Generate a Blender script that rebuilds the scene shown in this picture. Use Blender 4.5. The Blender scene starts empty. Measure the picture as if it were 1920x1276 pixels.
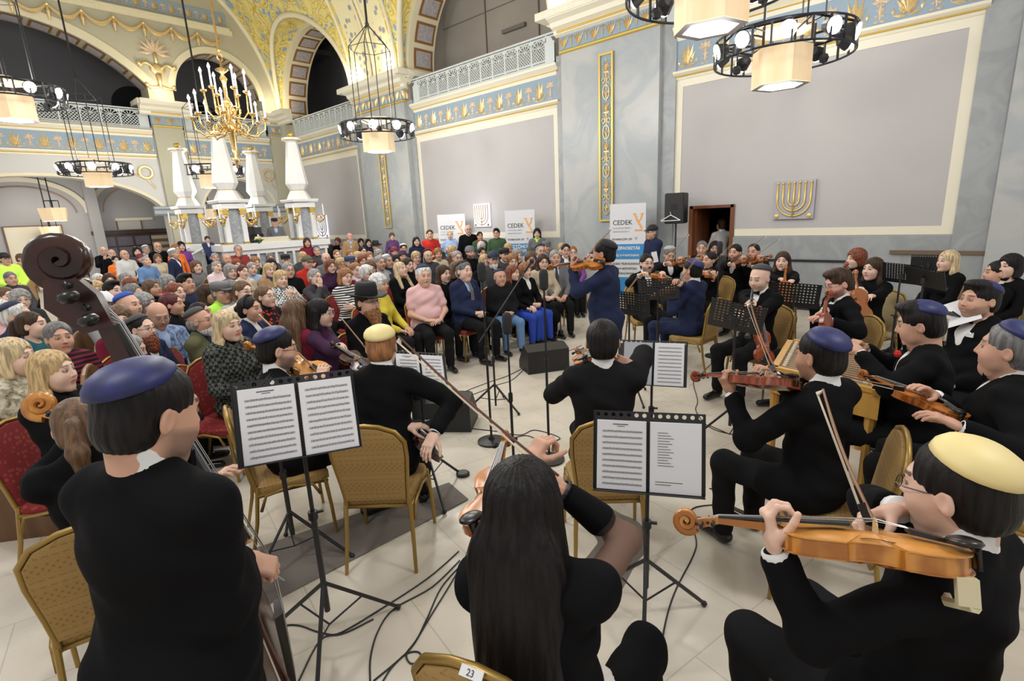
import bpy, math, random
import numpy as np
from math import pi, sin, cos, radians as R
from mathutils import Matrix, Vector
random.seed(7); rng = np.random.default_rng(7)
SC = bpy.context.scene; COL = SC.collection
A = np.array
# ------------------------------------------------------------------ camera frame (photo 1920 x 1276)
F = 974.0; CH = 2.05
def nrm(v):
    v = np.asarray(v, float); return v/np.linalg.norm(v)
_roll = math.atan(.047); _pit = math.atan(235*cos(_roll)/F)
_up = -nrm([sin(_roll)*cos(_pit), -cos(_roll)*cos(_pit), -sin(_pit)])
_xv = -1080.; _yv = (_up[2]*F-_up[0]*_xv)/_up[1]
_Y = nrm([_xv, _yv, -F]); _X = nrm(np.cross(_Y, _up)); MW = np.array([_X, _Y, _up]); CAM = A([0, 0, CH])
def ray(px, py): return MW@A([px-960., 638.-py, -F])
def onz(px, py, z): r = ray(px, py); return CAM+r*((z-CH)/r[2])
def onx(px, py, x): r = ray(px, py); return CAM+r*(x/r[0])
def ony(px, py, y): r = ray(px, py); return CAM+r*(y/r[1])
def atd(px, py, d): return CAM+ray(px, py)*(d/F)
def depth(p): return -(MW.T@(A(p, float)-CAM))[2]
def onr(px, py, r): q = ray(px, py); return CAM+q*(r/math.hypot(q[0], q[1]))
cam = bpy.data.cameras.new('camera'); cam.sensor_width = 36; cam.lens = F/1920*36; cam.clip_start = .05; cam.clip_end = 120
co = bpy.data.objects.new('camera', cam); COL.objects.link(co); SC.camera = co
m4 = np.eye(4); m4[:3, :3] = MW; m4[:3, 3] = CAM; co.matrix_world = Matrix(m4.tolist())
# ------------------------------------------------------------------ materials
_M = {}
def mat(name, col=(.8, .8, .8), rough=.6, metal=0., kind=None, col2=None, sc=8., bump=0., emit=None, es=1., spec=.5, alpha=1., paint=False, trans=0.):
    if name in _M: return _M[name]
    m = bpy.data.materials.new(name); m.use_nodes = True; nt = m.node_tree; b = nt.nodes['Principled BSDF']
    b.inputs['Base Color'].default_value = (*col, 1); b.inputs['Roughness'].default_value = rough; b.inputs['Metallic'].default_value = metal
    b.inputs['Specular IOR Level'].default_value = spec
    if alpha < 1: b.inputs['Alpha'].default_value = alpha
    if trans: b.inputs['Transmission Weight'].default_value = trans
    if emit is not None:
        b.inputs['Emission Color'].default_value = (*emit, 1); b.inputs['Emission Strength'].default_value = es
    N = nt.nodes.new; L = nt.links.new
    def coord(w='Object'):
        return N('ShaderNodeTexCoord').outputs[w]
    def noise(s, det=3, src=None, dist=0.):
        n = N('ShaderNodeTexNoise'); n.inputs['Scale'].default_value = s; n.inputs['Detail'].default_value = det; n.inputs['Distortion'].default_value = dist
        L(src or coord(), n.inputs['Vector']); return n.outputs['Fac']
    def ramp(src, stops):
        r = N('ShaderNodeValToRGB'); e = r.color_ramp.elements
        while len(e) < len(stops): e.new(.5)
        for i, (p, c) in enumerate(stops): e[i].position = p; e[i].color = (*c, 1)
        L(src, r.inputs[0]); return r.outputs[0]
    def mapping(scale, rot=(0, 0, 0)):
        mp = N('ShaderNodeMapping'); mp.inputs['Scale'].default_value = scale; mp.inputs['Rotation'].default_value = rot; L(coord(), mp.inputs['Vector']); return mp.outputs[0]
    c2 = col2 or tuple(x*.6 for x in col); out = None; h = None
    if kind == 'mottle': f = noise(sc, 4, dist=.6); out = ramp(f, [(.3, col), (.7, c2)]); h = f
    elif kind == 'marble':
        f = noise(sc, 6, dist=1.4); out = ramp(f, [(.25, col), (.45, c2), (.6, col), (.8, tuple(.5*(a+b_) for a, b_ in zip(col, c2)))]); h = f
    elif kind == 'wood':
        f = noise(sc, 4, mapping((1, 1, .12)), 1.); out = ramp(f, [(.3, col), (.65, c2)]); h = f
    elif kind == 'flame':
        w = N('ShaderNodeTexWave'); w.inputs['Scale'].default_value = sc; w.inputs['Distortion'].default_value = 5; w.inputs['Detail'].default_value = 3; w.inputs['Detail Scale'].default_value = .6
        L(coord(), w.inputs['Vector']); out = ramp(w.outputs['Fac'], [(.15, col), (.85, c2)])
    elif kind == 'stripe':
        w = N('ShaderNodeTexWave'); w.bands_direction = 'Z'; w.inputs['Scale'].default_value = sc; L(coord(), w.inputs['Vector']); out = ramp(w.outputs['Fac'], [(.45, col), (.55, c2)])
    elif kind == 'vstripe':
        w = N('ShaderNodeTexWave'); w.bands_direction = 'X'; w.inputs['Scale'].default_value = sc; L(coord(), w.inputs['Vector']); out = ramp(w.outputs['Fac'], [(.45, col), (.55, c2)])
    elif kind == 'check':
        w = N('ShaderNodeTexChecker'); w.inputs['Scale'].default_value = sc; w.inputs['Color1'].default_value = (*col, 1); w.inputs['Color2'].default_value = (*c2, 1); L(coord(), w.inputs['Vector']); out = w.outputs['Color']
    elif kind == 'dots':
        w = N('ShaderNodeTexVoronoi'); w.inputs['Scale'].default_value = sc; w.inputs['Randomness'].default_value = .7; L(coord(), w.inputs['Vector']); out = ramp(w.outputs['Distance'], [(.32, c2), (.36, col)])
    elif kind == 'weave':
        w = N('ShaderNodeTexVoronoi'); w.distance = 'CHEBYCHEV'; w.inputs['Scale'].default_value = sc; w.inputs['Randomness'].default_value = 0.
        L(mapping((1, 1, 1), (0, pi/4, 0)), w.inputs['Vector']); out = ramp(w.outputs['Distance'], [(.2, c2), (.24, col), (.34, col), (.38, c2), (.42, col)])
    elif kind == 'floor':
        br = N('ShaderNodeTexBrick'); br.offset = .5; br.inputs['Scale'].default_value = 1.; br.inputs['Mortar Size'].default_value = .004; br.inputs['Brick Width'].default_value = .9; br.inputs['Row Height'].default_value = .6
        br.inputs['Color1'].default_value = (*col, 1); br.inputs['Color2'].default_value = (*tuple(x*.96 for x in col), 1); br.inputs['Mortar'].default_value = (*tuple(x*.75 for x in col), 1)
        L(mapping((1, 1, 1), (0, 0, R(12))), br.inputs['Vector'])
        f = noise(2.2, 5, dist=.8); rr = ramp(f, [(.35, (1, 1, 1)), (.7, tuple(b_/a for a, b_ in zip(col, c2)))])
        mx = N('ShaderNodeMix'); mx.data_type = 'RGBA'; mx.blend_type = 'MULTIPLY'; mx.inputs[0].default_value = 1.; L(br.outputs['Color'], mx.inputs[6]); L(rr, mx.inputs[7]); out = mx.outputs[2]
        r2 = ramp(noise(5, 3), [(.3, (rough*.7,)*3), (.7, (rough*1.4,)*3)]); L(r2, b.inputs['Roughness'])
    elif kind == 'vault':   # yellow ground with olive scrolls and blue leaves
        w = N('ShaderNodeTexNoise'); w.inputs['Scale'].default_value = sc; w.inputs['Detail'].default_value = .5; w.inputs['Distortion'].default_value = 2.5; L(coord(), w.inputs['Vector'])
        out = ramp(w.outputs['Fac'], [(.36, (.25, .35, .45)), (.39, col), (.44, col), (.46, c2), (.50, c2), (.52, col), (.57, col), (.59, c2), (.64, (.75, .6, .16)), (.68, col)])
    elif kind == 'floral':
        w = N('ShaderNodeTexVoronoi'); w.inputs['Scale'].default_value = sc; L(coord(), w.inputs['Vector']); out = ramp(w.outputs['Distance'], [(.2, c2), (.32, (.4, .38, .3)), (.36, col), (1., col)])
    if paint:
        at = N('ShaderNodeAttribute'); at.attribute_name = 'paint'; mx = N('ShaderNodeMix'); mx.data_type = 'RGBA'
        L(at.outputs['Alpha'], mx.inputs[0]); L(at.outputs['Color'], mx.inputs[7])
        if out is not None: L(out, mx.inputs[6])
        else: mx.inputs[6].default_value = (*col, 1)
        out = mx.outputs[2]
    if out is not None: L(out, b.inputs['Base Color'])
    if kind == 'hair':
        f = noise(sc, 3, mapping((1, 1, .12))); out = ramp(f, [(.35, tuple(x*.55 for x in col)), (.65, tuple(min(1, x*1.25) for x in col))]); L(out, b.inputs['Base Color']); h = f
    if bump:
        if h is None: h = noise(sc*4, 3)
        bp = N('ShaderNodeBump'); bp.inputs['Strength'].default_value = bump; bp.inputs['Distance'].default_value = .01; L(h, bp.inputs['Height']); L(bp.outputs[0], b.inputs['Normal'])
    _M[name] = m; return m
# ------------------------------------------------------------------ mesh builder
def rotz(a): c, s = cos(a), sin(a); return A([[c, -s, 0], [s, c, 0], [0, 0, 1.]])
def rotx(a): c, s = cos(a), sin(a); return A([[1., 0, 0], [0, c, -s], [0, s, c]])
def roty(a): c, s = cos(a), sin(a); return A([[c, 0, s], [0, 1., 0], [-s, 0, c]])
def basis(z, x=None):     # columns: x,y,z with z given
    z = nrm(z); x = A([1., 0, 0]) if x is None else A(x, float)
    if abs(np.dot(z, nrm(x))) > .98: x = A([0., 1, 0])
    y = nrm(np.cross(z, x)); x = np.cross(y, z); return np.column_stack([x, y, z])
class MB:
    def __init__(s): s.v = []; s.f = []; s.mi = []; s.n = 0; s.T = None
    def add(s, V, Fc, mi=0):
        V = np.asarray(V, float).reshape(-1, 3)
        if s.T is not None: V = V@s.T[0].T+s.T[1]
        s.v.append(V)
        for f in Fc: s.f.append(tuple(int(i)+s.n for i in f)); s.mi.append(mi)
        s.n += len(V); return s
    def at(s, rot=None, t=(0, 0, 0)): s.T = (np.eye(3) if rot is None else rot, A(t, float)); return s
    def box(s, x0, x1, y0, y1, z0, z1, mi=0):
        V = [(x, y, z) for z in (z0, z1) for y in (y0, y1) for x in (x0, x1)]
        return s.add(V, [(0, 2, 3, 1), (4, 5, 7, 6), (0, 1, 5, 4), (2, 6, 7, 3), (0, 4, 6, 2), (1, 3, 7, 5)], mi)
    def cb(s, c, h, rot=None, mi=0, bev=0.):   # centred box, half sizes, optional chamfer
        c = A(c, float); h = A(h, float); rot = np.eye(3) if rot is None else rot
        if bev <= 0:
            V = [(x, y, z) for z in (-1, 1) for y in (-1, 1) for x in (-1, 1)]; V = (A(V)*h)@rot.T+c
            return s.add(V, [(0, 2, 3, 1), (4, 5, 7, 6), (0, 1, 5, 4), (2, 6, 7, 3), (0, 4, 6, 2), (1, 3, 7, 5)], mi)
        rings = []
        for z, ins in ((-h[2], bev), (-h[2]+bev, 0), (h[2]-bev, 0), (h[2], bev)):
            a, b = h[0]-ins, h[1]-ins; q = bev
            rings.append([(a-q, -b, z), (a, -b+q, z), (a, b-q, z), (a-q, b, z), (-a+q, b, z), (-a, b-q, z), (-a, -b+q, z), (-a+q, -b, z)])
        return s.rings([A(r)@rot.T+c for r in rings], mi=mi)
    def rings(s, rs, closed=True, caps=True, mi=0):
        n = len(rs[0]); V = np.vstack([np.asarray(r, float) for r in rs]); Fc = []
        for i in range(len(rs)-1):
            for j in range(n if closed else n-1):
                k = (j+1) % n; Fc.append((i*n+j, i*n+k, (i+1)*n+k, (i+1)*n+j))
        if caps: Fc.append(tuple(range(n))[::-1]); Fc.append(tuple((len(rs)-1)*n+j for j in range(n)))
        return s.add(V, Fc, mi)
    def tube(s, pts, r, n=8, mi=0, flat=None, up=None):
        P = [A(p, float) for p in pts]; rr = r if hasattr(r, '__len__') else [r]*len(P); rs = []; px = up
        for i, p in enumerate(P):
            t = P[min(i+1, len(P)-1)]-P[max(i-1, 0)]; B = basis(t, px); px = B[:, 0]
            fx, fy = flat if flat else (1, 1)
            rs.append([p+rr[i]*(fx*cos(2*pi*k/n)*B[:, 0]+fy*sin(2*pi*k/n)*B[:, 1]) for k in range(n)])
        return s.rings(rs, mi=mi)
    def lathe(s, prof, n=16, c=(0, 0, 0), rot=None, mi=0, a0=0., caps=True):
        rot = np.eye(3) if rot is None else rot
        return s.rings([A([(r*cos(a0+2*pi*k/n), r*sin(a0+2*pi*k/n), z) for k in range(n)])@rot.T+A(c, float) for r, z in prof], mi=mi, caps=caps)
    def ball(s, c, r, n=10, mi=0, rot=None):
        r = A([r]*3 if not hasattr(r, '__len__') else r, float); m = max(4, n//2)
        rs = []
        for i in range(m+1):
            t = -pi/2+pi*i/m; q = max(cos(t), .02)
            V = A([(q*cos(2*pi*k/n), q*sin(2*pi*k/n), sin(t)) for k in range(n)])*r
            rs.append((V if rot is None else V@rot.T)+A(c, float))
        return s.rings(rs, mi=mi)
    def prism(s, poly, thick, c=(0, 0, 0), rot=None, mi=0):   # poly in local xy, extruded +-thick/2 in z
        rot = np.eye(3) if rot is None else rot
        a = [A([(x, y, z) for x, y in poly])@rot.T+A(c, float) for z in (-thick/2, thick/2)]
        return s.rings(a, mi=mi)
    def sweep(s, prof, path, ups, mi=0, caps=True):   # prof: (u,w) with u along side vector, w along up
        rs = []
        for (p, sd, u) in zip(path, *zip(*ups)): rs.append([A(p, float)+a*A(sd, float)+b*A(u, float) for a, b in prof])
        return s.rings(rs, mi=mi, caps=caps)
    def build(s, name, mats, parent=None, smooth=False, auto=None):
        me = bpy.data.meshes.new(name); V = np.vstack(s.v) if s.v else np.zeros((0, 3))
        me.from_pydata(V.tolist(), [], s.f)
        mats = mats if isinstance(mats, (list, tuple)) else [mats]
        for m in mats: me.materials.append(m)
        if len(mats) > 1: me.polygons.foreach_set('material_index', A(s.mi, dtype=np.int32))
        if smooth: me.polygons.foreach_set('use_smooth', np.ones(len(me.polygons), bool))
        if auto: 
            me.polygons.foreach_set('use_smooth', np.ones(len(me.polygons), bool)); me.set_sharp_from_angle(angle=R(auto))
        me.update(); o = bpy.data.objects.new(name, me); COL.objects.link(o)
        if parent is not None: o.parent = parent
        return o
def tag(o, label=None, cat=None, group=None, kind=None):
    if label: o['label'] = label
    if cat: o['category'] = cat
    if group: o['group'] = group
    if kind: o['kind'] = kind
    return o
def thing(name, label, cat, loc=(0, 0, 0), rz=0., group=None, rot=None):
    o = bpy.data.objects.new(name, None); COL.objects.link(o); o.empty_display_size = .1
    if rot is not None: o.matrix_world = Matrix.Translation(Vector(loc)) @ Matrix(np.asarray(rot).tolist()).to_4x4()
    else: o.location = loc; o.rotation_euler = (0, 0, rz)
    return tag(o, label, cat, group)
def struct(o): o['kind'] = 'structure'; return o
_kids = {}
def copy_tree(o, parent=None, kids=None):
    c = o.copy(); COL.objects.link(c)
    if parent is not None: c.parent = parent
    for ch in [x for x in (kids if kids is not None else list(o.children))]: copy_tree(ch, c)
    return c
def place(o, loc, rz=0., rot=None, label=None, group=None):
    if rot is not None: o.matrix_world = Matrix.Translation(Vector([float(x) for x in loc])) @ Matrix(np.asarray(rot).tolist()).to_4x4()
    else: o.location = [float(x) for x in loc]; o.rotation_euler = (0, 0, rz)
    return tag(o, label, None, group)
def text(name, body, size, m, loc, rot, parent=None, align='LEFT', ext=.002, sx=1., bold=0.):
    cu = bpy.data.curves.new(name, 'FONT'); cu.body = body; cu.size = size; cu.extrude = ext; cu.align_x = align; cu.space_line = .85
    cu.materials.append(m); cu.resolution_u = 4; cu.offset = bold; tmp = bpy.data.objects.new(name, cu); COL.objects.link(tmp); bpy.context.view_layer.update()
    me = bpy.data.meshes.new_from_object(tmp.evaluated_get(bpy.context.evaluated_depsgraph_get())); bpy.data.objects.remove(tmp); o = bpy.data.objects.new(name, me); COL.objects.link(o)
    if parent is not None: o.parent = parent
    o.matrix_local = Matrix.Translation(Vector([float(x) for x in loc])) @ Matrix(np.asarray(rot).tolist()).to_4x4() @ Matrix.Diagonal((sx, 1, 1, 1))
    return o
# ------------------------------------------------------------------ the hall
CREAM = mat('cream_paint', (.72, .66, .46), .6, bump=.05)
LCREAM = mat('light_cream_paint', (.80, .75, .60), .55)
LILAC = mat('lilac_grey_paint', (.50, .48, .47), .7, kind='mottle', col2=(.46, .44, .44), sc=.7)
GREYW = mat('grey_wall_paint', (.42, .42, .43), .7)
GREEN = mat('sage_paint', (.42, .40, .29), .7, kind='mottle', col2=(.45, .43, .33), sc=.6)
PGREY = mat('pale_grey_paint', (.56, .55, .52), .65)
MARB = mat('blue_grey_marble', (.47, .475, .455), .35, kind='marble', col2=(.37, .40, .42), sc=.8)
MARBS = mat('side_marble', (.36, .375, .38), .4, kind='marble', col2=(.30, .315, .325), sc=1.6)
BLUE = mat('frieze_blue', (.27, .36, .44), .7)
GOLD = mat('gilding', (.72, .50, .18), .38, .65, kind='mottle', col2=(.80, .66, .42), sc=30, bump=.3)
GOLDL = mat('gold_leaf_line', (.70, .50, .12), .4, .5)
PINKG = mat('pale_gilding', (.74, .62, .45), .5, .2, kind='mottle', col2=(.62, .42, .25), sc=25)
WHITE = mat('white_lacquer', (.80, .80, .79), .35)
GRILL = mat('grille_paint', (.60, .64, .63), .5)
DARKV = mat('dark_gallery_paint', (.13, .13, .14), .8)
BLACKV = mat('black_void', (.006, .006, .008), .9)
BEIGE = mat('beige_board', (.34, .31, .27), .7, kind='mottle', col2=(.30, .27, .23), sc=.8)
VAULT = mat('painted_vault', (.72, .62, .24), .7, kind='vault', col2=(.50, .36, .06), sc=1.5)
FLORAL = mat('floral_band', (.74, .68, .42), .7, kind='floral', col2=(.28, .27, .36), sc=4.)
COFF = mat('coffer_brown', (.26, .12, .035), .6)
COFI = mat('coffer_field', (.50, .46, .44), .6, kind='mottle', col2=(.30, .28, .32), sc=14)
FLOORM = mat('cream_stone_floor', (.68, .62, .52), .34, kind='floor', col2=(.61, .545, .44), spec=.35)
BROWN = mat('dark_brown_wood', (.045, .018, .010), .4, kind='wood', col2=(.02, .008, .006), sc=6)
SX = 11.17; EY = 23.0
struct(MB().box(-6, SX+3, -4, EY+5, -.1, 0).build('floor', FLOORM))
# side wall, the marble dado below, cornices
def side_box(m, x0, y0, y1, z0, z1, mi=0): m.box(x0, SX+.35, y0, y1, z0, z1, mi)
DY0, DY1, DZ = 4.06, 4.98, 2.0
w = MB()
side_box(w, SX, -3.5, DY0, 0, 5.6); side_box(w, SX, DY1, EY, 0, 5.6); side_box(w, SX, DY0, DY1, DZ, 5.6)
struct(w.build('wall_side', LILAC))
w = MB()
for a, b in ((-3.5, .55), (5.37, 8.49), (14.25, 17.72)): side_box(w, SX-.06, a, b, 0, 5.75)
struct(w.build('wall_side_marble', MARBS))
w = MB()
for a, b in ((-3.2, .12), (5.69, 8.26), (14.55, 17.35)): side_box(w, SX-.17, a, b, 0, 5.78)
struct(w.build('wall_side_pilaster', MARB))
w = MB()
for a, b in ((.55, DY0-.02), (DY1+.02, 5.37), (8.49, 14.25), (17.72, EY)): side_box(w, SX-.03, a, b, 0, 1.40)
w.box(SX-.05, SX+.3, -3, .2, .0, 1.15)
struct(w.build('trim_dado', MARBS))
# cream frames round the panels
w = MB()
def frame(m, x, y0, y1, z0, z1, t, d=.012, mi=0):
    m.box(x-d, x, y0, y0+t, z0, z1, mi).box(x-d, x, y1-t, y1, z0, z1, mi).box(x-d, x, y0+t, y1-t, z0, z0+t, mi).box(x-d, x, y0+t, y1-t, z1-t, z1, mi)
BAYS = ((.55, 5.37), (8.49, 14.25), (17.72, 22.9))
for a, b in BAYS[1:]: frame(w, SX, a, b, 1.42, 4.62, .16)
a, b = BAYS[0]; w.box(SX-.012, SX, a, a+.16, 1.42, 4.62).box(SX-.012, SX, b-.14, b, 2.1, 4.62).box(SX-.012, SX, a+.16, DY0-.04, 1.42, 1.56).box(SX-.012, SX, a+.16, b-.14, 4.48, 4.62)
struct(w.build('trim_panel_frames', LCREAM))
# moulding profile swept along straight runs
def mould(m, p0, p1, out, prof, mi=0):      # prof list of (outward, z); closed behind
    p0 = A(p0, float); p1 = A(p1, float); o = A(out, float)
    pr = [(0, prof[0][1])]+list(prof)+[(0, prof[-1][1])]
    m.rings([[p+o*a+A([0, 0, z]) for a, z in pr] for p in (p0, p1)], mi=mi)
LOWC = [(.03, 4.62), (.05, 4.66), (.05, 4.70), (.10, 4.74), (.11, 4.78), (.03, 4.80)]
LOWG = [(.055, 4.665), (.065, 4.68), (.055, 4.70)]
TOPC = [(.03, 5.36), (.06, 5.42), (.06, 5.47), (.12, 5.52), (.16, 5.55), (.16, 5.60), (.02, 5.63)]
TOPG = [(.065, 5.43), (.075, 5.445), (.065, 5.46)]
CAPC = [(.02, 6.10), (.10, 6.14), (.12, 6.22), (.22, 6.27), (.26, 6.36), (.40, 6.42), (.44, 6.52), (.44, 6.58), (0, 6.60)]
CAPG = [(.125, 6.16), (.14, 6.185), (.125, 6.21)]; CAPG2 = [(.265, 6.37), (.28, 6.39), (.265, 6.41)]
CAPL = [(.0, 5.72), (.05, 5.74), (.05, 5.78), (0, 5.80)]
cr = MB(); gl = MB()
def run(prof, p0, p1, out, g=False): mould(gl if g else cr, p0, p1, out, prof)
for a, b in BAYS:
    for pr, g in ((LOWC, 0), (LOWG, 1), (TOPC, 0), (TOPG, 1)): run(pr, (SX, a-.05, 0), (SX, b+.05, 0), (-1, 0, 0), g)
PIL = ((-3.2, .12), (5.69, 8.26), (14.55, 17.35))
for a, b in PIL[1:]:
    for pr, g in ((CAPC, 0), (CAPG, 1), (CAPG2, 1), (CAPL, 1)):
        x = SX-.17
        run(pr, (x, a-(pr[3][0] if pr is CAPC else .0)-.02, 0), (x, b+.02+(.0 if pr is not CAPC else .1), 0), (-1, 0, 0), g)
        run(pr, (x+.2, a, 0), (x-.0, a, 0), (0, -1, 0), g); run(pr, (x, b, 0), (x+.25, b, 0), (0, 1, 0), g)
    cr.box(SX-.6, SX+.6, a-.42, b+.42, 6.44, 6.60)
# blue bands behind the reliefs
bl = MB()
for a, b in BAYS: bl.box(SX-.03, SX+.1, a, b, 4.78, 5.38)
for a, b in PIL[1:]: bl.box(SX-.19, SX+.05, a-.02, b+.02, 5.80, 6.12)
for yc in (6.98, 16.0): bl.box(SX-.19, SX-.1, yc-.17, yc+.17, 1.84, 5.44)
# end wall
def arch_wall(m, x0, x1, z0, z1, xc, zc, rx, rz, y0, y1, n=32, mi=0, zb=None):
    """wall slab between x0..x1, z0..z1 with an elliptical-arched opening reaching down to zb"""
    zb = z0 if zb is None else zb
    th = [pi*i/n for i in range(n+1)]
    for a, b in zip(th[:-1], th[1:]):
        xa, xb = xc+rx*cos(a), xc+rx*cos(b); za, zb_ = zc+rz*sin(a), zc+rz*sin(b)
        V = [(xa, y, za) for y in (y0, y1)]+[(xb, y, zb_) for y in (y0, y1)]+[(xa, y, z1) for y in (y0, y1)]+[(xb, y, z1) for y in (y0, y1)]
        m.add(V, [(0, 2, 6, 4), (1, 5, 7, 3), (0, 1, 3, 2)], mi)
    for xa, xb in ((x0, xc-rx), (xc+rx, x1)):
        if xb > xa: m.box(xa, xb, y0, y1, z0, z1, mi)
    if zc > zb and z0 < zb: m.box(xc-rx, xc+rx, y0, y1, z0, zb, mi)
w = MB()
arch_wall(w, -1.5, 6.15, 0, 5.7, 2.6, 2.55, 3.45, 1.42, EY, EY+.5)
arch_wall(w, 6.75, 10.3, 0, 5.7, 8.75, 2.55, 1.45, 1.42, EY, EY+.5)
struct(w.build('wall_end', PGREY))
w = MB(); w.box(6.1, 7.05, EY-.15, EY+.5, 0, 5.8).box(10.3, SX, EY-.15, EY+.5, 0, 5.8).box(10.75, SX, EY-.5, EY, 0, 5.8)
struct(w.build('wall_end_pilaster', GREEN))
w = MB()
def seg_arch_wall(m, x0, x1, z0, z1, xc, zc, r, y0, y1, n=28):
    xs = np.linspace(x0, x1, n+1); zz = [max(z0, zc+math.sqrt(max(r*r-(x-xc)**2, 0))) for x in xs]
    for i in range(n):
        V = [(xs[i], y, zz[i]) for y in (y0, y1)]+[(xs[i+1], y, zz[i+1]) for y in (y0, y1)]+[(xs[i], y, z1) for y in (y0, y1)]+[(xs[i+1], y, z1) for y in (y0, y1)]
        m.add(V, [(0, 2, 6, 4), (1, 5, 7, 3), (0, 1, 3, 2)])
    return list(zip(xs, zz))
seg_arch_wall(w, -1.5, 6.2, 6.55, 12, 2.6, 3.9, 4.83, EY, EY+.9, 40)
w.box(6.2, 7.0, EY, EY+.9, 6.55, 12)
seg_arch_wall(w, 7.0, 10.2, 6.55, 12, 8.6, 7.05, 1.5, EY, EY+.9, 24)
w.box(10.2, SX+.4, EY, EY+.9, 6.55, 12)
struct(w.build('wall_end_upper', mat('upper_sage_paint', (.47, .44, .32), .7)))
# cream arch bands
def band(m, pts, ow, th, y, mi=0):   # pts: list of (x,z) along the arch, outward width ow, projecting th toward the hall
    P = [A(p, float) for p in pts]; rs = []
    for i, p in enumerate(P):
        t = nrm(P[min(i+1, len(P)-1)]-P[max(i-1, 0)]); n_ = A([-t[1], t[0]])
        q = p+n_*ow
        rs.append([(p[0], y, p[1]), (p[0], y-th, p[1]), (q[0], y-th, q[1]), (q[0], y, q[1])])
    m.rings(rs, mi=mi)
def arc(xc, zc, rx, rz, a0, a1, n=40): return [(xc+rx*cos(a), zc+rz*sin(a)) for a in np.linspace(R(a0), R(a1), n)]
w = MB()
band(w, arc(2.6, 3.9, 4.83, 4.83, 38, 142), -.28, .03, EY)
band(w, arc(8.6, 7.05, 1.5, 1.5, 0, 180), -.22, .03, EY)
band(w, arc(2.6, 2.55, 3.45, 1.42, 0, 180), -.10, .02, EY); band(w, arc(8.75, 2.55, 1.45, 1.42, 0, 180), -.10, .02, EY)
w.box(-1.5, 9.4, EY-.10, EY, 9.30, 9.46)
w.box(-1.5, 9.3, EY-.16, EY, 9.44, 9.52)
struct(w.build('trim_arch_bands', CREAM))
for p0, p1 in (((-1.5, EY, 0), (6.05, EY, 0)), ((7.1, EY, 0), (10.25, EY, 0))):
    for pr, g in ((LOWC, 0), (LOWG, 1), (TOPC, 0), (TOPG, 1)): run(pr, p0, p1, (0, -1, 0), g)
    bl.box(p0[0], p1[0], EY-.03, EY+.1, 4.80, 5.38)
for a, b in ((6.1, 7.05), (10.3, 11.1)):
    for pr, g in ((CAPC, 0), (CAPG, 1), (CAPG2, 1), (CAPL, 1)): run(pr, (a-.35*(pr is CAPC), EY-.15, 0), (b+.35*(pr is CAPC), EY-.15, 0), (0, -1, 0), g)
    cr.box(a-.4, b+.4, EY-.4, EY+.5, 6.44, 6.6); bl.box(a-.02, b+.02, EY-.17, EY, 5.80, 6.12)
for p0, p1 in (((SX-.45, EY-1.4, 0), (SX-.45, EY, 0)),): run(CAPC, p0, p1, (-1, 0, 0))
w = MB(); w.box(SX-.45, SX+.2, EY-.62, EY-.1, 0, 6.12)
struct(w.build('wall_corner_pilaster', GREEN))
bl.box(-1.5, 9.25, EY-.03, EY, 9.62, 10.05)
struct(bl.build('trim_blue_bands', BLUE))
# impost ledges of the lower arches
m_ = MB()
for a, b in ((5.6, 7.3), (9.9, 10.7)): mould(m_, (a, EY-.16, 0), (b, EY-.16, 0), (0, -1, 0), [(.02, 2.62), (.10, 2.68), (.10, 2.80), (.18, 2.86), (.18, 2.93), (0, 2.96)])
struct(m_.build('trim_impost', mat('slate_trim', (.30, .32, .35), .5)))
# relief ornaments: palmettes along the friezes
def leaf(m, c, ang, ln, wd, ax, nz, th=.018, mi=0):
    """flat raised almond leaf; ax=(right,up) vectors, nz=out"""
    r, u = ax; d = cos(ang)*u+sin(ang)*r; s_ = cos(ang)*r-sin(ang)*u; c = A(c, float)
    P = [c, c+d*ln*.45+s_*wd, c+d*ln, c+d*ln*.45-s_*wd, c+d*ln*.5+nz*th]
    m.add(P, [(0, 1, 4), (1, 2, 4), (2, 3, 4), (3, 0, 4)], mi)
def palmette(m, c, h, ax, nz, mi=0, n=7, w=.5):
    n = 9; H, W_ = h*.86, h*.60
    for i in range(n):
        a = (i-(n-1)/2)/((n-1)/2)*1.28; ln = H*cos(a)/(cos(a)**2+(H/W_)**2*sin(a)**2*.9); leaf(m, A(c)+ax[1]*h*.10, a, ln, h*(.085-.015*abs(a)), ax, nz, .03, mi=mi)
    for s_ in (-1, 1):
        leaf(m, c, s_*1.35, h*.42, h*.06, ax, nz, mi=mi); leaf(m, A(c)+ax[0]*s_*h*.35+ax[1]*h*.1, s_*.2, h*.22, h*.06, ax, nz, mi=mi)
def urn(m, c, h, ax, nz, mi=0):
    for i, a in enumerate((-1.5, -.8, 0, .8, 1.5)): leaf(m, A(c)+ax[1]*h*.6, a, h*.32, h*.07, ax, nz, mi=mi)
    for k, z in enumerate((.0, .18, .36, .5)):
        leaf(m, A(c)+ax[1]*h*z, 1.57, h*(.2-.02*k), h*.05, ax, nz, mi=mi); leaf(m, A(c)+ax[1]*h*z, -1.57, h*(.2-.02*k), h*.05, ax, nz, mi=mi)
    leaf(m, A(c), 0, h*.7, h*.06, ax, nz, mi=mi)
Z3 = A([0, 0, 1.])
def frieze(name, p0, p1, nz, z0, h, step):
    p0 = A(p0, float); p1 = A(p1, float); L_ = np.linalg.norm(p1-p0); d = (p1-p0)/L_; n = max(2, int(round(L_/step))); m = MB(); nz = A(nz, float)
    for i in range(n):
        c = p0+d*(i+.5)*L_/n+Z3*z0
        if i % 2: urn(m, c, h*.92, (d, Z3), nz, 1)
        else: palmette(m, c, h, (d, Z3), nz, 0)
    return struct(m.build(name, [GOLD, PINKG], auto=20))
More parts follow.
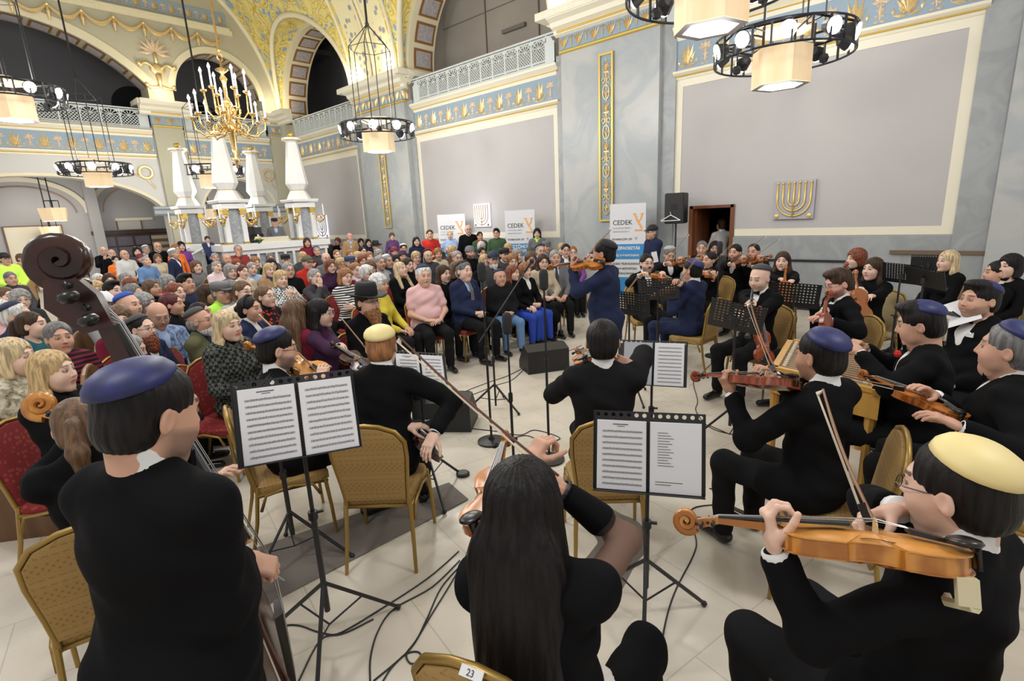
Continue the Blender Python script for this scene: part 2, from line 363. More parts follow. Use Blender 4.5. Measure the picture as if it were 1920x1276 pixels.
for a, b in BAYS: frieze('trim_frieze_relief', (SX-.035, b-.05, 0), (SX-.035, a+.05, 0), (-1, 0, 0), 4.84, .52, .36)
frieze('trim_frieze_relief', (-1.4, EY-.035, 0), (6.0, EY-.035, 0), (0, -1, 0), 4.84, .52, .36)
frieze('trim_frieze_relief', (7.15, EY-.035, 0), (10.2, EY-.035, 0), (0, -1, 0), 4.84, .52, .36)
frieze('trim_frieze_relief', (-1.4, EY-.035, 0), (9.2, EY-.035, 0), (0, -1, 0), 9.66, .36, .27)
def capfrieze(p0, p1, nz):   # tight standing acanthus leaves
    p0 = A(p0, float); p1 = A(p1, float); nz = A(nz, float); L_ = np.linalg.norm(p1-p0); d = (p1-p0)/L_; n = max(3, int(L_/.2)); m = MB()
    for i in range(n):
        c = p0+d*(i+.5)*L_/n+Z3*5.81
        if i % 2 == 0:
            for a in (-.5, -.25, 0, .25, .5): leaf(m, c, a, .29, .03, (d, Z3), nz, .04)
        else: leaf(m, c, 0, .27, .025, (d, Z3), nz, .03); leaf(m, c+Z3*.24, 1.57, .07, .02, (d, Z3), nz, .03); leaf(m, c+Z3*.24, -1.57, .07, .02, (d, Z3), nz, .03)
    return struct(m.build('trim_capital_relief', GOLD, auto=20))
for a, b in PIL[1:]: capfrieze((SX-.2, b, 0), (SX-.2, a, 0), (-1, 0, 0)); capfrieze((SX-.17, a-.03, 0), (SX, a-.03, 0), (0, -1, 0))
for a, b in ((6.15, 7.0), (10.35, 11.05)): capfrieze((a, EY-.18, 0), (b, EY-.18, 0), (0, -1, 0))
# vertical gold candelabra strips
for yc in (6.98, 16.0):
    m = MB(); x = SX-.195; nz = A([-1., 0, 0]); ax = (A([0, -1., 0]), Z3)
    frame(m, x, yc-.19, yc+.19, 1.80, 5.48, .045, .03, 1)
    z = 1.95; k = 0
    while z < 5.3:
        c = A([x, yc, z])
        m.tube([c, c+Z3*.3], .012, 5)
        if k % 3 == 0:
            m.tube([A([x-.01, yc+.085*cos(t), z+.16+.15*sin(t)]) for t in np.linspace(0, 2*pi, 15)], .012, 5)
            for a in (-.5, 0, .5): leaf(m, c+Z3*.08, a, .18, .03, ax, nz, .03)
        elif k % 3 == 1:
            for s_ in (-1, 1):
                m.tube([A([x-.01, yc+s_*(.07+.045*cos(t*s_)), z+.1+.05*sin(t)]) for t in np.linspace(0, 5.2, 11)], .011, 5)
                leaf(m, c+Z3*.12, s_*1.0, .14, .035, ax, nz, .03); leaf(m, c+Z3*.2, s_*.6, .12, .03, ax, nz, .03)
        else:
            palmette(m, c+Z3*.02, .28, ax, nz)
            m.cb(c+Z3*.01, (.01, .07, .012))
        z += .31 if k % 3 == 0 else .27; k += 1
    struct(m.build('trim_gold_strip', [GOLD, GOLDL]))
# garlands, urn ornament and wreaths on the end wall
m = MB(); y = EY-.03
xs = np.linspace(3.0, 9.0, 8)
for a, b in zip(xs[:-1], xs[1:]):
    m.tube([(a+(b-a)*t, y-.02, 9.18-.30*(1-(2*t-1)**2)-.0) for t in np.linspace(0, 1, 13)], [.03+.05*(1-(2*t-1)**2) for t in np.linspace(0, 1, 13)], 6)
    m.ball((a, y-.02, 9.16), .06, 6); m.tube([(a, y-.02, 9.12), (a, y-.02, 8.95), (a, y-.02, 8.72)], [.02, .065, .03], 6)
struct(m.build('trim_garland', GOLD))
m = MB(); ax = (A([1., 0, 0]), Z3); nz = A([0, -1., 0]); c = A([6.62, y, 8.25])
for i in range(9): leaf(m, c, -1.7+i*.425, .55, .07, ax, nz, .06, 1)
m.tube([c-Z3*.0, c-Z3*.35], .06, 6); m.ball(c-Z3*.55, (.25, .05, .18), 10); m.tube([c-Z3*.7, c-Z3*1.15], [.1, .05], 6)
for s_ in (-1, 1):
    m.tube([c+A([s_*(.1+.45*t), 0, -.55+.18*sin(3*t)]) for t in np.linspace(0, 1, 8)], .05, 6); m.ball(c+A([s_*.55, 0, -.42]), .09, 6)
    m.tube([c+A([s_*(.05+.38*t), 0, -1.12-.05*sin(3*t)]) for t in np.linspace(0, 1, 8)], .06, 6); m.ball(c+A([s_*.42, 0, -1.1]), .08, 6)
struct(m.build('trim_urn_relief', [GOLD, PINKG], smooth=True))
for xc in (5.62, 10.0):
    m = MB(); m.tube([(xc+.2*cos(t), y, 4.15+.2*sin(t)) for t in np.linspace(0, 2*pi, 25)], .055, 6)
    m.tube([(xc-.05, y, 3.95), (xc-.3, y, 4.05), (xc-.45, y, 4.08)], .03, 5); m.tube([(xc, y, 3.95), (xc+.1, y, 3.75), (xc+.22, y, 3.6)], .03, 5)
    struct(m.build('trim_wreath', GOLD))
struct(cr.build('trim_cornice', LCREAM)); struct(gl.build('trim_gold_lines', GOLDL))
# vault over the nave, R 5.45 about x=5.45, pierced by lunettes over the side bays
VR, VX, VZ = 5.45, 5.45, 6.6
LUN = ((3.0, 2.9), (11.4, 2.85), (20.15, 2.72))
def lz(yy):
    z = VZ
    for c_, r_ in LUN:
        if abs(yy-c_) < r_+.12: z = max(z, VZ+math.sqrt(max((r_+.12)**2-(yy-c_)**2, 0)))
    return z
w = MB(); ys = np.linspace(5.2, EY, 120); nth = 30
V = []; idx = {}; 
for i, yy in enumerate(ys):
    z0 = lz(yy)-VZ; t0 = math.asin(min(z0/VR, .99))
    t1 = R(100)
    V.append([(VX+VR*cos(t), yy, VZ+VR*sin(t)) for t in np.linspace(t0, t1, nth)])
fl = MB(); n_ = len(ys)
for i in range(n_-1):
    ym = (ys[i]+ys[i+1])/2; isb = 14.35 < ym < 17.35 or 5.6 < ym < 8.5
    tgt = fl if (14.75 < ym < 15.75 or 16.05 < ym < 17.05 or 6.2 < ym < 7.9) else w
    for j in range(nth-1): tgt.add([V[i][j], V[i+1][j], V[i+1][j+1], V[i][j+1]], [(0, 1, 2, 3)])
# lunette barrels reaching from the wall to the vault
for c_, r_ in LUN[1:]:
    th = np.linspace(0, pi, 49); rr_ = r_+.12
    ring = []
    for t in th:
        yy, zz = c_+rr_*cos(t), VZ+rr_*sin(t); xv = VX+math.sqrt(max(VR**2-(zz-VZ)**2, 0)); ring.append(((xv, yy, zz), (SX+.1, yy, zz)))
    for a, b in zip(ring[:-1], ring[1:]): w.add([a[0], b[0], b[1], a[1]], [(0, 1, 2, 3)])
struct(w.build('ceiling', VAULT)); struct(fl.build('ceiling_floral_band', FLORAL))
# cream ribs along lunette edges and band edges
w = MB()
for c_, r_ in LUN[1:]:
    rr_ = r_+.12; pts = [];
    for t in np.linspace(.0, pi, 49):
        yy, zz = c_+rr_*cos(t), VZ+rr_*sin(t); xv = VX+math.sqrt(max(VR**2-(zz-VZ)**2, 0)); pts.append((xv, yy, zz-.04))
    w.tube(pts, .10, 6)
for yb in (14.6, 15.8, 16.0, 17.2, 6.1, 8.0):
    z0 = lz(yb)-VZ; w.tube([(VX+(VR-.02)*cos(t), yb, VZ+(VR-.02)*sin(t)) for t in np.linspace(math.asin(z0/VR), R(95), 24)], .06, 6)
w.tube([(VX+(VR-.05)*cos(t), EY-.03, VZ+(VR-.05)*sin(t)) for t in np.linspace(0, R(110), 40)], .11, 6)
struct(w.build('trim_vault_ribs', CREAM, smooth=True))
# side arches at the wall: cream archivolt, soffit with painted coffers
w = MB(); cf = MB()
for c_, r_ in LUN[1:]:
    r0 = r_-.05
    ths = np.linspace(0, pi, 61)
    rs = []
    for t in ths:
        f = lambda r_a, x: (x, c_+r_a*cos(t), VZ+r_a*sin(t))
        rs.append([f(r_+.2, SX-.12), f(r0, SX-.12), f(r0, SX-.05), f(r0, SX+.9), f(r_+.2, SX+.9)])
    w.rings(rs, caps=False)
    # coffers
    nb = 12
    for k in range(nb):
        t0, t1 = pi*(k+.1)/nb, pi*(k+.9)/nb
        for (e, x0, x1, mi, rad) in ((0, SX+.08, SX+.82, 0, r0-.012), (.12, SX+.16, SX+.74, 1, r0-.024)):
            ta, tb = t0+(t1-t0)*e, t1-(t1-t0)*e
            tt = np.linspace(ta, tb, 6)
            for u, v in zip(tt[:-1], tt[1:]):
                cf.add([(x0, c_+rad*cos(u), VZ+rad*sin(u)), (x1, c_+rad*cos(u), VZ+rad*sin(u)), (x1, c_+rad*cos(v), VZ+rad*sin(v)), (x0, c_+rad*cos(v), VZ+rad*sin(v))], [(0, 1, 2, 3)], mi)
    # spandrel above arch up to vault, wall
for xc, zc, r_, a0, a1, nb in ((2.6, 3.9, 4.83, 40, 140, 12), (8.6, 7.05, 1.5, 0, 180, 8)):
    for k in range(nb):
        t0, t1 = R(a0+(a1-a0)*(k+.1)/nb), R(a0+(a1-a0)*(k+.9)/nb)
        for (e, y0, y1, mi, rad) in ((0, EY+.1, EY+.82, 0, r_-.012), (.12, EY+.18, EY+.74, 1, r_-.024)):
            ta, tb = t0+(t1-t0)*e, t1-(t1-t0)*e; tt = np.linspace(ta, tb, 5)
            for u, v in zip(tt[:-1], tt[1:]):
                cf.add([(xc+rad*cos(u), y0, zc+rad*sin(u)), (xc+rad*cos(u), y1, zc+rad*sin(u)), (xc+rad*cos(v), y1, zc+rad*sin(v)), (xc+rad*cos(v), y0, zc+rad*sin(v))], [(0, 1, 2, 3)], mi)
struct(w.build('trim_side_arches', CREAM, auto=40)); struct(cf.build('trim_coffers', [COFF, COFI]))
# gallery spaces behind the arches
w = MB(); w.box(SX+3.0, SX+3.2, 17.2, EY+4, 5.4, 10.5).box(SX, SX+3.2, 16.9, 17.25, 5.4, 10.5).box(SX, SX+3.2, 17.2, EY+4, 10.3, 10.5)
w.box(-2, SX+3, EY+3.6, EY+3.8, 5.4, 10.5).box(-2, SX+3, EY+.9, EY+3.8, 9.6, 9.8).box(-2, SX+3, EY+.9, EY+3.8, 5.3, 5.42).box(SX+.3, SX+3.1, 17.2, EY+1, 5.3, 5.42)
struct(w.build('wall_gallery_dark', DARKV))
w = MB(); 
def dark_arch(m, c, ax, h, r, nz):   # flat black arch, darkness of an opening put into its colour
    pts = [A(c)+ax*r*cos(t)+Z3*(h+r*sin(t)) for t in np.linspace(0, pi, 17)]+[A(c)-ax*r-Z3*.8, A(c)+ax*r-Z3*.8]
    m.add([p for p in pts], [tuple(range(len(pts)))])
dark_arch(w, (SX+2.97, 19.0, 6.6), A([0, 1., 0]), 1.0, .85, None); dark_arch(w, (6.6, EY+3.55, 6.6), A([1., 0, 0]), .4, .8, None); dark_arch(w, (8.9, EY+3.55, 6.2), A([1., 0, 0]), .4, .9, None)
struct(w.build('wall_gallery_dark_arch', BLACKV))
w = MB(); w.box(SX+1.6, SX+1.8, 8.3, 14.5, 5.4, 11).box(SX, SX+1.8, 8.2, 8.45, 5.4, 11).box(SX, SX+1.8, 14.4, 14.6, 5.4, 11).box(SX+1.6, SX+1.8, .3, 5.6, 5.4, 11)
struct(w.build('wall_gallery_beige', BEIGE))
w = MB(); w.box(SX+1.56, SX+1.6, 10.3, 10.33, 5.4, 11).box(SX+1.56, SX+1.6, 12.4, 12.43, 5.4, 11).box(SX+1.58, SX+1.6, 8.4, 14.4, 8.1, 8.12)
w.box(SX+1.5, SX+1.6, 10.8, 11.7, 7.32, 7.42)
struct(w.build('trim_board_joints', mat('dark_joint', (.16, .14, .12), .8)))  # thin dark brown strips along the board joints
# lower room behind the end arches
w = MB(); w.box(-2, SX+3, EY+3.6, EY+3.8, 0, 4.9).box(-2, SX+3, EY+.5, EY+3.6, 4.7, 4.9).box(SX, SX+3.2, EY+.5, EY+3.6, 0, 4.9).box(4.25, 4.6, EY+3.2, EY+3.6, 0, 4.7).box(6.9, 7.3, EY+3.2, EY+3.6, 0, 4.7)
struct(w.build('wall_back_room', GREYW))
w = MB()
for (xc, rx) in ((2.4, 1.8), (5.75, 1.25), (8.9, 1.3)): band(w, arc(xc, 2.9, rx, 1.15, 0, 180), -.16, .05, EY+3.58); band(w, arc(xc, 2.9, rx-.3, .95, 0, 180), -.03, .04, EY+3.57, 1)
w.box(5.1, 6.4, EY+3.5, EY+3.6, 2.55, 2.66)
struct(w.build('trim_back_arches', [LCREAM, mat('rose_line', (.40, .22, .18), .6)]))
def backpanel(x0, x1, z0, z1):
    m = MB(); m.box(x0, x1, EY+3.56, EY+3.6, z0, z1, 0); m.box(x0-.04, x0, EY+3.54, EY+3.6, z0, z1+.04, 1).box(x1, x1+.04, EY+3.54, EY+3.6, z0, z1+.04, 1).box(x0, x1, EY+3.54, EY+3.6, z1, z1+.04, 1)
    return m
o = backpanel(1.75, 3.35, .1, 2.45).build('door_1', [LCREAM, mat('door_edge', (.2, .1, .06), .5)]); struct(o)
o = backpanel(5.15, 5.95, 2.2, 2.6).build('window_1', [PGREY, mat('door_edge')]); struct(o)
# ------------------------------------------------------------------ fixtures
IRON = mat('black_iron', (.015, .015, .018), .45)
VENEER = mat('lit_veneer', (.80, .66, .45), .6, kind='wood', col2=(.72, .52, .30), sc=5, emit=(1., .72, .42), es=.35)
LAMPW = mat('lamp_white', (1, 1, 1), .5, emit=(.97, .98, 1), es=9.)
GLOWP = mat('glowing_panel', (1, 1, 1), .5, emit=(1, .98, .96), es=3.)
UNDER = mat('shade_underside', (.07, .055, .05), .6)
for m_ in (VENEER, LAMPW, GLOWP): m_.cycles.emission_sampling = 'NONE'
BRASS = mat('polished_gold', (.78, .52, .20), .22, .9)
BRASSD = mat('gold_sphere', (.60, .42, .10), .3, .7)
CANDLE = mat('candle_white', (.85, .85, .88), .4)
def balustrade(label, p0, p1, nz, n):
    p0 = A(p0, float); p1 = A(p1, float); L_ = np.linalg.norm(p1-p0); d = (p1-p0)/L_; rt = np.column_stack([d, nrm(nz), Z3])
    t = thing('gallery_balustrade', label, 'balustrade', p0, group=None, rot=rt)
    m = MB(); m.box(0, L_, -.04, .03, .66, .70).box(0, L_, -.02, .02, .60, .63).box(0, L_, -.03, .03, 0, .05); m.build('rail', GRILL, t)
    for e, s_ in ((0, 1), (L_, -1)):
        q = MB(); q.box(min(e, e+s_*.28), max(e, e+s_*.28), -.02, .02, 0, .5); q.prism([(e, 0), (e+s_*.28, 0), (e+s_*.28, .66), (e+s_*.12, .62), (e, .45)][::s_], .03, rot=A([[1., 0, 0], [0, 0, -1], [0, 1, 0]])); q.build('end_panel', GRILL, t)
    x0 = .28; pw = (L_-.56)/n; m = MB()
    for i in range(n+1): m.cb((x0+i*pw, 0, .34), (.022, .015, .30))
    for i in range(n):
        a = x0+i*pw+.03; b = x0+(i+1)*pw-.03; w_ = b-a; xc = (a+b)/2
        m.box(a-.01, b+.01, -.012, .012, .09, .12); m.box(a-.01, b+.01, -.012, .012, .05, .06)
        for k in range(9): m.cb((a+w_*k/8, 0, .07), (.008, .008, .025))
        k = -6
        st = w_/5.
        for s_ in (1, -1):
            for k in range(-6, 12):
                xa = a+k*st; za = .12; xb_ = xa+.30; zb = .42     # 45 degrees
                ta = max(0, (a-xa)/.30); tb = min(1, (b-xa)/.30)
                if tb-ta < .03: continue
                q0 = [xa+.30*ta, .12+.30*ta]; q1 = [xa+.30*tb, .12+.30*tb]
                if s_ < 0: q0[0] = a+b-q0[0]; q1[0] = a+b-q1[0]
                m.tube([(q0[0], 0, q0[1]), (q1[0], 0, q1[1])], .011, 4)
        m.tube([(xc+w_*.5*cos(t), 0, .42+w_*.42*sin(t)) for t in np.linspace(0, pi, 9)], .016, 4)
        for th in np.linspace(.25, pi-.25, 6): m.tube([(xc, 0, .42), (xc+w_*.47*cos(th), 0, .42+w_*.40*sin(th))], [.008, .017], 4)
        for s_ in (-1, 1): m.cb((xc+s_*w_*.46, 0, .58), (w_*.10, .01, .03))
    m.build('lattice', GRILL, t); return t
balustrade('white lattice balustrade with fan tops in front of the boarded beige gallery', (SX-.02, 14.2, 5.63), (SX-.02, 8.55, 5.63), (-1, 0, 0), 11)
balustrade('white lattice balustrade with fan tops before the dark gallery near the hall corner', (SX-.02, 22.6, 5.63), (SX-.02, 17.5, 5.63), (-1, 0, 0), 11)
balustrade('white lattice balustrade in the upper right corner of the picture', (SX-.02, 5.3, 5.63), (SX-.02, .7, 5.63), (-1, 0, 0), 9)
balustrade('wide white lattice balustrade under the great arch of the end wall', (-1.2, EY+.05, 5.63), (6.05, EY+.05, 5.63), (0, -1, 0), 12)
balustrade('short white lattice balustrade behind the gold chandelier', (7.15, EY+.05, 5.63), (10.2, EY+.05, 5.63), (0, -1, 0), 5)
def ring_lamp(label, c, dia, top=None, rot=0., cabl=1.9, cage=True, spots=10, hexr=None, hh=.5):
    t = thing('ring_lamp', label, 'hanging lamp', c, rot); r = dia/2; s = dia/1.85; hexr = hexr or .40*s; hh = hh*s
    m = MB()
    for z in (.16*s, -.14*s): m.tube([(r*cos(a), r*sin(a), z) for a in np.linspace(0, 2*pi, 37)], .016*s, 5)
    for a in np.linspace(0, 2*pi, 25)[:-1]: m.cb((r*cos(a), r*sin(a), .01), (.012*s, .012*s, .15*s), rotz(a))
    for k in range(6):
        a = k*pi/3; m.tube([(r*cos(a), r*sin(a), .16*s), (hexr*cos(a), hexr*sin(a), .12*s)], .016*s, 4)
        m.tube([(r*cos(a), r*sin(a), .16*s), (r*cos(a+pi/3), r*sin(a+pi/3), .16*s)], .018*s, 4)
    m.build('ring', IRON, t)
    def hexa(z, q=1.): return [(q*hexr*cos(k*pi/3), q*hexr*sin(k*pi/3), z) for k in range(6)]
    m = MB(); m.rings([hexa(-hh), hexa(0)], mi=0, caps=False); m.rings([hexa(-hh-.004), hexa(-hh-.004, .76)], caps=False, mi=1); m.add(hexa(-hh, .78), [tuple(range(6))[::-1]], 2); m.add(hexa(0., .97), [tuple(range(6))], 2)
    for k in range(6):
        m.cb(A(hexa(.12*s)[k]), (.015, .015, .13*s), mi=1)
    m.rings([hexa(.22*s), hexa(.30*s)], mi=0)
    m.build('shade', [VENEER, UNDER, GLOWP], t)
    for k in range(spots):
        a = 2*pi*(k+.5)/spots; d = A([cos(a), sin(a), -.28]); d = nrm(d); c0 = A([r*cos(a), r*sin(a), .02]); B = basis(d)
        q = MB(); q.lathe([(.02*s, -.16*s), (.07*s, -.13*s), (.112*s, 0), (.108*s, .01)], 12, c0-d*.02, B, 0); q.lathe([(.106*s, .0), (.106*s, .014)], 12, c0, B, 1); q.build('spotlight', [IRON, LAMPW], t)
    for k in range(4):
        a = 2*pi*(k+.3)/4; c0 = A([r*.93*cos(a), r*.93*sin(a), -.07*s]); q = MB(); q.ball(c0, .075*s, 8); q.tube([c0, c0+Z3*.2*s], .012*s, 4); q.build('dimmed_spotlight', IRON, t)
    if cage:
        m = MB(); r2 = r*.56
        for k in range(6):
            a = k*pi/3+.2; p = A([r2*cos(a), r2*sin(a), 0])
            m.tube([p+Z3*.16*s, p+Z3*(cabl), A([0, 0, cabl+.55*s])], .012*s, 4); b_ = a+pi/3
            m.tube([p+Z3*cabl, A([r2*cos(b_), r2*sin(b_), cabl])], .008*s, 4)
            m.tube([p+Z3*.16*s, A([r*cos(a), r*sin(a), .16*s])], .012*s, 4)
        m.ball((0, 0, cabl+.55*s), .05*s, 6); m.build('cable', IRON, t)
        m = MB(); m.tube([(0, 0, cabl+.55*s), (0, 0, (top or 12)-c[2])], .028*s, 6); m.build('rod', IRON, t)
    return t
LAMPS = [
 ('black ring lamp whose bright spots stand at the left picture edge', (18, 178), 4.75, 1.72, 1.7),
 ('black ring lamp with lit shade hanging before the great lower arch', (180, 318), 3.92, 1.80, 2.0),
 ('black ring lamp half hidden behind the first two white obelisks', (397, 322), 3.95, 1.95, 2.0),
 ('black ring lamp with open cable cage in front of the first gold strip', (708, 246), 4.33, 1.88, 1.95),
 ('black ring lamp hanging before the right wall panel above the gold menorah', (1467, 92), 4.28, 1.90, 1.9),
 ('nearest black ring lamp, cut by the top picture edge', (1335, -40), 4.55, 1.9, 1.9)]
LPOS = []
for i, (lb, px, z, d_, cb_) in enumerate(LAMPS):
    c = onz(px[0], px[1], z); LPOS.append(c); ring_lamp(lb, c, d_, top=13, rot=.26+.1*i, cabl=cb_)
def pendant(label, c, s=1.):
    t = thing('pendant_lamp', label, 'hanging lamp', c)
    m = MB(); h = [[(q*.42*s*cos(k*pi/3+.3), q*.42*s*sin(k*pi/3+.3), z) for k in range(6)] for z, q in ((-.42*s, .86), (0, 1))]
    m.rings(h, mi=0, caps=False); m.add([(x*.95, y*.95, z) for x, y, z in h[0]], [tuple(range(6))[::-1]], 1); m.add(h[1], [tuple(range(6))], 2); m.build('shade', [VENEER, GLOWP, UNDER], t)
    m = MB(); m.tube([(0, 0, 0), (0, 0, 2.2)], .02, 5)
    for k in range(4): a = k*pi/2; m.tube([(.2*cos(a), .2*sin(a), 0), (.2*cos(a), .2*sin(a), .25)], .012, 4); m.tube([(.2*cos(a), .2*sin(a), .25), (.2*cos(a+pi/2), .2*sin(a+pi/2), .25)], .012, 4)
    m.build('rod', IRON, t); return t
pendant('square pale pendant lamp under the vault behind the great arch', onr(98, 390, 24.6), 1.05)
pendant('lower pale pendant lamp close behind the other one at the back', onr(93, 425, 26.0), .8)
pendant('pale pendant lamp seen between the first and second obelisk', onr(392, 392, 24.8), .85)
# gilt chandelier
def chandelier(c, s=1.):
    t = thing('chandelier', 'gilt candle chandelier with white candles and two tiers of arms', 'chandelier', c, .3)
    m = MB(); m.lathe([(.01, -1.05), (.04, -1.0), (.02, -.9), (.10, -.85), (.03, -.75), (.06, -.6), (.085, -.2), (.16, -.1), (.10, 0), (.05, .1), (.07, .45), (.10, .5), (.04, .6), (.045, .9), (.09, 1.0), (.03, 1.1), (.15, 1.2), (.03, 1.25), (.02, 1.4)], 12)
    m.tube([(.07*cos(a), 0, 1.48+.09*sin(a)) for a in np.linspace(0, 2*pi, 11)], .018, 5); m.ball((0, 0, 1.62), .05, 8)
    m.build('stem', BRASS, t, smooth=True)
    m = MB(); m.tube([(0, 0, 1.62), (0, 0, 8.0)], .028, 6); m.build('suspension_rod', mat('brass_rod', (.42, .26, .10), .4, .6), t)
    for n_, r_, z0, zt in ((8, .80, -.05, .10), (6, .46, .35, .70)):
        for k in range(n_):
            a = 2*pi*k/n_+(.3 if n_ == 6 else 0); d = A([cos(a), sin(a), 0]); m = MB()
            m.tube([d*.06+Z3*z0, d*r_*.35+Z3*(z0-.20), d*r_*.7+Z3*(z0-.24), d*r_*.95+Z3*(z0-.08), d*r_+Z3*zt], [.03, .022, .02, .02, .018], 6)
            m.tube([d*(r_*.35+.11*cos(t))+Z3*(z0-.06+.11*sin(t)) for t in np.linspace(-1.6, 3.4, 9)], .018, 5)
            m.lathe([(.02, zt-.02), (.075, zt+.02), (.08, zt+.05), (.03, zt+.05)], 8, d*r_)
            m.ball(d*r_*.7+Z3*(z0-.24), .035, 6); ar = m.build('arm', BRASS, t, smooth=True)
            q = MB(); q.lathe([(.022, zt+.05), (.02, zt+.42)], 7, d*r_, mi=0); q.build('candle', CANDLE, ar)
            q = MB(); q.lathe([(.018, zt+.42), (.035, zt+.46), (.012, zt+.52), (.003, zt+.54)], 7, d*r_); q.build('flame_bulb', LAMPW, ar)
    t.scale = (s,)*3; return t
chandelier(atd(432, 232, 12.6), 1.0)
# obelisk pillars on the platform
OBM = mat('obelisk_marble', (.42, .43, .44), .3, kind='marble', col2=(.28, .30, .33), sc=6)
def obelisk(label, x, y):
    t = thing('obelisk_pillar', label, 'obelisk', (x, y, 1.6), .0)
    e8 = lambda r, z: [(r*cos(pi/8+k*pi/4), r*sin(pi/8+k*pi/4), z) for k in range(8)]
    sq = lambda r, z: [(r, -r, z), (r, r, z), (-r, r, z), (-r, -r, z)]
    m = MB(); m.rings([e8(.36, 1.22), e8(.34, 1.28), e8(.22, 1.50)], mi=0); m.rings([e8(.22, 1.50), e8(.33, 1.68), e8(.33, 1.72), e8(.17, 2.86), e8(.16, 2.9), e8(.27, 2.97), e8(.27, 3.03), e8(.10, 3.04)]); m.build('shaft', WHITE, t)
    m = MB()
    for r_, z in ((.225, 1.50), (.265, 2.955)): m.rings([e8(r_, z-.012), e8(r_+.012, z), e8(r_, z+.012)])
    m.build('gold_line', GOLDL, t)
    MB().ball((0, 0, 3.12), .095, 12).build('ball', BRASSD, t, smooth=True)
    m = MB(); m.rings([sq(.33, .98), sq(.33, 1.12)]); m.rings([sq(.40, 1.14), sq(.42, 1.20), sq(.42, 1.23)]); m.build('plinth', WHITE, t)
    m = MB(); m.rings([sq(.23, 0), sq(.22, .98)]); m.build('core', OBM, t)
    for sx_ in (-1, 1):
        for sy_ in (-1, 1):
            m = MB(); m.rings([A(sq(.065, z))+A([sx_*.23, sy_*.23, 0]) for z in (0, .82)]); cc = m.build('column', WHITE, t)
            m = MB(); m.cb((sx_*.23, sy_*.23, .90), (.085, .085, .08))
            for k in range(4): a = k*pi/2+pi/4; m.ball((sx_*.23+.10*cos(a), sy_*.23+.10*sin(a), .94), .035, 5)
            m.cb((sx_*.23, sy_*.23, .03), (.075, .075, .03)); m.build('capital', BRASSD, cc)
    for k, a in enumerate((-2.3, -.8, .8, 2.3)):
        d = A([cos(a), sin(a), 0]); m = MB()
        m.tube([d*.28+Z3*.82, d*.42+Z3*.66, d*.56+Z3*.52, d*.68+Z3*.60, d*.70+Z3*.70], .03, 6); m.ball(d*.34+Z3*.78, .07, 6); m.lathe([(.02, .68), (.07, .72), (.03, .74)], 8, d*.70)
        m.tube([d*(.54+.09*cos(q))+Z3*(.64+.09*sin(q)) for q in np.linspace(0, 5, 9)], .02, 5)
        s_ = m.build('sconce_arm', BRASS, t, smooth=True); MB().lathe([(.022, .74), (.018, 1.02), (.004, 1.08)], 7, d*.70).build('candle', CANDLE, s_)
    return t
OB = {2: (5.82, 16.2), 4: (7.93, 16.25), 1: (5.87, 19.9), 3: (8.05, 19.6)}
obelisk('white obelisk pillar nearest the great lower arch, leftmost', *OB[1]); obelisk('large white obelisk pillar under the gold chandelier', *OB[2])
obelisk('white obelisk pillar rising behind the man in the flat cap', *OB[3]); obelisk('white obelisk pillar standing nearest the side wall', *OB[4])
t = thing('platform', 'raised white platform with marble rail under the four obelisks', 'platform', (0, 0, 0))
m = MB(); m.box(5.3, 8.5, 15.7, 20.4, 0, .6); m.build('base', WHITE, t)
m = MB(); m.box(5.3, 8.5, 15.7, 16.1, 1.42, 1.6); m.box(5.3, 5.7, 16.1, 20.4, 1.42, 1.6); m.box(8.1, 8.5, 16.1, 20.4, 1.42, 1.6); m.box(5.35, 8.45, 15.76, 16.0, 1.30, 1.42)
m.build('coping', WHITE, t)
m = MB(); m.box(5.4, 8.4, 15.85, 16.0, .6, 1.42); m.box(5.4, 5.55, 16, 20.3, .6, 1.42); m.box(8.2, 8.4, 16, 20.3, .6, 1.42); m.build('parapet', OBM, t)
for k in range(12):
    x = 5.45+k*.265; m = MB(); m.cb((x, 15.8, 1.0), (.035, .035, .42)); m.build('baluster', WHITE, t)
m = MB(); m.box(6.4, 7.2, 15.75, 16.1, 1.6, 1.75); m.build('lectern_slab', mat('cream_stone', (.72, .66, .50), .5), t)
for s_, y0 in ((1, 17.2), (2, 18.6)):
    m = MB(); m.tube([(5.35, y0, 1.55), (3.7, y0, .75)], .04, 4); m.tube([(3.7, y0, .75), (3.7, y0, 0)], .05, 4)
    for q in range(6): m.tube([(3.9+q*.27, y0, .85+q*.131), (3.9+q*.27, y0, .1+q*.09)], .015, 4)
    m.build('stair_rail', WHITE, t)
m = MB(); [m.box(3.7+q*.27, 5.4, 17.2, 18.6, q*.1, q*.1+.1) for q in range(6)]; m.build('stairs', WHITE, t)
# door, niche, heater niche
WOODB = mat('door_wood', (.20, .065, .02), .4, kind='wood', col2=(.12, .035, .012), sc=3)
t = struct(MB().box(SX-.03, SX+.36, DY0-.02, DY0+.06, 0, DZ+.06).box(SX-.03, SX+.36, DY1-.06, DY1+.02, 0, DZ+.06).box(SX-.03, SX+.36, DY0, DY1, DZ, DZ+.06).build('door_2', WOODB))
m = MB(); m.box(SX+.1, SX+.8, DY1-.10, DY1-.05, .02, DZ); o = m.build('door_leaf', WOODB, t); 
MB().tube([(SX+.62, DY1-.11, 1.05), (SX+.62, DY1-.17, 1.05), (SX+.52, DY1-.17, 1.05)], .012, 6).build('door_handle', BRASS, o)
struct(MB().box(SX+3, SX+3.2, 2.5, 7, 0, 3).box(SX+.36, SX+3.2, 2.4, 2.5, 0, 3).box(SX+.36, SX+3.2, 6.5, 6.6, 0, 3).box(SX+.36, SX+3.2, 2.5, 6.5, 2.9, 3).build('wall_back_corridor', BLACKV))
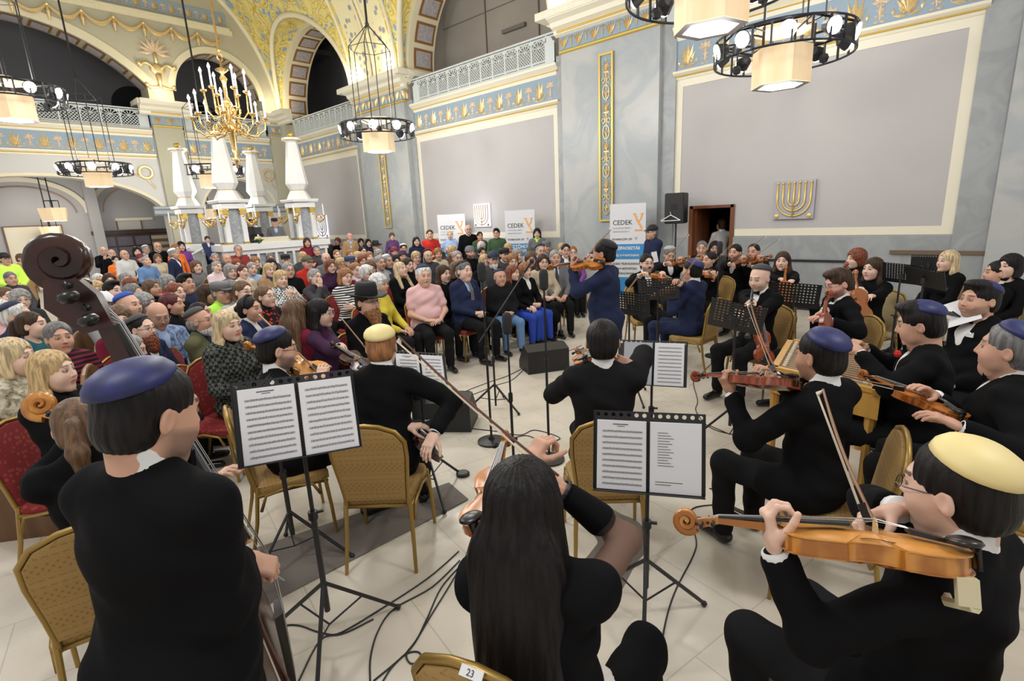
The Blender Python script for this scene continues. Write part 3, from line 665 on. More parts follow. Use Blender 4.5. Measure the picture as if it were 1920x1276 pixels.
struct(MB().box(SX-.06, SX-.02, 2.0, 3.35, .93, .97).box(SX-.06, SX-.02, 3.31, 3.35, .12, .95).box(SX-.06, SX-.02, 2.0, 3.35, .0, .10).build('trim_niche_edge', IRON))
struct(MB().box(SX-.09, SX-.02, -2.5, 1.35, 1.10, 1.16).build('trim_ledge', mat('ledge_brown', (.16, .10, .06), .5)))
# lights --------------------------------------------------------------
def light(kind, loc, e, size=.3, col=(1, .96, .9), aim=None, name='lamp_and_fill_light', ang=None):
    l = bpy.data.lights.new(name, kind); l.energy = e; l.color = col
    if kind == 'POINT': l.shadow_soft_size = size
    if kind == 'AREA': l.shape = 'DISK'; l.size = size
    if kind == 'SPOT': l.shadow_soft_size = size; l.spot_size = R(ang or 100); l.spot_blend = .6
    o = bpy.data.objects.new(name, l); COL.objects.link(o); o.location = [float(x) for x in loc]
    if aim is not None: o.rotation_euler = Vector([float(x) for x in (A(aim, float)-A(loc, float))]).to_track_quat('-Z', 'Y').to_euler()
    return o
W = bpy.data.worlds.new('ambient_fill'); SC.world = W; W.use_nodes = True  # even ambient fill added to the hall, with no source of its own
W.node_tree.nodes['Background'].inputs[0].default_value = (1, .97, .93, 1); W.node_tree.nodes['Background'].inputs[1].default_value = .56
for i_, c in enumerate(LPOS): light('POINT', c-Z3*.75, (105, 105, 105, 140, 25, 40)[i_], .35, (1, .985, .96)); light('POINT', c+Z3*.45, (95, 95, 95, 95, 60, 60)[i_], .35, (1, .97, .93))
for c in ((2.5, 5.5, 4.7), (-1.5, 9, 4.7), (6.5, 8.0, 4.9), (4.5, 12, 4.9), (-1., 2., 4.9), (3.5, -1.5, 4.8)): light('POINT', c, 230, .4, (1, .985, .96))  # added fill points without fixtures, for unseen lamps around the hall
for c in ((6.6, EY-.6, 6.9), (10.5, EY-.7, 6.85), (SX-.5, 14.9, 6.9), (SX-.5, 17.0, 6.9), (SX-.5, 8., 6.9)): light('POINT', c, 34, .14, (1, .88, .64), name='uplight')
light('POINT', atd(432, 200, 12.6)+Z3*.4, 60, .4, (1, .85, .62))
light('POINT', (3, EY+2, 2.9), 60, .4, (1, .93, .82)); light('POINT', (9, EY+2, 2.9), 40, .4, (1, .93, .82))
SC.view_settings.view_transform = 'Standard'; SC.view_settings.look = 'None'; SC.view_settings.exposure = 0.15; SC.view_settings.gamma = 1
cy = SC.cycles; cy.use_denoising = True; cy.max_bounces = 4; cy.diffuse_bounces = 2; cy.glossy_bounces = 2; cy.transmission_bounces = 3; cy.transparent_max_bounces = 6
cy.use_adaptive_sampling = True; cy.adaptive_threshold = .03; cy.sample_clamp_indirect = 4; cy.caustics_reflective = False; cy.caustics_refractive = False
# ------------------------------------------------------------------ implicit surfaces
def _smin(a, b, k):
    if k <= 0: return np.minimum(a, b)
    h = np.maximum(k-np.abs(a-b), 0)/k; return np.minimum(a, b)-h*h*k*.25
def Cp(a, b, ra, rb=None, k=.02, s=1, flat=None): return ('c', A(a, float), A(b, float), ra, ra if rb is None else rb, k, s, flat)
def El(c, r, rot=None, k=.02, s=1): return ('e', A(c, float), A(r, float), rot, None, k, s, None)
def Bx(c, h, rot=None, rd=.01, k=.01, s=1): return ('b', A(c, float), A(h, float), rot, rd, k, s, None)
def field(prims, P):
    """P: tuple of broadcastable x,y,z"""
    X, Y, Z = P; out = []
    for p in prims:
        if p[0] == 'c':
            a, b = p[1], p[2]; fl = p[7]
            if fl is not None: sx, sy, sz = fl
            else: sx = sy = sz = 1.
            ba = (b-a)*A([1/sx, 1/sy, 1/sz]); L2 = max(ba@ba, 1e-9)
            px, py, pz = (X-a[0])/sx, (Y-a[1])/sy, (Z-a[2])/sz
            t = np.clip((px*ba[0]+py*ba[1]+pz*ba[2])/L2, 0, 1)
            d = np.sqrt((px-t*ba[0])**2+(py-t*ba[1])**2+(pz-t*ba[2])**2)-(p[3]+(p[4]-p[3])*t)
        else:
            c = p[1]; px, py, pz = X-c[0], Y-c[1], Z-c[2]
            if p[3] is not None:
                r = p[3]; px, py, pz = (px*r[0, 0]+py*r[1, 0]+pz*r[2, 0], px*r[0, 1]+py*r[1, 1]+pz*r[2, 1], px*r[0, 2]+py*r[1, 2]+pz*r[2, 2])
            if p[0] == 'e':
                r = p[2]; k0 = np.sqrt((px/r[0])**2+(py/r[1])**2+(pz/r[2])**2); k1 = np.sqrt((px/r[0]**2)**2+(py/r[1]**2)**2+(pz/r[2]**2)**2)+1e-9
                d = k0*(k0-1)/k1
            else:
                h = p[2]-p[4]; qx, qy, qz = np.abs(px)-h[0], np.abs(py)-h[1], np.abs(pz)-h[2]
                d = np.sqrt(np.maximum(qx, 0)**2+np.maximum(qy, 0)**2+np.maximum(qz, 0)**2)+np.minimum(np.maximum(qx, np.maximum(qy, qz)), 0)-p[4]
        out.append(d)
    return out
def pbound(p):
    if p[0] == 'c':
        m = max(p[3], p[4])*(A(p[7]) if p[7] is not None else np.ones(3)); return np.minimum(p[1], p[2])-m, np.maximum(p[1], p[2])+m
    r = p[2] if p[3] is None else np.abs(p[3])@p[2]
    return p[1]-r, p[1]+r
def surf(prims, h, disp=None, clip=None):
    pos = [p for p in prims if p[6] > 0]; bs = [pbound(p) for p in pos]
    lo = np.min([b[0] for b in bs], 0)-3*h; hi = np.max([b[1] for b in bs], 0)+3*h
    if clip is not None: lo = np.maximum(lo, clip[0]); hi = np.minimum(hi, clip[1])
    n = np.maximum(np.ceil((hi-lo)/h).astype(int)+1, 4)
    ax = [lo[i]+h*np.arange(n[i]) for i in range(3)]; D = np.full(n, .5, np.float32)
    for p in prims:
        a, b = pbound(p); mg = p[5]+2.5*h
        i0 = np.clip(((a-mg-lo)/h).astype(int), 0, n-1); i1 = np.clip(((b+mg-lo)/h).astype(int)+2, 1, n)
        if np.any(i1 <= i0): continue
        sl = tuple(slice(int(q), int(w)) for q, w in zip(i0, i1))
        P = (ax[0][sl[0]][:, None, None], ax[1][sl[1]][None, :, None], ax[2][sl[2]][None, None, :])
        d = field([p], P)[0].astype(np.float32)
        if p[6] > 0: D[sl] = _smin(D[sl], d, p[5])
        else: D[sl] = -_smin(-D[sl], d, p[5])
    if disp is not None: D = D+disp(ax[0][:, None, None], ax[1][None, :, None], ax[2][None, None, :]).astype(np.float32)
    D[0] = D[-1] = .5; D[:, 0] = D[:, -1] = .5; D[:, :, 0] = D[:, :, -1] = .5
    S = D < 0; nx, ny, nz = n
    cell = np.zeros((nx-1, ny-1, nz-1), np.int8)
    for i in (0, 1):
        for j in (0, 1):
            for k in (0, 1): cell += S[i:nx-1+i, j:ny-1+j, k:nz-1+k]
    act = (cell > 0) & (cell < 8); ids = np.full(act.shape, -1, np.int64); idx = np.argwhere(act); ids[act] = np.arange(len(idx))
    acc = np.zeros((len(idx), 3)); cnt = np.zeros(len(idx))
    I, J, K = idx.T
    cr = [(i, j, k) for i in (0, 1) for j in (0, 1) for k in (0, 1)]
    for a in cr:
        for d_ in range(3):
            if a[d_]: continue
            b = list(a); b[d_] = 1
            va = D[I+a[0], J+a[1], K+a[2]]; vb = D[I+b[0], J+b[1], K+b[2]]; m = (va < 0) != (vb < 0)
            t = np.where(m, va/np.where(m, va-vb, 1), 0)
            q = np.tile(A(a, float), (len(idx), 1)); q[:, d_] += t
            acc[m] += q[m]; cnt[m] += 1
    V = (idx+acc/np.maximum(cnt, 1)[:, None])*h+lo
    Q = []
    for d_ in range(3):
        o = [(1, 2), (2, 0), (0, 1)][d_]
        sl0 = [slice(1, -1)]*3; sl0[d_] = slice(0, -1); sl1 = [slice(1, -1)]*3; sl1[d_] = slice(1, None)
        s0 = S[tuple(sl0)]; s1 = S[tuple(sl1)]; e = np.argwhere(s0 != s1); 
        if not len(e): continue
        base = e.copy()+1; base[:, d_] -= 1
        fl = s0[tuple(e.T)]
        def cid(da, db):
            c = base.copy(); c[:, o[0]] -= da; c[:, o[1]] -= db; return ids[tuple(c.T)]
        q = np.stack([cid(1, 1), cid(0, 1), cid(0, 0), cid(1, 0)], 1); q[~fl] = q[~fl][:, ::-1]; Q.append(q)
    Q = np.vstack(Q) if Q else np.zeros((0, 4), int); Q = Q[(Q >= 0).all(1)]
    return V, Q
def mesh_np(name, V, Q, mats, smooth=True, paint=None, mi=None):
    me = bpy.data.meshes.new(name); me.vertices.add(len(V)); me.vertices.foreach_set('co', np.asarray(V, np.float32).ravel())
    me.loops.add(len(Q)*4); me.loops.foreach_set('vertex_index', np.asarray(Q, np.int32).ravel())
    me.polygons.add(len(Q)); me.polygons.foreach_set('loop_start', np.arange(0, len(Q)*4, 4, dtype=np.int32)); 
    try: me.polygons.foreach_set('loop_total', np.full(len(Q), 4, np.int32))
    except Exception: pass
    if smooth: me.polygons.foreach_set('use_smooth', np.ones(len(Q), bool))
    for m in (mats if isinstance(mats, (list, tuple)) else [mats]): me.materials.append(m)
    if mi is not None: me.polygons.foreach_set('material_index', np.asarray(mi, np.int32))
    if paint is not None:
        at = me.attributes.new('paint', 'FLOAT_COLOR', 'POINT'); at.data.foreach_set('color', np.asarray(paint, np.float32).ravel())
    me.update(calc_edges=True); return me
def obj_np(name, me, parent=None, m=None):
    o = bpy.data.objects.new(name, me); COL.objects.link(o)
    if parent is not None: o.parent = parent
    if m is not None: o.material_slots[0].link = 'OBJECT'; o.material_slots[0].material = m
    return o
# ------------------------------------------------------------------ heads (local: face +Y, centre of the head at 0)
def head_prims(g=0, fat=0., k=1.):
    w = .073+.004*(g == 0)+fat*.6; j = .050+.006*(g == 0)+fat
    P = [El((0, -.018, .035), (w+.003, .094, .086), k=.0), El((0, .018, -.02), (w-.006, .074, .085), k=.03), El((0, .026, -.066), (j, .055, .047), k=.03),
         El((0, .066, -.098), (.021+fat*.3, .018, .017), k=.028), El((.036, .055, -.028), (.026, .026, .026), k=.03), El((-.036, .055, -.028), (.026, .026, .026), k=.03),
         Cp((-.030, .073, .033), (.030, .073, .033), .013, k=.02),
         El((.031, .092, .012), (.017, .012, .012), k=.012, s=-1), El((-.031, .092, .012), (.017, .012, .012), k=.012, s=-1),
         El((.031, .076, .011), (.0145, .0125, .0115), k=.004), El((-.031, .076, .011), (.0145, .0125, .0115), k=.004),
         Cp((0, .083, .022), (0, .102, -.020), .0070, .0102, k=.012), Cp((-.010, .093, -.025), (.010, .093, -.025), .0068, k=.008),
         Cp((-.017, .083, -.054), (.017, .083, -.054), .0058, k=.008), Cp((-.014, .083, -.063), (.014, .083, -.063), .0068, k=.008), El((0, .093, -.0585), (.024, .006, .0016), k=.003, s=-1)]
    for s_ in (-1, 1):
        P += [El((s_*(w+.004), -.008, -.002), (.008, .019, .031), rotz(s_*.35)@rotx(-.15), k=.008), El((s_*(w+.012), -.004, .002), (.006, .009, .018), rotz(s_*.35), k=.006, s=-1)]
    if fat > .003: P.append(El((0, .03, -.115), (.045, .045, .028), k=.03))
    return P
_cache = {}
def head_mesh(g, fat, h):
    key = ('head', g, round(fat, 3), h)
    if key not in _cache: _cache[key] = surf(head_prims(g, fat), h)
    return _cache[key]
def face_paint(V, brow, lips=(.42, .13, .11), eye=(.05, .035, .03), stub=0., stc=(.10, .07, .06), big=1., closed=False):
    x, y, z = V.T; ax = np.abs(x); C = np.zeros((len(V), 4))
    def put(m, c, a): C[m, :3] = c; C[m, 3] = np.maximum(C[m, 3], a)
    fr = y > .045
    if stub > 0:
        m = (z < -.02) & (y > -.02) & ~((ax < .03) & (z > -.045)) & (z > -.13)
        w_ = stub*np.clip((-.025+.2*np.clip(ax-.035, 0, .1)-z)/.02, 0, 1)*np.clip((y+.015)/.03, 0, 1)*np.clip((z+.128)/.025, 0, 1); C[m, :3] = stc; C[m, 3] = w_[m]
    put(fr & (np.hypot((ax-.042)/.02, (z+.03)/.018) < 1), (.62, .25, .18), .22)
    e = max(big, 1.)
    put(fr & (ax > .012) & (ax < .05) & (np.abs(z-(.036+.004*np.cos((ax-.03)*60))) < .0045*e), brow, .8)
    q = np.hypot((ax-.031)/(.0145*e), (z-.011)/(.0068*e)); put(fr & (q < 1.15), (.10, .05, .04), .75)
    if not closed:
        put(fr & (q < .82), (.50, .47, .45), .9); put(fr & (np.hypot(ax-.031, z-.012) < .0056*e), eye, 1.); put(fr & (np.hypot((ax-.031)/.0155, (z-.0165)/.0022) < 1), (.05, .025, .02), .8)
    q = np.hypot(x/.0255, (z+.058)/(.0115*e)); put(fr & (q < 1) & (y > .07), lips, .8)
    put(fr & (np.abs(z+.0585) < .0018*e) & (ax < .022) & (y > .07), (.2, .05, .05), .8)
    put((y > .09) & (z < -.026) & (z > -.034) & (np.abs(ax-.008) < .003), (.15, .06, .05), .6)
    return C
def stripes(f=300, a=.0018): return lambda X, Y, Z: a*np.sin(f*np.arctan2(X, Y+.02)*.09+12*Z)+0*Z
def curls(a=.006, f=160): return lambda X, Y, Z: a*np.sin(f*X)*np.sin(f*Y+1)*np.sin(f*Z)
def hair_mesh(style, h):
    key = ('hair', style, h)
    if key in _cache: return _cache[key]
    cut = lambda y0=.118, rz=.085, z0=-.035, rx=.066: [El((0, y0+.004, z0+.012), (rx+.002, .082, rz+.012), rotx(.12), k=.010, s=-1)]
    ears = [El((s_*.090, -.004, -.010), (.020, .021, .033), k=.005, s=-1) for s_ in (-1, 1)]
    cap = El((0, -.020, .037), (.086, .104, .096), k=0); back = El((0, -.048, -.02), (.074, .076, .080), k=.02)
    nape = Bx((0, 0, -.20), (.3, .3, .12), rd=0, k=.01, s=-1); disp = stripes()
    fb = Bx((0, .142, -.10), (.3, .10, .118), rd=0, k=.012, s=-1)       # remove below the temples in front
    if style in ('short', 'quiff', 'fade', 'receding', 'bald', 'bun', 'pony'): disp = stripes(300, .0007)
    if style == 'short': P = [cap, back, fb, *cut(.125, .098, -.004, .073), *ears, nape]
    elif style == 'quiff': P = [cap, back, El((0, .02, .105), (.062, .075, .035), rotx(.15), k=.03), fb, *cut(.125, .095, -.012, .07), *ears, nape]
    elif style == 'fade': P = [El((0, -.018, .042), (.0850, .102, .092), k=0), El((0, -.044, -.018), (.075, .073, .079), k=.02), fb, *cut(.125, .098, .0, .073), *ears, nape]
    elif style == 'receding': P = [El((0, -.022, .035), (.084, .102, .093), k=0), back, fb, El((0, .125, .03), (.080, .095, .09), k=.01, s=-1), *ears, nape]
    elif style == 'bald': P = [El((0, -.020, .01), (.084, .102, .085), k=0), back, fb, Bx((0, 0, .165), (.3, .3, .125), rotx(.25), rd=0, k=.02, s=-1), El((0, .14, .02), (.2, .11, .12), k=.01, s=-1), *ears, nape]
    elif style == 'curly': P = [El((0, -.02, .045), (.104, .115, .108), k=0), El((0, -.05, -.03), (.098, .085, .085), k=.03), *cut(.128, .090, -.030, .068), Bx((0, 0, -.22), (.3, .3, .11), rd=0, k=.01, s=-1)]; disp = curls()
    elif style == 'puff': P = [El((0, -.02, .050), (.098, .108, .098), k=0), El((0, -.05, -.01), (.090, .080, .075), k=.03), *cut(.126, .088, -.028, .066), Bx((0, 0, -.20), (.3, .3, .12), rd=0, k=.01, s=-1), Bx((0, .15, -.12), (.3, .11, .11), rd=0, k=.02, s=-1)]; disp = curls(.0035, 110)
    elif style == 'bob': P = [El((0, -.02, .043), (.094, .110, .101), k=0), Cp((.070, -.022, .02), (.076, -.008, -.095), .030, .028, k=.03), Cp((-.070, -.022, .02), (-.076, -.008, -.095), .030, .028, k=.03), El((0, -.062, -.045), (.088, .060, .095), k=.03), *cut(.124, .105, -.040, .060)]
    elif style == 'long':
        P = [El((0, -.02, .040), (.089, .106, .097), k=0), El((0, -.065, -.08), (.092, .055, .14), k=.03), Cp((0, -.085, -.12), (0, -.12, -.36), .080, .055, k=.04, flat=(1, .55, 1))]
        for s_ in (-1, 1): P += [Cp((s_*.070, -.025, .02), (s_*.086, -.022, -.12), .028, .032, k=.03), Cp((s_*.086, -.02, -.12), (s_*.108, .03, -.28), .036, .024, k=.03)]
        P += cut(.124, .115, -.045, .058)
    elif style == 'longback':
        P = [El((0, -.02, .042), (.092, .108, .099), k=0), El((0, -.07, -.08), (.100, .065, .14), k=.03), Cp((0, -.10, -.12), (0, -.13, -.52), .125, .12, k=.05, flat=(1, .45, 1)), Cp((.04, -.12, -.45), (.02, -.13, -.62), .07, .03, k=.05, flat=(1, .5, 1))]
        for s_ in (-1, 1): P += [Cp((s_*.070, -.01, .02), (s_*.085, -.02, -.14), .028, .030, k=.03)]
        P += cut(.124, .115, -.045, .060)
    elif style == 'bun': P = [El((0, -.021, .036), (.083, .101, .092), k=0), back, El((0, -.125, .01), (.036, .034, .036), k=.01), fb, *cut(.125, .100, -.004, .070), *ears, nape]
    elif style == 'pony':
        P = [El((0, -.021, .036), (.083, .101, .092), k=0), back, fb, *cut(.125, .100, -.004, .070), *ears, nape, El((0, -.118, .035), (.022, .022, .024), k=.01), Cp((0, -.14, .03), (.0, -.155, -.08), .028, .036, k=.02), Cp((0, -.155, -.08), (.01, -.13, -.25), .036, .016, k=.02)]
    elif style == 'beard': P = [El((0, .030, -.078), (.062, .066, .062), k=0), Cp((0, .075, -.10), (0, .075, -.125), .035, .028, k=.03), Bx((0, .0, .09), (.3, .3, .125), rd=0, k=.01, s=-1), Bx((0, -.14, -.05), (.3, .12, .3), rd=0, k=.01, s=-1), El((0, .104, -.030), (.032, .030, .022), k=.008, s=-1), El((0, .098, -.0575), (.020, .02, .006), k=.004, s=-1)]; disp = curls(.002, 200)
    elif style == 'fullbeard': P = [El((0, .034, -.082), (.068, .070, .066), k=0), El((0, .070, -.15), (.055, .042, .075), k=.04), Bx((0, .0, .092), (.3, .3, .125), rd=0, k=.01, s=-1), Bx((0, -.14, -.05), (.3, .12, .3), rd=0, k=.01, s=-1), El((0, .108, -.026), (.032, .030, .018), k=.006, s=-1), El((0, .105, -.0575), (.016, .02, .005), k=.004, s=-1)]; disp = curls(.004, 180)
    elif style == 'moustache': P = [Cp((-.022, .088, -.047), (0, .096, -.041), .005, .007, k=.005), Cp((.022, .088, -.047), (0, .096, -.041), .005, .007, k=.005)]; disp = None
    elif style == 'goatee': P = [El((0, .075, -.098), (.022, .018, .022), k=0), Cp((-.024, .078, -.05), (-.02, .074, -.09), .005, k=.01), Cp((.024, .078, -.05), (.02, .074, -.09), .005, k=.01), Cp((-.022, .086, -.047), (.022, .086, -.047), .005, k=.005)]; disp = None
    V, Q = surf(P, h, disp); _cache[key] = (V, Q); return V, Q
# headgear, built once per kind, shared
def gear(kind):
    key = ('gear', kind)
    if key in _cache: return _cache[key]
    m = MB(); n = 24
    if kind == 'kippah':
        B = rotx(.42); rs = [[(r*1.0*cos(2*pi*k/n)*(1+.02*cos(8*pi*k/n)), r*1.08*sin(2*pi*k/n), z) for k in range(n)] for r, z in ((.086, -.014), (.0895, -.012), (.086, .006), (.073, .024), (.050, .037), (.02, .044), (.002, .045))]
        m.at(B, (0, -.050, .085)); m.rings(rs)
    elif kind == 'kippah_top':
        m.at(rotx(.12), (0, -.030, .092)); m.rings([[(r*cos(2*pi*k/n)*(1+.02*cos(8*pi*k/n)), r*1.08*sin(2*pi*k/n), z) for k in range(n)] for r, z in ((.078, -.012), (.0815, -.010), (.077, .012), (.064, .030), (.044, .044), (.02, .051), (.002, .053))])
    elif kind == 'fedora':
        m.at(rotx(-.06), (0, -.012, .058)); m.lathe([(.088, 0), (.092, .02), (.086, .09), (.078, .118), (.05, .125), (.03, .108), (.005, .104)], n, rot=np.diag([1, 1.15, 1])); rs = []
        for r, z in ((.088, .006), (.12, -.002), (.165, .012), (.168, .016), (.12, .006), (.088, .012)): rs.append([(r*cos(2*pi*k/n), r*1.15*sin(2*pi*k/n), z+.012*cos(4*pi*k/n)*(r > .15)) for k in range(n)])
        m.rings(rs)
    elif kind in ('cap', 'flatcap'):
        f = kind == 'flatcap'; m.at(rotx(-.05), (0, -.015, .045))
        m.lathe([(.088, -.005), (.092, .02), (.094 if f else .084, .05), (.085 if f else .066, .072), (.05, .082 if f else .092), (.004, .084 if f else .10)], n, rot=np.diag([1, 1.14, 1]))
        m.T = (rotx(-.12), A([0, .085, .048])); m.rings([[(-.07, -.03, z), (-.055, .035, z-.004), (-.02, .066 if not f else .05, z-.008), (.02, .066 if not f else .05, z-.008), (.055, .035, z-.004), (.07, -.03, z)] for z in (0, .006)])
    elif kind == 'beanie': m.at(None, (0, -.018, .038)); m.lathe([(.088, -.02), (.095, -.01), (.096, .02), (.09, .028), (.084, .065), (.055, .095), (.02, .105), (.003, .106)], n, rot=np.diag([1, 1.13, 1]))
    elif kind == 'glasses':
        for s_ in (-1, 1):
            m.tube([(s_*.032+.0225*cos(t), .1, .008+.0155*sin(t)) for t in np.linspace(0, 2*pi, 13)], .0016, 4)
            m.tube([(s_*.054, .1, .012), (s_*.074, .075, .013), (s_*.080, .0, .010)], .0018, 4)
        m.tube([(-.010, .1, .010), (0, .103, .013), (.010, .1, .010)], .0016, 4)
    elif kind == 'sunglasses':
        for s_ in (-1, 1): m.ball((s_*.031, .096, .008), (.024, .006, .018), 10); m.tube([(s_*.054, .095, .012), (s_*.080, .0, .010)], .0025, 4)
    elif kind == 'headband': m.tube([(.088*cos(t), -.015+.02*0, .04+.096*sin(t)) for t in np.linspace(-.1, pi+.1, 18)], .012, 6)
    o = m.build(kind, [mat('black_cloth', (.012, .012, .014), .75)], smooth=kind not in ('glasses',))
    me = o.data; bpy.data.objects.remove(o); _cache[key] = me; return me
# ------------------------------------------------------------------ hands (wrist at 0, fingers +Y, palm faces -Z, thumb on -X : right hand)
def hand_prims(curl=.5, spread=.0, thumb=.5):
    P = [Bx((.0, .045, 0), (.036, .046, .0125), rd=.011, k=.012), Cp((0, -.03, 0), (0, .02, 0), .024, .026, k=.02, flat=(1.1, 1, .75))]
    for i, (x, ln, r) in enumerate(((-.028, .072, .0088), (-.0095, .080, .0090), (.0095, .075, .0086), (.028, .060, .0076))):
        p = A([x, .085-.004*abs(i-1.3), 0.]); a = .0; az = (i-1.5)*spread
        c = curl[i] if hasattr(curl, '__len__') else curl*(1+.08*i)
        for s_, f in ((.42, .75), (.32, 1.15), (.26, .8)):
            a += c*f; d = A([sin(az), cos(a)*cos(az), -sin(a)]); q = p+d*ln*s_*1.05; P.append(Cp(p, q, r, r*.93, k=.004)); p = q; r *= .94
    p = A([-.026, .022, -.006]); d = nrm([-.75*(1-thumb*.5), .62, -.25-.75*thumb]); q = p+d*.042; P.append(Cp(p, q, .0145, .0115, k=.014)); d2 = nrm(d+A([.45*thumb, .35, -.12])); w_ = q+d2*.032; P.append(Cp(q, w_, .0108, .0095, k=.004)); P.append(Cp(w_, w_+nrm(d2+A([.25*thumb, .2, 0]))*.024, .0098, .008, k=.004))
    return P
HP = {'relax': (.35, .05, .35), 'flat': (.12, .07, .15), 'grip': (.95, .0, .9), 'bow': (.70, .02, .75), 'neck': (.95, .03, .35), 'fist': (1.25, 0, .8)}
def hand_mesh(kind, left, h):
    key = ('hand', kind, left, h)
    if key not in _cache:
        V, Q = surf(hand_prims(*HP[kind]), h)
        if left: V = V*A([-1, 1, 1]); Q = Q[:, ::-1]
        _cache[key] = (V, Q)
    return _cache[key]
# ------------------------------------------------------------------ people
TONES = {'a': (.66, .40, .29), 'b': (.58, .33, .23), 'c': (.72, .48, .37), 'd': (.48, .26, .17), 'p': (.70, .38, .30)}
HAIR = {'k': (.012, .010, .010), 'b': (.055, .030, .018), 'm': (.13, .070, .035), 'r': (.20, .055, .025), 'y': (.55, .38, .18), 'l': (.62, .48, .28), 'g': (.30, .29, .28), 'w': (.68, .67, .65), 's': (.16, .155, .155), 'o': (.30, .13, .05), 'u': (.10, .018, .02)}
def skin(t): return mat('skin_'+t, TONES[t], .5, paint=True, spec=.35)
def hairm(c): return mat('hair_'+c, HAIR[c], .5, kind='hair', sc=60, bump=.6, spec=.2 if c in 'kb' else .35)
CL = {'blk': (.006, .006, .007), 'blk2': (.012, .012, .013), 'nvy': (.015, .022, .060), 'nv2': (.035, .05, .12), 'gry': (.14, .14, .15), 'dgr': (.05, .05, .055), 'lgr': (.38, .38, .38), 'wht': (.75, .75, .74), 'pnk': (.72, .45, .45), 'lpk': (.75, .60, .62), 'red': (.50, .03, .02), 'bor': (.16, .012, .03), 'dpu': (.045, .015, .045), 'pur': (.20, .06, .28), 'lbl': (.35, .47, .72), 'den': (.14, .25, .45), 'blu': (.03, .07, .40), 'teal': (.02, .10, .12), 'grn': (.05, .10, .05), 'olv': (.10, .10, .05), 'lim': (.45, .85, .10), 'hvy': (.62, .95, .12), 'yel': (.62, .50, .06), 'org': (.85, .20, .04), 'brn': (.10, .05, .03), 'tan': (.38, .24, .12), 'bge': (.50, .42, .30), 'crm': (.70, .62, .48), 'wool': (.09, .10, .085)}
def cloth(c, lo=1.):
    """c: colour code, optionally code/pattern/code2"""
    p = c.split('/')
    if len(p) == 1: return mat('cloth_'+c, CL[c], .9, spec=.1 if 'blk' in c else .22, bump=.15)
    k, sc = {'st': ('stripe', 9), 'vs': ('vstripe', 22), 'ck': ('check', 36), 'dt': ('dots', 16), 'fl': ('dots', 24), 'mt': ('mottle', 26)}[p[1]]
    return mat('cloth_'+c.replace('/', '_'), CL[p[0]], .85, kind=k, col2=CL[p[2]], sc=sc, spec=.25)
def ik(S, Wr, l1, l2, pole):
    S, Wr = A(S, float), A(Wr, float); d = Wr-S; L_ = np.linalg.norm(d)
    if L_ > (l1+l2)*.995: Wr = S+d/L_*(l1+l2)*.995; d = Wr-S; L_ = np.linalg.norm(d)
    L_ = max(L_, abs(l1-l2)+.03); u = d/np.linalg.norm(d); a = (l1*l1-l2*l2+L_*L_)/(2*L_); h = math.sqrt(max(l1*l1-a*a, 0)); p = A(pole, float)-u*np.dot(pole, u); p = nrm(p)
    return S+u*a+p*h, Wr
def torso(g, f, e, sit):
    w = -.016 if g else 0
    P = [El((0, -.01, .03), (.160+f+e, .122+f+e, .115+e), k=0), El((0, .015+f*.5, .17), (.142+f+w+e, .105+f+e, .13+e), k=.05), El((0, .005, .35), (.160+f*.6+w+e, .110+f*.4+e, .17+e), k=.05),
         Cp((-.150-w, -.012, .468), (.150+w, -.012, .468), .056+e, k=.04)]
    for s_ in (-1, 1):
        P.append(Cp((s_*.10, -.015, .49), (s_*.02, -.015, .54), .040+e*.8, .046+e*.6, k=.04))
        if g: P.append(El((s_*.070, .085, .325), (.062+e*.6, .058+e*.6, .060+e*.6), k=.03))
    return P
ARM = dict(l1=.285, l2=.255)
POSES = {   # wrists in hip-centred upper coordinates  (right, left), finger directions, palm normals, hand kinds
 'lap': (((.09, .30, .10), (-.10, .30, .10)), ((-.5, .85, -.3), (.5, .85, -.3)), ((0, 0, -1), (0, 0, -1)), ('relax', 'relax')),
 'fold': (((.075, .24, .12), (-.10, .25, .11)), ((-.85, .5, 0), (.85, .5, 0)), ((0, -.3, -1), (0, -.3, -1)), ('relax', 'relax')),
 'cross': (((-.08, .21, .27), (.06, .24, .25)), ((-1, .1, .2), (1, .0, .1)), ((0, -1, 0), (0, -1, 0)), ('relax', 'relax')),
 'chin': (((.06, .17, .52), (-.05, .26, .18)), ((-.1, .1, 1), (.9, .3, 0)), ((-.3, -1, 0), (0, 0, -1)), ('relax', 'relax')),
 'side': (((.25, .03, -.06), (-.25, .03, -.06)), ((0, .1, -1), (0, .1, -1)), ((-1, 0, 0), (1, 0, 0)), ('relax', 'relax')),
 'phone': (((.06, .30, .42), (-.06, .30, .40)), ((-.2, .3, 1), (.2, .3, 1)), ((-.3, -1, 0), (.3, -1, 0)), ('grip', 'grip')),
 'front': (((.05, .17, -.02), (-.05, .17, -.02)), ((-.6, .2, -.8), (.6, .2, -.8)), ((-.3, -1, 0), (.3, -1, 0)), ('relax', 'relax'))}
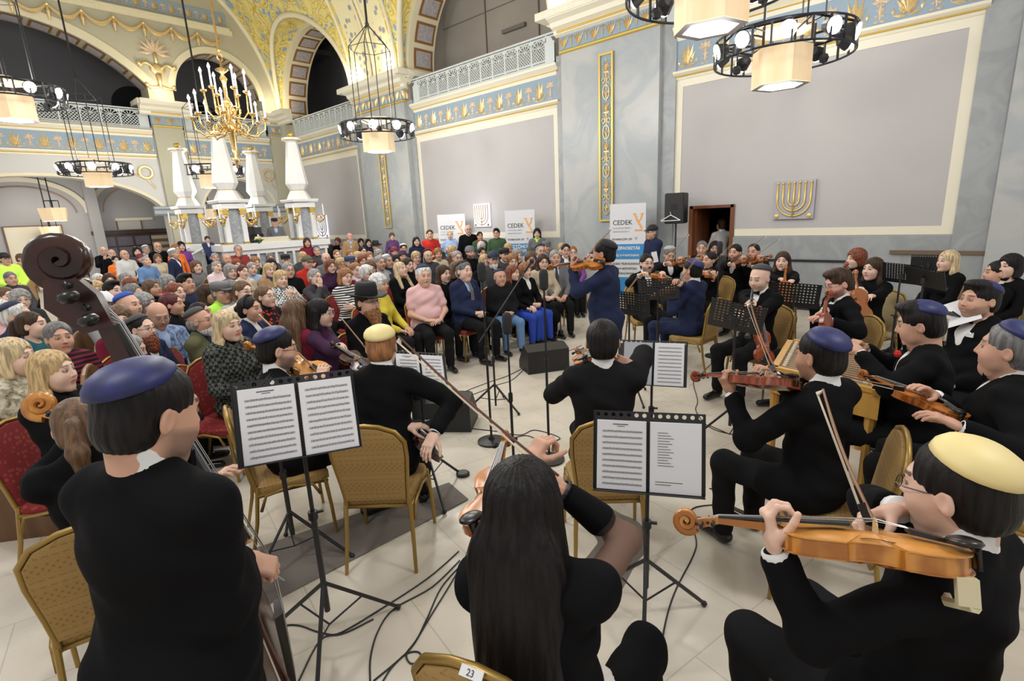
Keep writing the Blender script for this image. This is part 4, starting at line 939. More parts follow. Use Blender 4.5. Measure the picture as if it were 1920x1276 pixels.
def person(label, px=None, head=None, z=None, face=0., sit=True, hy=0., hp=0., hr=0., hair='short', hc='b', tone='a', g=0, top='blk', fit='sweater', leg='blk2', pose='lap', lean=0., fat=0., extra=(), group=None, lod=1, z0=0., yaw=None,
           wl=None, wr=None, hl=None, hrr=None, kl='relax', kr='relax', shirt='wht', tie=None, glasses=None, hat=None, hatc='blk', beard=None, bc=None, stub=0., legs=None, bare=False, cuffs=False, pw=None, poleL=None, poleR=None, dress=False, side=0., slv=.62, scale=None, hs=1.06, closed=False, neck=0., cat='person', feet=True):
    """z: world height of the head centre; px: its pixel in the photograph"""
    HZ = .53 if sit else .93
    if scale is None: scale = (1.06 if g == 0 else 1.02) if sit else (1.02 if g == 0 else .97)
    Hh = {1: .0085, 2: .0062, 3: .0036, 4: .0030}[lod]; Hb = {1: .020, 2: .016, 3: .0115, 4: .0095}[lod]; Hn = {1: .0075, 2: .006, 3: .0042, 4: .0034}[lod]
    if hc == 'bald': hair = None
    Lr = rotx(-R(lean))@roty(R(side)); up0 = A([0, 0, HZ]); U = lambda p: up0+Lr@A(p, float)
    hcen = U((0, .028+neck, .672)); 
    if z is None: z = z0+hcen[2]*scale
    P = onz(px[0], px[1], z) if head is None else A(head, float)
    if yaw is None: yaw = math.atan2(-P[1], -P[0])+R(face)-pi/2
    Rz_ = rotz(yaw); root = P-Rz_@(hcen*scale); 
    zoff = root[2]           # feet adapt: the root stays on the floor, body scaled a little instead
    root[2] = z0; dz = zoff-z0; up0 = A([0, 0, HZ+dz/scale]); hcen = U((0, .028+neck, .672))
    Wd = lambda p: (Rz_.T@(A(p, float)-root))/scale     # world -> local
    rel = not (wl is not None and wr is not None)
    (WR, WL), (DR, DL), (NR, NL), (KR, KL) = POSES[pose]
    ww = -.016 if g else 0
    SR, SL = U((.175+ww, -.012, .462)), U((-.175-ww, -.012, .462))
    def tgt(w, d): return U(d) if w is None else (U(w[1]) if isinstance(w, tuple) and w[0] == 'u' else Wd(w))
    if bare: pass
    ER, WR_ = ik(SR, tgt(wr, WR), .285, .25, poleR if poleR is not None else (.8, -.5, -.7))
    EL_, WL_ = ik(SL, tgt(wl, WL), .285, .25, poleL if poleL is not None else (-.8, -.5, -.7))
    def hdir(w, E_, W_, spec, dd, nn):
        if spec is not None: d = Rz_.T@nrm(spec[0]); n_ = Rz_.T@nrm(spec[1])
        elif w is not None: d = nrm(nrm(W_-E_)+A([0, 0, .0])); n_ = A([0, 0, -1.])
        else: d = Lr@nrm(dd); n_ = Lr@nrm(nn)
        n_ = nrm(n_-d*np.dot(n_, d)); return d, n_
    dR, nR = hdir(wr, ER, WR_, hrr, DR, NR); dL, nL = hdir(wl, EL_, WL_, hl, DL, NL)
    if wr is not None: KR = kr
    if wl is not None: KL = kl
    # legs
    hipz = up0[2]
    if sit:
        ks = legs or ((.13, .44, None), (.13, .43, None)); (kx, ky, _), (ax_, ay, _) = ks
        kz = .50
        HR, HL = A([.09, .0, hipz-.01]), A([-.09, .0, hipz-.01]); KRn, KLn = A([kx, ky, kz]), A([-kx, ky, kz]); AR, AL = A([ax_, ay, .10]), A([-ax_, ay+(.04 if lod < 3 else 0), .10])
    else:
        HR, HL = A([.09, 0, hipz-.03]), A([-.09, 0, hipz-.03]); KRn, KLn = A([.10, .03, .50]), A([-.10, .03, .50]); AR, AL = A([.11, -.01, .09]), A([-.11, .0, .09])
    root_o = None
    # ---- skin: head+neck (one surface), hands, bare arms
    Rh = rotz(R(hy))@rotx(R(hp))@roty(R(hr)); hb = Lr@Rh if not sit or abs(lean) < 12 else Rh
    hb = Rh if abs(lean) >= 12 else Lr@Rh
    toH = lambda p: hb.T@(A(p, float)-hcen)/hs
    hp_ = head_prims(g, fat*.35)
    nb, nt = toH(U((0, -.012, .49))), A([0, -.030, -.055]); nr_ = .047 if g else .055+fat*.2
    pr = hp_+[Cp(nb, nt, nr_+.004, nr_-.003, k=.02)]
    ch = [El(toH(U((0, -.004, .42))), (.120, .075, .095), hb.T@Lr, k=.05)]
    V, Q = surf(pr+ch, Hh); 
    ecol = (.05, .035, .03); hcl = HAIR[hc] if hc in HAIR else (.1, .07, .05); brow = tuple(min(x*.5, .11) for x in hcl)
    pc = face_paint(V, brow, lips=(.50, .10, .10) if g else (.45, .19, .15), stub=stub, stc=tuple(x*.9+.03 for x in HAIR.get(bc or hc, (.1, .07, .05))), big={1: 1.35, 2: 1.12}.get(lod, 1.), closed=closed)
    Vs, Qs, Ps = [V@hb.T*hs+hcen], [Q], [pc]; off = len(V)
    for left, W_, d, n_, kk in ((0, WR_, dR, nR, KR), (1, WL_, dL, nL, KL)):
        v, q = hand_mesh(kk, left, Hn); B = np.column_stack([np.cross(d, -n_), d, -n_]); v = v@B.T+W_+d*.012
        Vs.append(v); Qs.append(q+off); Ps.append(np.zeros((len(v), 4))); off += len(v)
    if bare:
        for S_, E_, W_ in ((SR, ER, WR_), (SL, EL_, WL_)):
            v, q = surf([Cp(S_+(E_-S_)*(slv-.1), E_, .047, .041, k=0), Cp(E_, W_, .041, .026, k=.03)], Hb*.7); Vs.append(v); Qs.append(q+off); Ps.append(np.zeros((len(v), 4))); off += len(v)
    o = obj_np('person', mesh_np('person', np.vstack(Vs), np.vstack(Qs), skin(tone), paint=np.vstack(Ps))); tag(o, label, cat, group)
    o.location = root; o.rotation_euler = (0, 0, yaw); o.scale = (scale,)*3
    # ---- hair, beard, headgear
    sx_ = 1+fat*.21/.077
    def on_head(name, V, Q, m):
        V = V*A([sx_, 1, 1])
        return obj_np(name, mesh_np(name, V@hb.T*hs+hcen, Q, m), o)
    if hair:
        V, Q = hair_mesh(hair, .008 if lod == 1 else (.006 if lod == 2 else .004)); on_head('hair', V, Q, hairm(hc))
    for b_ in ([beard] if isinstance(beard, str) else beard or []):
        V, Q = hair_mesh(b_, .006 if lod < 3 else .0038); on_head('moustache' if b_ == 'moustache' else 'beard', V, Q, hairm(bc or hc))
    def gearo(kind, name, m):
        q = obj_np(name, gear(kind), o, m); q.matrix_local = Matrix.Translation(Vector([float(x) for x in hcen])) @ Matrix(hb.tolist()).to_4x4() @ Matrix.Scale(hs, 4); return q
    if glasses: gearo('glasses' if glasses != 's' else 'sunglasses', 'glasses', mat({'g': 'thin_grey_frames', 'k': 'dark_frames', 'r': 'red_frames', 's': 'dark_frames'}[glasses], {'g': (.2, .2, .2), 'r': (.3, .03, .02)}.get(glasses, (.02, .02, .02)), .3))
    if hat: gearo(hat, 'kippah' if 'kippah' in hat else {'fedora': 'hat', 'flatcap': 'cap', 'cap': 'cap', 'beanie': 'beanie', 'headband': 'headband'}[hat], mat('hatcloth_'+hatc, {'blue': (.018, .026, .14), 'crm': (.80, .66, .30), 'roy': (.02, .08, .45)}.get(hatc) or CL[hatc], .5 if hatc in ('blue', 'crm') else .7, kind='mottle' if hatc == 'blue' else None, col2=(.010, .014, .07) if hatc == 'blue' else None, sc=18))
    # ---- clothes
    loc = tuple(round(float(x), 3) for x in np.concatenate([ER, WR_, EL_, WL_, up0]))
    ckey = (fit, g, round(fat, 3), lean, side, slv, sit, loc, Hb, bare, dress, tuple(legs or ()))
    xf = lambda pl: [(p[0], U(p[1]), U(p[2]) if p[0] == 'c' else p[2], (Lr if p[3] is None else Lr@p[3]) if p[0] != 'c' else p[3], *p[4:]) for p in pl]
    def cl(name, prims, m, h=Hb, disp=None):
        k_ = ('cl', name)+ckey+(h,)
        if k_ not in _cache: _cache[k_] = mesh_np(name, *surf(prims, h, disp), m)
        return obj_np(name, _cache[k_], o, m)
    fold = (lambda X, Y, Z: .0045*np.sin(31*X+22*Z+9*Y)*np.sin(19*Y-27*Z+4)+.003*np.sin(55*Z+20*X)*np.sin(33*Y)) if lod >= 3 else None
    e = {'jacket': .018, 'tux': .018, 'coat': .028, 'sweater': .014, 'shirt': .012, 'dress': .010}[fit]
    T = xf(torso(g, fat, e, sit)); sl = e
    cutW = .03
    for S_, E_, W_ in ((SR, ER, WR_), (SL, EL_, WL_)):
        if bare: T.append(Cp(S_, S_+(E_-S_)*slv, .060+sl*.6, .058+sl*.8, k=.03)); continue
        wd = nrm(W_-E_); T += [Cp(S_, E_, .053+sl*.7, .045+sl*.7, k=.035), Cp(E_, W_-wd*(.035 if cuffs else .012), .045+sl*.7, .031+sl*.75, k=.03)]
    if fit in ('jacket', 'tux', 'coat'):
        T += xf([El((0, .0, -.02), (.172+fat, .135+fat, .12), k=.05)]) if sit else []
        if sit: T += [Cp(HR, HR+(KRn-HR)*.35, .105, .095, k=.04), Cp(HL, HL+(KLn-HL)*.35, .105, .095, k=.04)] if fit != 'tux' or True else []
        else: T += [Cp((0, 0, hipz), (0, .0, hipz-(.35 if fit == 'coat' else .12)), .150+fat, .165+fat, k=.05, flat=(1, .80, 1))]
        T += xf([Cp((0, .185+fat, .24 if fit != 'coat' else .36), (0, .115, .555), .004, .082 if fit != 'coat' else .06, k=.006, s=-1), Cp((0, .005, .560), (0, .01, .66), .066, .072, k=.01, s=-1)])
    elif fit == 'dress': T += xf([El((0, .05, .60), (.105, .13, .10), k=.01, s=-1)])
    elif fit == 'shirt': T += xf([Cp((0, .14, .46), (0, .09, .56), .004, .03, k=.004, s=-1), Cp((0, -.012, .50), (0, -.006, .575), .068, .064, k=.01), El((0, .01, .625), (.055, .058, .06), k=.004, s=-1)])
    else: T += xf([Cp((0, -.012, .50), (0, -.006, .56), .064, .060, k=.015)])
    nm = {'jacket': 'jacket', 'tux': 'jacket', 'coat': 'coat', 'sweater': 'jumper', 'shirt': 'shirt', 'dress': 'dress'}[fit]
    cl(nm, T, cloth(top), disp=fold)
    if fit in ('jacket', 'tux', 'coat'):
        S2 = xf(torso(g, fat, .008, sit))+xf([Cp((0, -.012, .50), (0, -.010, .590), .066, .062, k=.01)])
        if not tie: S2 += xf([Cp((0, .15, .50), (0, .085, .575), .004, .026, k=.004, s=-1)])
        cl('shirt', S2, cloth(shirt), h=Hb*.9)
        if tie:
            m = MB(); yk = .078+fat*.2
            if tie == 'bow':
                for s_ in (-1, 1): m.rings([[(0.004*s_, yk, .528), (0.004*s_, yk, .544), (0.004*s_, yk+.012, .544), (0.004*s_, yk+.012, .528)], [(s_*.042, yk-.004, .514), (s_*.042, yk-.004, .558), (s_*.042, yk+.012, .558), (s_*.042, yk+.012, .514)]][::s_])
                m.cb((0, yk+.006, .536), (.008, .009, .010)); nm2 = 'bow_tie'; tc = 'blk'
            else:
                ya = .128+fat*.5
                m.rings([[(-.012, yk, .55), (.012, yk, .55), (.012, yk+.012, .55), (-.012, yk+.012, .55)], [(-.022, ya, .42), (.022, ya, .42), (.022, ya+.01, .42), (-.022, ya+.01, .42)], [(-.034, ya+.006, .20), (.034, ya+.006, .20), (.034, ya+.014, .20), (-.034, ya+.014, .20)]]); m.cb((0, yk+.008, .55), (.017, .011, .014)); nm2 = 'tie'; tc = tie
            m.v = [A([U(p) for p in v]) for v in m.v]; m.build(nm2, cloth(tc), o)
    if cuffs:
        for E_, W_ in ((ER, WR_), (EL_, WL_)):
            wd = nrm(W_-E_); MB().tube([W_-wd*.05, W_-wd*.012, W_+wd*.0], [.036, .037, .034], 14).build('cuff', cloth('wht'), o, smooth=True)
    if 'scarf' in ''.join(extra):
        sc_ = [x for x in extra if x.startswith('scarf')][0].split(':')[1]
        V, Q = surf(xf([Cp((-.06, .0, .535), (.06, .0, .535), .052, k=0, flat=(1, 1.1, .9)), Cp((0, .06, .52), (.03, .125, .34), .05, .04, k=.03, flat=(1, .6, 1))]), .012); cl('scarf', xf([Cp((-.06, .0, .535), (.06, .0, .535), .056, k=0), Cp((0, .06, .52), (.03, .13+fat, .34), .05, .04, k=.03, flat=(1, .6, 1))]), cloth(sc_), h=.012)
    if feet or not sit:
        Lg = [El((0, -.01, hipz), (.150+fat, .125+fat, .10), k=0)]
        if dress: Lg += [Cp(HR, KRn, .10, .085, k=.06), Cp(HL, KLn, .10, .085, k=.06), Cp((0, .1, hipz-.05), (0, ky if sit else .02, .35), .13, .14, k=.05)]
        else:
            for H_, K_, A_ in ((HR, KRn, AR), (HL, KLn, AL)): Lg += [Cp(H_, K_, .094+fat*.4, .070, k=.03), Cp(K_, A_+A([0, -.01, 0]), .070, .056, k=.03)]
        cl('skirt' if dress else 'trousers', Lg, cloth(leg), disp=fold)
        Sh = []
        for A_ in (AR, AL): Sh += [Cp(A_+A([0, -.03, -.055]), A_+A([0, .16, -.065]), .040, .033, k=.02, flat=(1, 1, .9)), Cp(A_+A([0, 0, .0]), A_+A([0, -.01, -.05]), .040, .042, k=.02), Bx(A_+A([0, .06, -.20]), (.3, .4, .105), rd=0, k=.004, s=-1)]
        cl('shoes', Sh, mat('black_leather', (.012, .011, .011), .22), h=Hb*.8)
    return o, root, yaw, dict(WR=root+Rz_@(WR_*scale), WL=root+Rz_@(WL_*scale), hcen=root+Rz_@(hcen*scale), Rz=Rz_, root=root, lSR=SR, lER=ER, lWR=WR_, lSL=SL, lEL=EL_, lWL=WL_)
# ------------------------------------------------------------------ instruments and gear
EBONY = mat('ebony', (.012, .010, .010), .3); STR = mat('string_steel', (.5, .5, .5), .3, .8)
VAR = {'amber': ((.42, .14, .025), (.24, .06, .01)), 'red': ((.28, .055, .015), (.16, .03, .008)), 'dark': ((.045, .014, .010), (.02, .007, .005)), 'gold': ((.55, .24, .05), (.34, .12, .02)), 'pale': ((.55, .36, .20), (.42, .24, .12))}
OUTL = [(0, 0), (.004, .06), (.015, .11), (.05, .19), (.11, .25), (.19, .285), (.27, .285), (.33, .262), (.352, .262), (.362, .232), (.40, .185), (.46, .160), (.53, .156), (.59, .170), (.635, .198), (.645, .218), (.662, .218), (.72, .224), (.80, .236), (.87, .230), (.93, .198), (.97, .13), (.99, .07), (1., .03), (1., 0)]
def strings_instr(kind, label, tail, scroll, top, col='amber', name=None, cat=None, group=None, anchor=None):
    """tail -> scroll axis in world space, top = direction the belly faces"""
    BL, RB, NK, SCR, wf = {'violin': (.356, .034, .135, .10, 1.), 'viola': (.41, .040, .15, .115, 1.), 'cello': (.755, .115, .29, .22, 1.), 'bass': (1.08, .20, .42, .30, 1.)}[kind]
    tail, scroll = A(tail, float), A(scroll, float); y = nrm(scroll-tail); tail = scroll-y*(BL+NK+SCR) if anchor else tail; z = A(top, float); z = nrm(z-y*np.dot(z, y)); x = np.cross(y, z)
    t = thing(name or {'bass': 'double_bass'}.get(kind, kind), label, cat or {'bass': 'double bass'}.get(kind, kind), tail, group=group, rot=np.column_stack([x, y, z]))
    c1, c2 = VAR[col]; fm = mat('varnish_'+col, c1, .22, kind='flame', col2=c2, sc=26/BL*.36); tm = mat('belly_'+col, tuple(min(1, a*1.25) for a in c1), .25, kind='wood', col2=c1, sc=30/BL*.36)
    half = [(a*BL, b*BL*wf) for a, b in OUTL]; ol = half+[(a, -b) for a, b in half[-2:0:-1]]; ol = A([(b, a) for a, b in ol]); cen = A([0, BL*.5])
    def ring(s_, zz): q = (ol-cen)*s_+cen; return [(a, b, zz) for a, b in q]
    ar = BL*.045; d = BL*.008
    m = MB(); m.rings([ring(.97, -RB), ring(.97, 0)], caps=False); m.build('ribs', fm, t, auto=50)
    m = MB(); m.rings([ring(.02, -RB-ar), ring(.4, -RB-ar*.85), ring(.75, -RB-ar*.35), ring(.93, -RB-d), ring(1., -RB-d), ring(1., -RB)][::-1], mi=0); m.build('back', fm, t, auto=60)
    m = MB(); m.rings([ring(1., 0), ring(1., d), ring(.93, d), ring(.75, ar*.35), ring(.4, ar*.85), ring(.02, ar)]); 
    for s_ in (-1, 1):
        m.tube([(s_*BL*(.14+.02*sin(q*6.28)), BL*(.36+.2*q), ar*.62-.18*ar*abs(q-.5)) for q in np.linspace(0, 1, 9)], BL*.007, 5, mi=1, flat=(1, .3))
    m.build('belly', [tm, EBONY], t, auto=60)
    ny = BL+NK
    m = MB(); m.rings([[(-BL*.045, BL*.97, -RB*.8), (BL*.045, BL*.97, -RB*.8), (BL*.04, BL*.97, d), (-BL*.04, BL*.97, d)], [(-BL*.036, BL+NK*.1, -BL*.02), (BL*.036, BL+NK*.1, -BL*.02), (BL*.036, BL+NK*.1, BL*.035), (-BL*.036, BL+NK*.1, BL*.035)], [(-BL*.032, ny, -BL*.01), (BL*.032, ny, -BL*.01), (BL*.032, ny, BL*.03), (-BL*.032, ny, BL*.03)]])
    m.build('neck', fm, t, auto=40)
    # pegbox curving back and scroll (spiral in the YZ plane)
    m = MB(); W_ = BL*.036; k = SCR; hf = 4.2 if kind == 'bass' else 1.; uf = 1.6 if kind == 'bass' else 1.; sf = .72 if kind == 'bass' else 1.
    m.rings([[(-W_, ny, -BL*.015*hf*.7), (W_, ny, -BL*.015*hf*.7), (W_, ny, BL*.03), (-W_, ny, BL*.03)], [(-W_, ny+k*.35, (-BL*.03-k*.06)*max(1, hf*.5)), (W_, ny+k*.35, (-BL*.03-k*.06)*max(1, hf*.5)), (W_, ny+k*.35, BL*.02*uf-k*.02), (-W_, ny+k*.35, BL*.02*uf-k*.02)], [(-W_*.8, ny+k*.62, -BL*.03-k*.15), (W_*.8, ny+k*.62, -BL*.03-k*.15), (W_*.8, ny+k*.60, -k*.02), (-W_*.8, ny+k*.60, -k*.02)]])
    cy_, cz_ = ny+k*.76, -k*.06; pts = []; rs = []; 
    for q in np.linspace(0, 1, 40):
        a = -2.5+q*12.6; r_ = k*(.235*(1-q)**.9+.03)*sf; pts.append((0, cy_-r_*cos(a+pi)*1.0, cz_-r_*sin(a+pi)*1.0)); rs.append(k*(.085*(1-q)+.035)*(1.15 if sf < 1 else 1))
    seq = []
    for i, (p, r_) in enumerate(zip(pts, rs)):
        wx = W_*(.75+.75*(i/39.)); tt = nrm(A(pts[min(i+1, 39)])-A(pts[max(i-1, 0)])); n_ = np.cross(tt, A([1., 0, 0])); p = A(p)
        seq.append([p+A([wx, 0, 0])+n_*r_*.6, p+A([wx*.6, 0, 0])+n_*r_, p-A([wx*.6, 0, 0])+n_*r_, p-A([wx, 0, 0])+n_*r_*.6, p-A([wx, 0, 0])-n_*r_*.6, p-A([wx*.6, 0, 0])-n_*r_, p+A([wx*.6, 0, 0])-n_*r_, p+A([wx, 0, 0])-n_*r_*.6])
    m.rings(seq); m.build('scroll', fm, t, auto=50)
    for i in range(4):
        s_ = 1 if i % 2 else -1; yy = ny+k*(.12+.13*i); m = MB(); zz = BL*.0-k*.03*i
        m.tube([(-s_*W_*1.2, yy, zz), (s_*W_*1.5, yy, zz), (s_*W_*2.4, yy, zz)], [BL*.011, BL*.012, BL*.012], 7); m.ball((s_*W_*3.0, yy, zz), (W_*.9, BL*.014 if kind != 'bass' else BL*.02, BL*.026), 9)
        m.build('peg', EBONY, t, smooth=True)
    m = MB(); m.rings([[(-BL*.055, BL*.60, BL*.075), (BL*.055, BL*.60, BL*.075), (BL*.05, BL*.60, BL*.092), (0, BL*.60, BL*.10), (-BL*.05, BL*.60, BL*.092)], [(-BL*.034, ny, BL*.028), (BL*.034, ny, BL*.028), (BL*.032, ny, BL*.040), (0, ny, BL*.046), (-BL*.032, ny, BL*.040)]]); m.build('fingerboard', EBONY, t, auto=60)
    m = MB(); bz = BL*.13; m.rings([[(-BL*.06, BL*.455, ar*.8), (BL*.06, BL*.455, ar*.8), (BL*.057, BL*.455, bz*.75), (BL*.03, BL*.455, bz), (-BL*.03, BL*.455, bz), (-BL*.057, BL*.455, bz*.75)], [(-BL*.06, BL*.468, ar*.8), (BL*.06, BL*.468, ar*.8), (BL*.057, BL*.464, bz*.75), (BL*.03, BL*.464, bz), (-BL*.03, BL*.464, bz), (-BL*.057, BL*.464, bz*.75)]]); m.build('bridge', mat('maple_bridge', (.60, .42, .22), .5), t)
    m = MB(); m.rings([[(-BL*.03, BL*.02, d+.004), (BL*.03, BL*.02, d+.004), (BL*.03, BL*.02, BL*.035), (-BL*.03, BL*.02, BL*.035)], [(-BL*.06, BL*.30, BL*.065), (BL*.06, BL*.30, BL*.065), (BL*.05, BL*.30, BL*.095), (-BL*.05, BL*.30, BL*.095)]]); m.build('tailpiece', EBONY, t, auto=40)
    m = MB(); r_ = BL*.0022 if BL < .5 else BL*.0016
    for i in range(4):
        u = (i-1.5)/1.5; m.tube([(u*BL*.035, BL*.30, BL*.095), (u*BL*.045, BL*.46, bz-abs(u)*BL*.012), (u*BL*.022, ny, BL*.047-abs(u)*BL*.003), (u*W_*.5, ny+k*.12*(i+1), BL*.0)], r_, 4)
    m.build('strings', STR, t)
    if kind in ('violin', 'viola'):
        m = MB(); m.ball((-BL*.12, BL*.06, BL*.07), (BL*.11, BL*.09, BL*.03), 12); m.cb((-BL*.1, BL*.0, -.0), (BL*.04, BL*.01, BL*.08)); m.build('chin_rest', EBONY, t, smooth=True)
    else:
        m = MB(); m.tube([(0, 0, -RB*.5), (0, -BL*.03, -RB*.5), (0, -BL*.35, -RB*.5)], [BL*.02, BL*.012, BL*.006], 7); m.build('endpin', STR, t)
    return t
def bow(label, frog, tip, up=(0, 0, 1), group=None, dark=False, L_=None, away=None):
    frog, tip = A(frog, float), A(tip, float); y = nrm(tip-frog); L_ = L_ or np.linalg.norm(tip-frog); z = A(up, float); z = nrm(z-y*np.dot(z, y)); x = np.cross(y, z)
    t = thing('bow', label, 'bow', frog, group=group, rot=np.column_stack([x, y, z]))
    MB().tube([(0, L_*q, .024-.012*sin(pi*q)) for q in np.linspace(-.02, 1, 12)], [.0045]*9+[.004, .0035, .0035], 6).build('stick', mat('bow_stick_dark' if dark else 'bow_stick', (.10, .03, .015) if dark else (.26, .12, .05), .35), t)
    m = MB(); m.rings([[(-.005, L_*.05, 0), (.005, L_*.05, 0), (.005, L_*.05, .0012), (-.005, L_*.05, .0012)], [(-.004, L_*.985, 0), (.004, L_*.985, 0), (.004, L_*.985, .0012), (-.004, L_*.985, .0012)]]); m.build('bow_hair', mat('horse_hair', (.62, .55, .42), .6), t)
    m = MB(); m.cb((0, L_*.03, .012), (.006, .024, .011)); m.build('frog', EBONY, t)
    MB().rings([[(-.004, L_*.97, 0), (.004, L_*.97, 0), (.004, L_*.985, .024), (-.004, L_*.985, .024)], [(-.004, L_*1.0, 0), (.004, L_*1.0, 0), (.003, L_*.992, .022), (-.003, L_*.992, .022)]]).build('tip', mat('ivory_tip', (.7, .65, .55), .4), t)
    return t
GMETAL = mat('gold_chair_frame', (.34, .215, .055), .36, .55); GFAB = mat('gold_patterned_fabric', (.40, .25, .085), .8, kind='weave', col2=(.28, .155, .045), sc=44)
RFAB = mat('red_chair_fabric', (.22, .016, .018), .85, kind='dots', col2=(.32, .05, .04), sc=30); BFAB = mat('cream_chair_fabric', (.46, .36, .20), .8, kind='weave', col2=(.38, .28, .13), sc=44)
def banquet_chair(fab, seatfab=None):
    t = thing('banquet_chair', 'x', 'chair')
    def bp(u, v, off=0.):    # back plane: u across, v up 0..1
        return (u, -.215-.085*v-.02*(1-abs(u)/.2)*0+off, .44+.50*v)
    ov = [(-.185, 0), (-.195, .25), (-.215, .6), (-.215, .80), (-.17, .93), (-.08, 1.0), (0, 1.02), (.08, 1.0), (.17, .93), (.215, .80), (.215, .6), (.195, .25), (.185, 0)]
    m = MB(); m.rings([[bp(u*s_, .5+(v-.5)*s_, o_) for u, v in ov] for s_, o_ in ((.90, .030), (.95, .026), (.95, -.012), (.90, -.016))]); m.build('backrest', fab, t, auto=40)
    m = MB(); m.tube([bp(u, v, .005) for u, v in [(-.185, -.1)]+ov+[(.185, -.1)]], .0135, 6); m.build('back_frame', GMETAL, t, smooth=True)
    m = MB(); m.rings([[(-.19, -.20, z), (.19, -.20, z), (.225, .18, z), (.20, .23, z), (-.20, .23, z), (-.225, .18, z)] for z in (.405, .45)]+[[(-.17, -.18, .465), (.17, -.18, .465), (.205, .17, .465), (.18, .21, .465), (-.18, .21, .465), (-.205, .17, .465)]]); m.build('seat', seatfab or fab, t, auto=40)
    m = MB(); m.tube([(-.2, -.2, .40), (.2, -.2, .40), (.225, .21, .40), (-.225, .21, .40), (-.2, -.2, .40)], .013, 6); 
    for s_ in (-1, 1): m.tube([(s_*.23, .16, .32), (s_*.228, .12, .40), (s_*.225, 0, .425), (s_*.215, -.16, .40), (s_*.21, -.20, .30)], .011, 5)
    m.build('seat_frame', GMETAL, t, smooth=True)
    for s_ in (-1, 1):
        MB().tube([(s_*.22, .20, .42), (s_*.235, .215, .22), (s_*.238, .225, 0.0)], [.015, .013, .011], 6).build('leg', GMETAL, t)
        MB().tube([(s_*.19, -.20, .46), (s_*.20, -.235, .22), (s_*.21, -.29, 0.0)], [.014, .013, .011], 6).build('leg', GMETAL, t)
    return t
_ch = {}
def chair(kind, label, pos, yaw, group=None):
    pos = (float(pos[0]), float(pos[1]), 0)
    if kind not in _ch: t = _ch[kind] = banquet_chair({'gold': GFAB, 'red': RFAB, 'cream': BFAB}[kind]); t['k'] = list(range(0)); _ch[kind+'k'] = [c for c in bpy.data.objects if c.parent is t]
    else:
        s_ = _ch[kind]; t = s_.copy(); COL.objects.link(t)
        for c in _ch[kind+'k']: q = c.copy(); COL.objects.link(q); q.parent = t
        if 'group' in t: del t['group']
    place(t, pos, yaw, label=label, group=group); return t
def legs3(t, h, r, hub, a0=0., m_=IRON, rad=.011):
    for k in range(3):
        a = a0+k*2*pi/3; q = MB(); q.tube([(0, 0, hub), (r*cos(a), r*sin(a), .02)], rad, 6); q.tube([(0, 0, hub*.35), (r*.5*cos(a), r*.5*sin(a), hub*.52)], rad*.5, 4)
        q.ball((r*cos(a), r*sin(a), .018), .018, 6); q.build('leg', m_, t, auto=50)
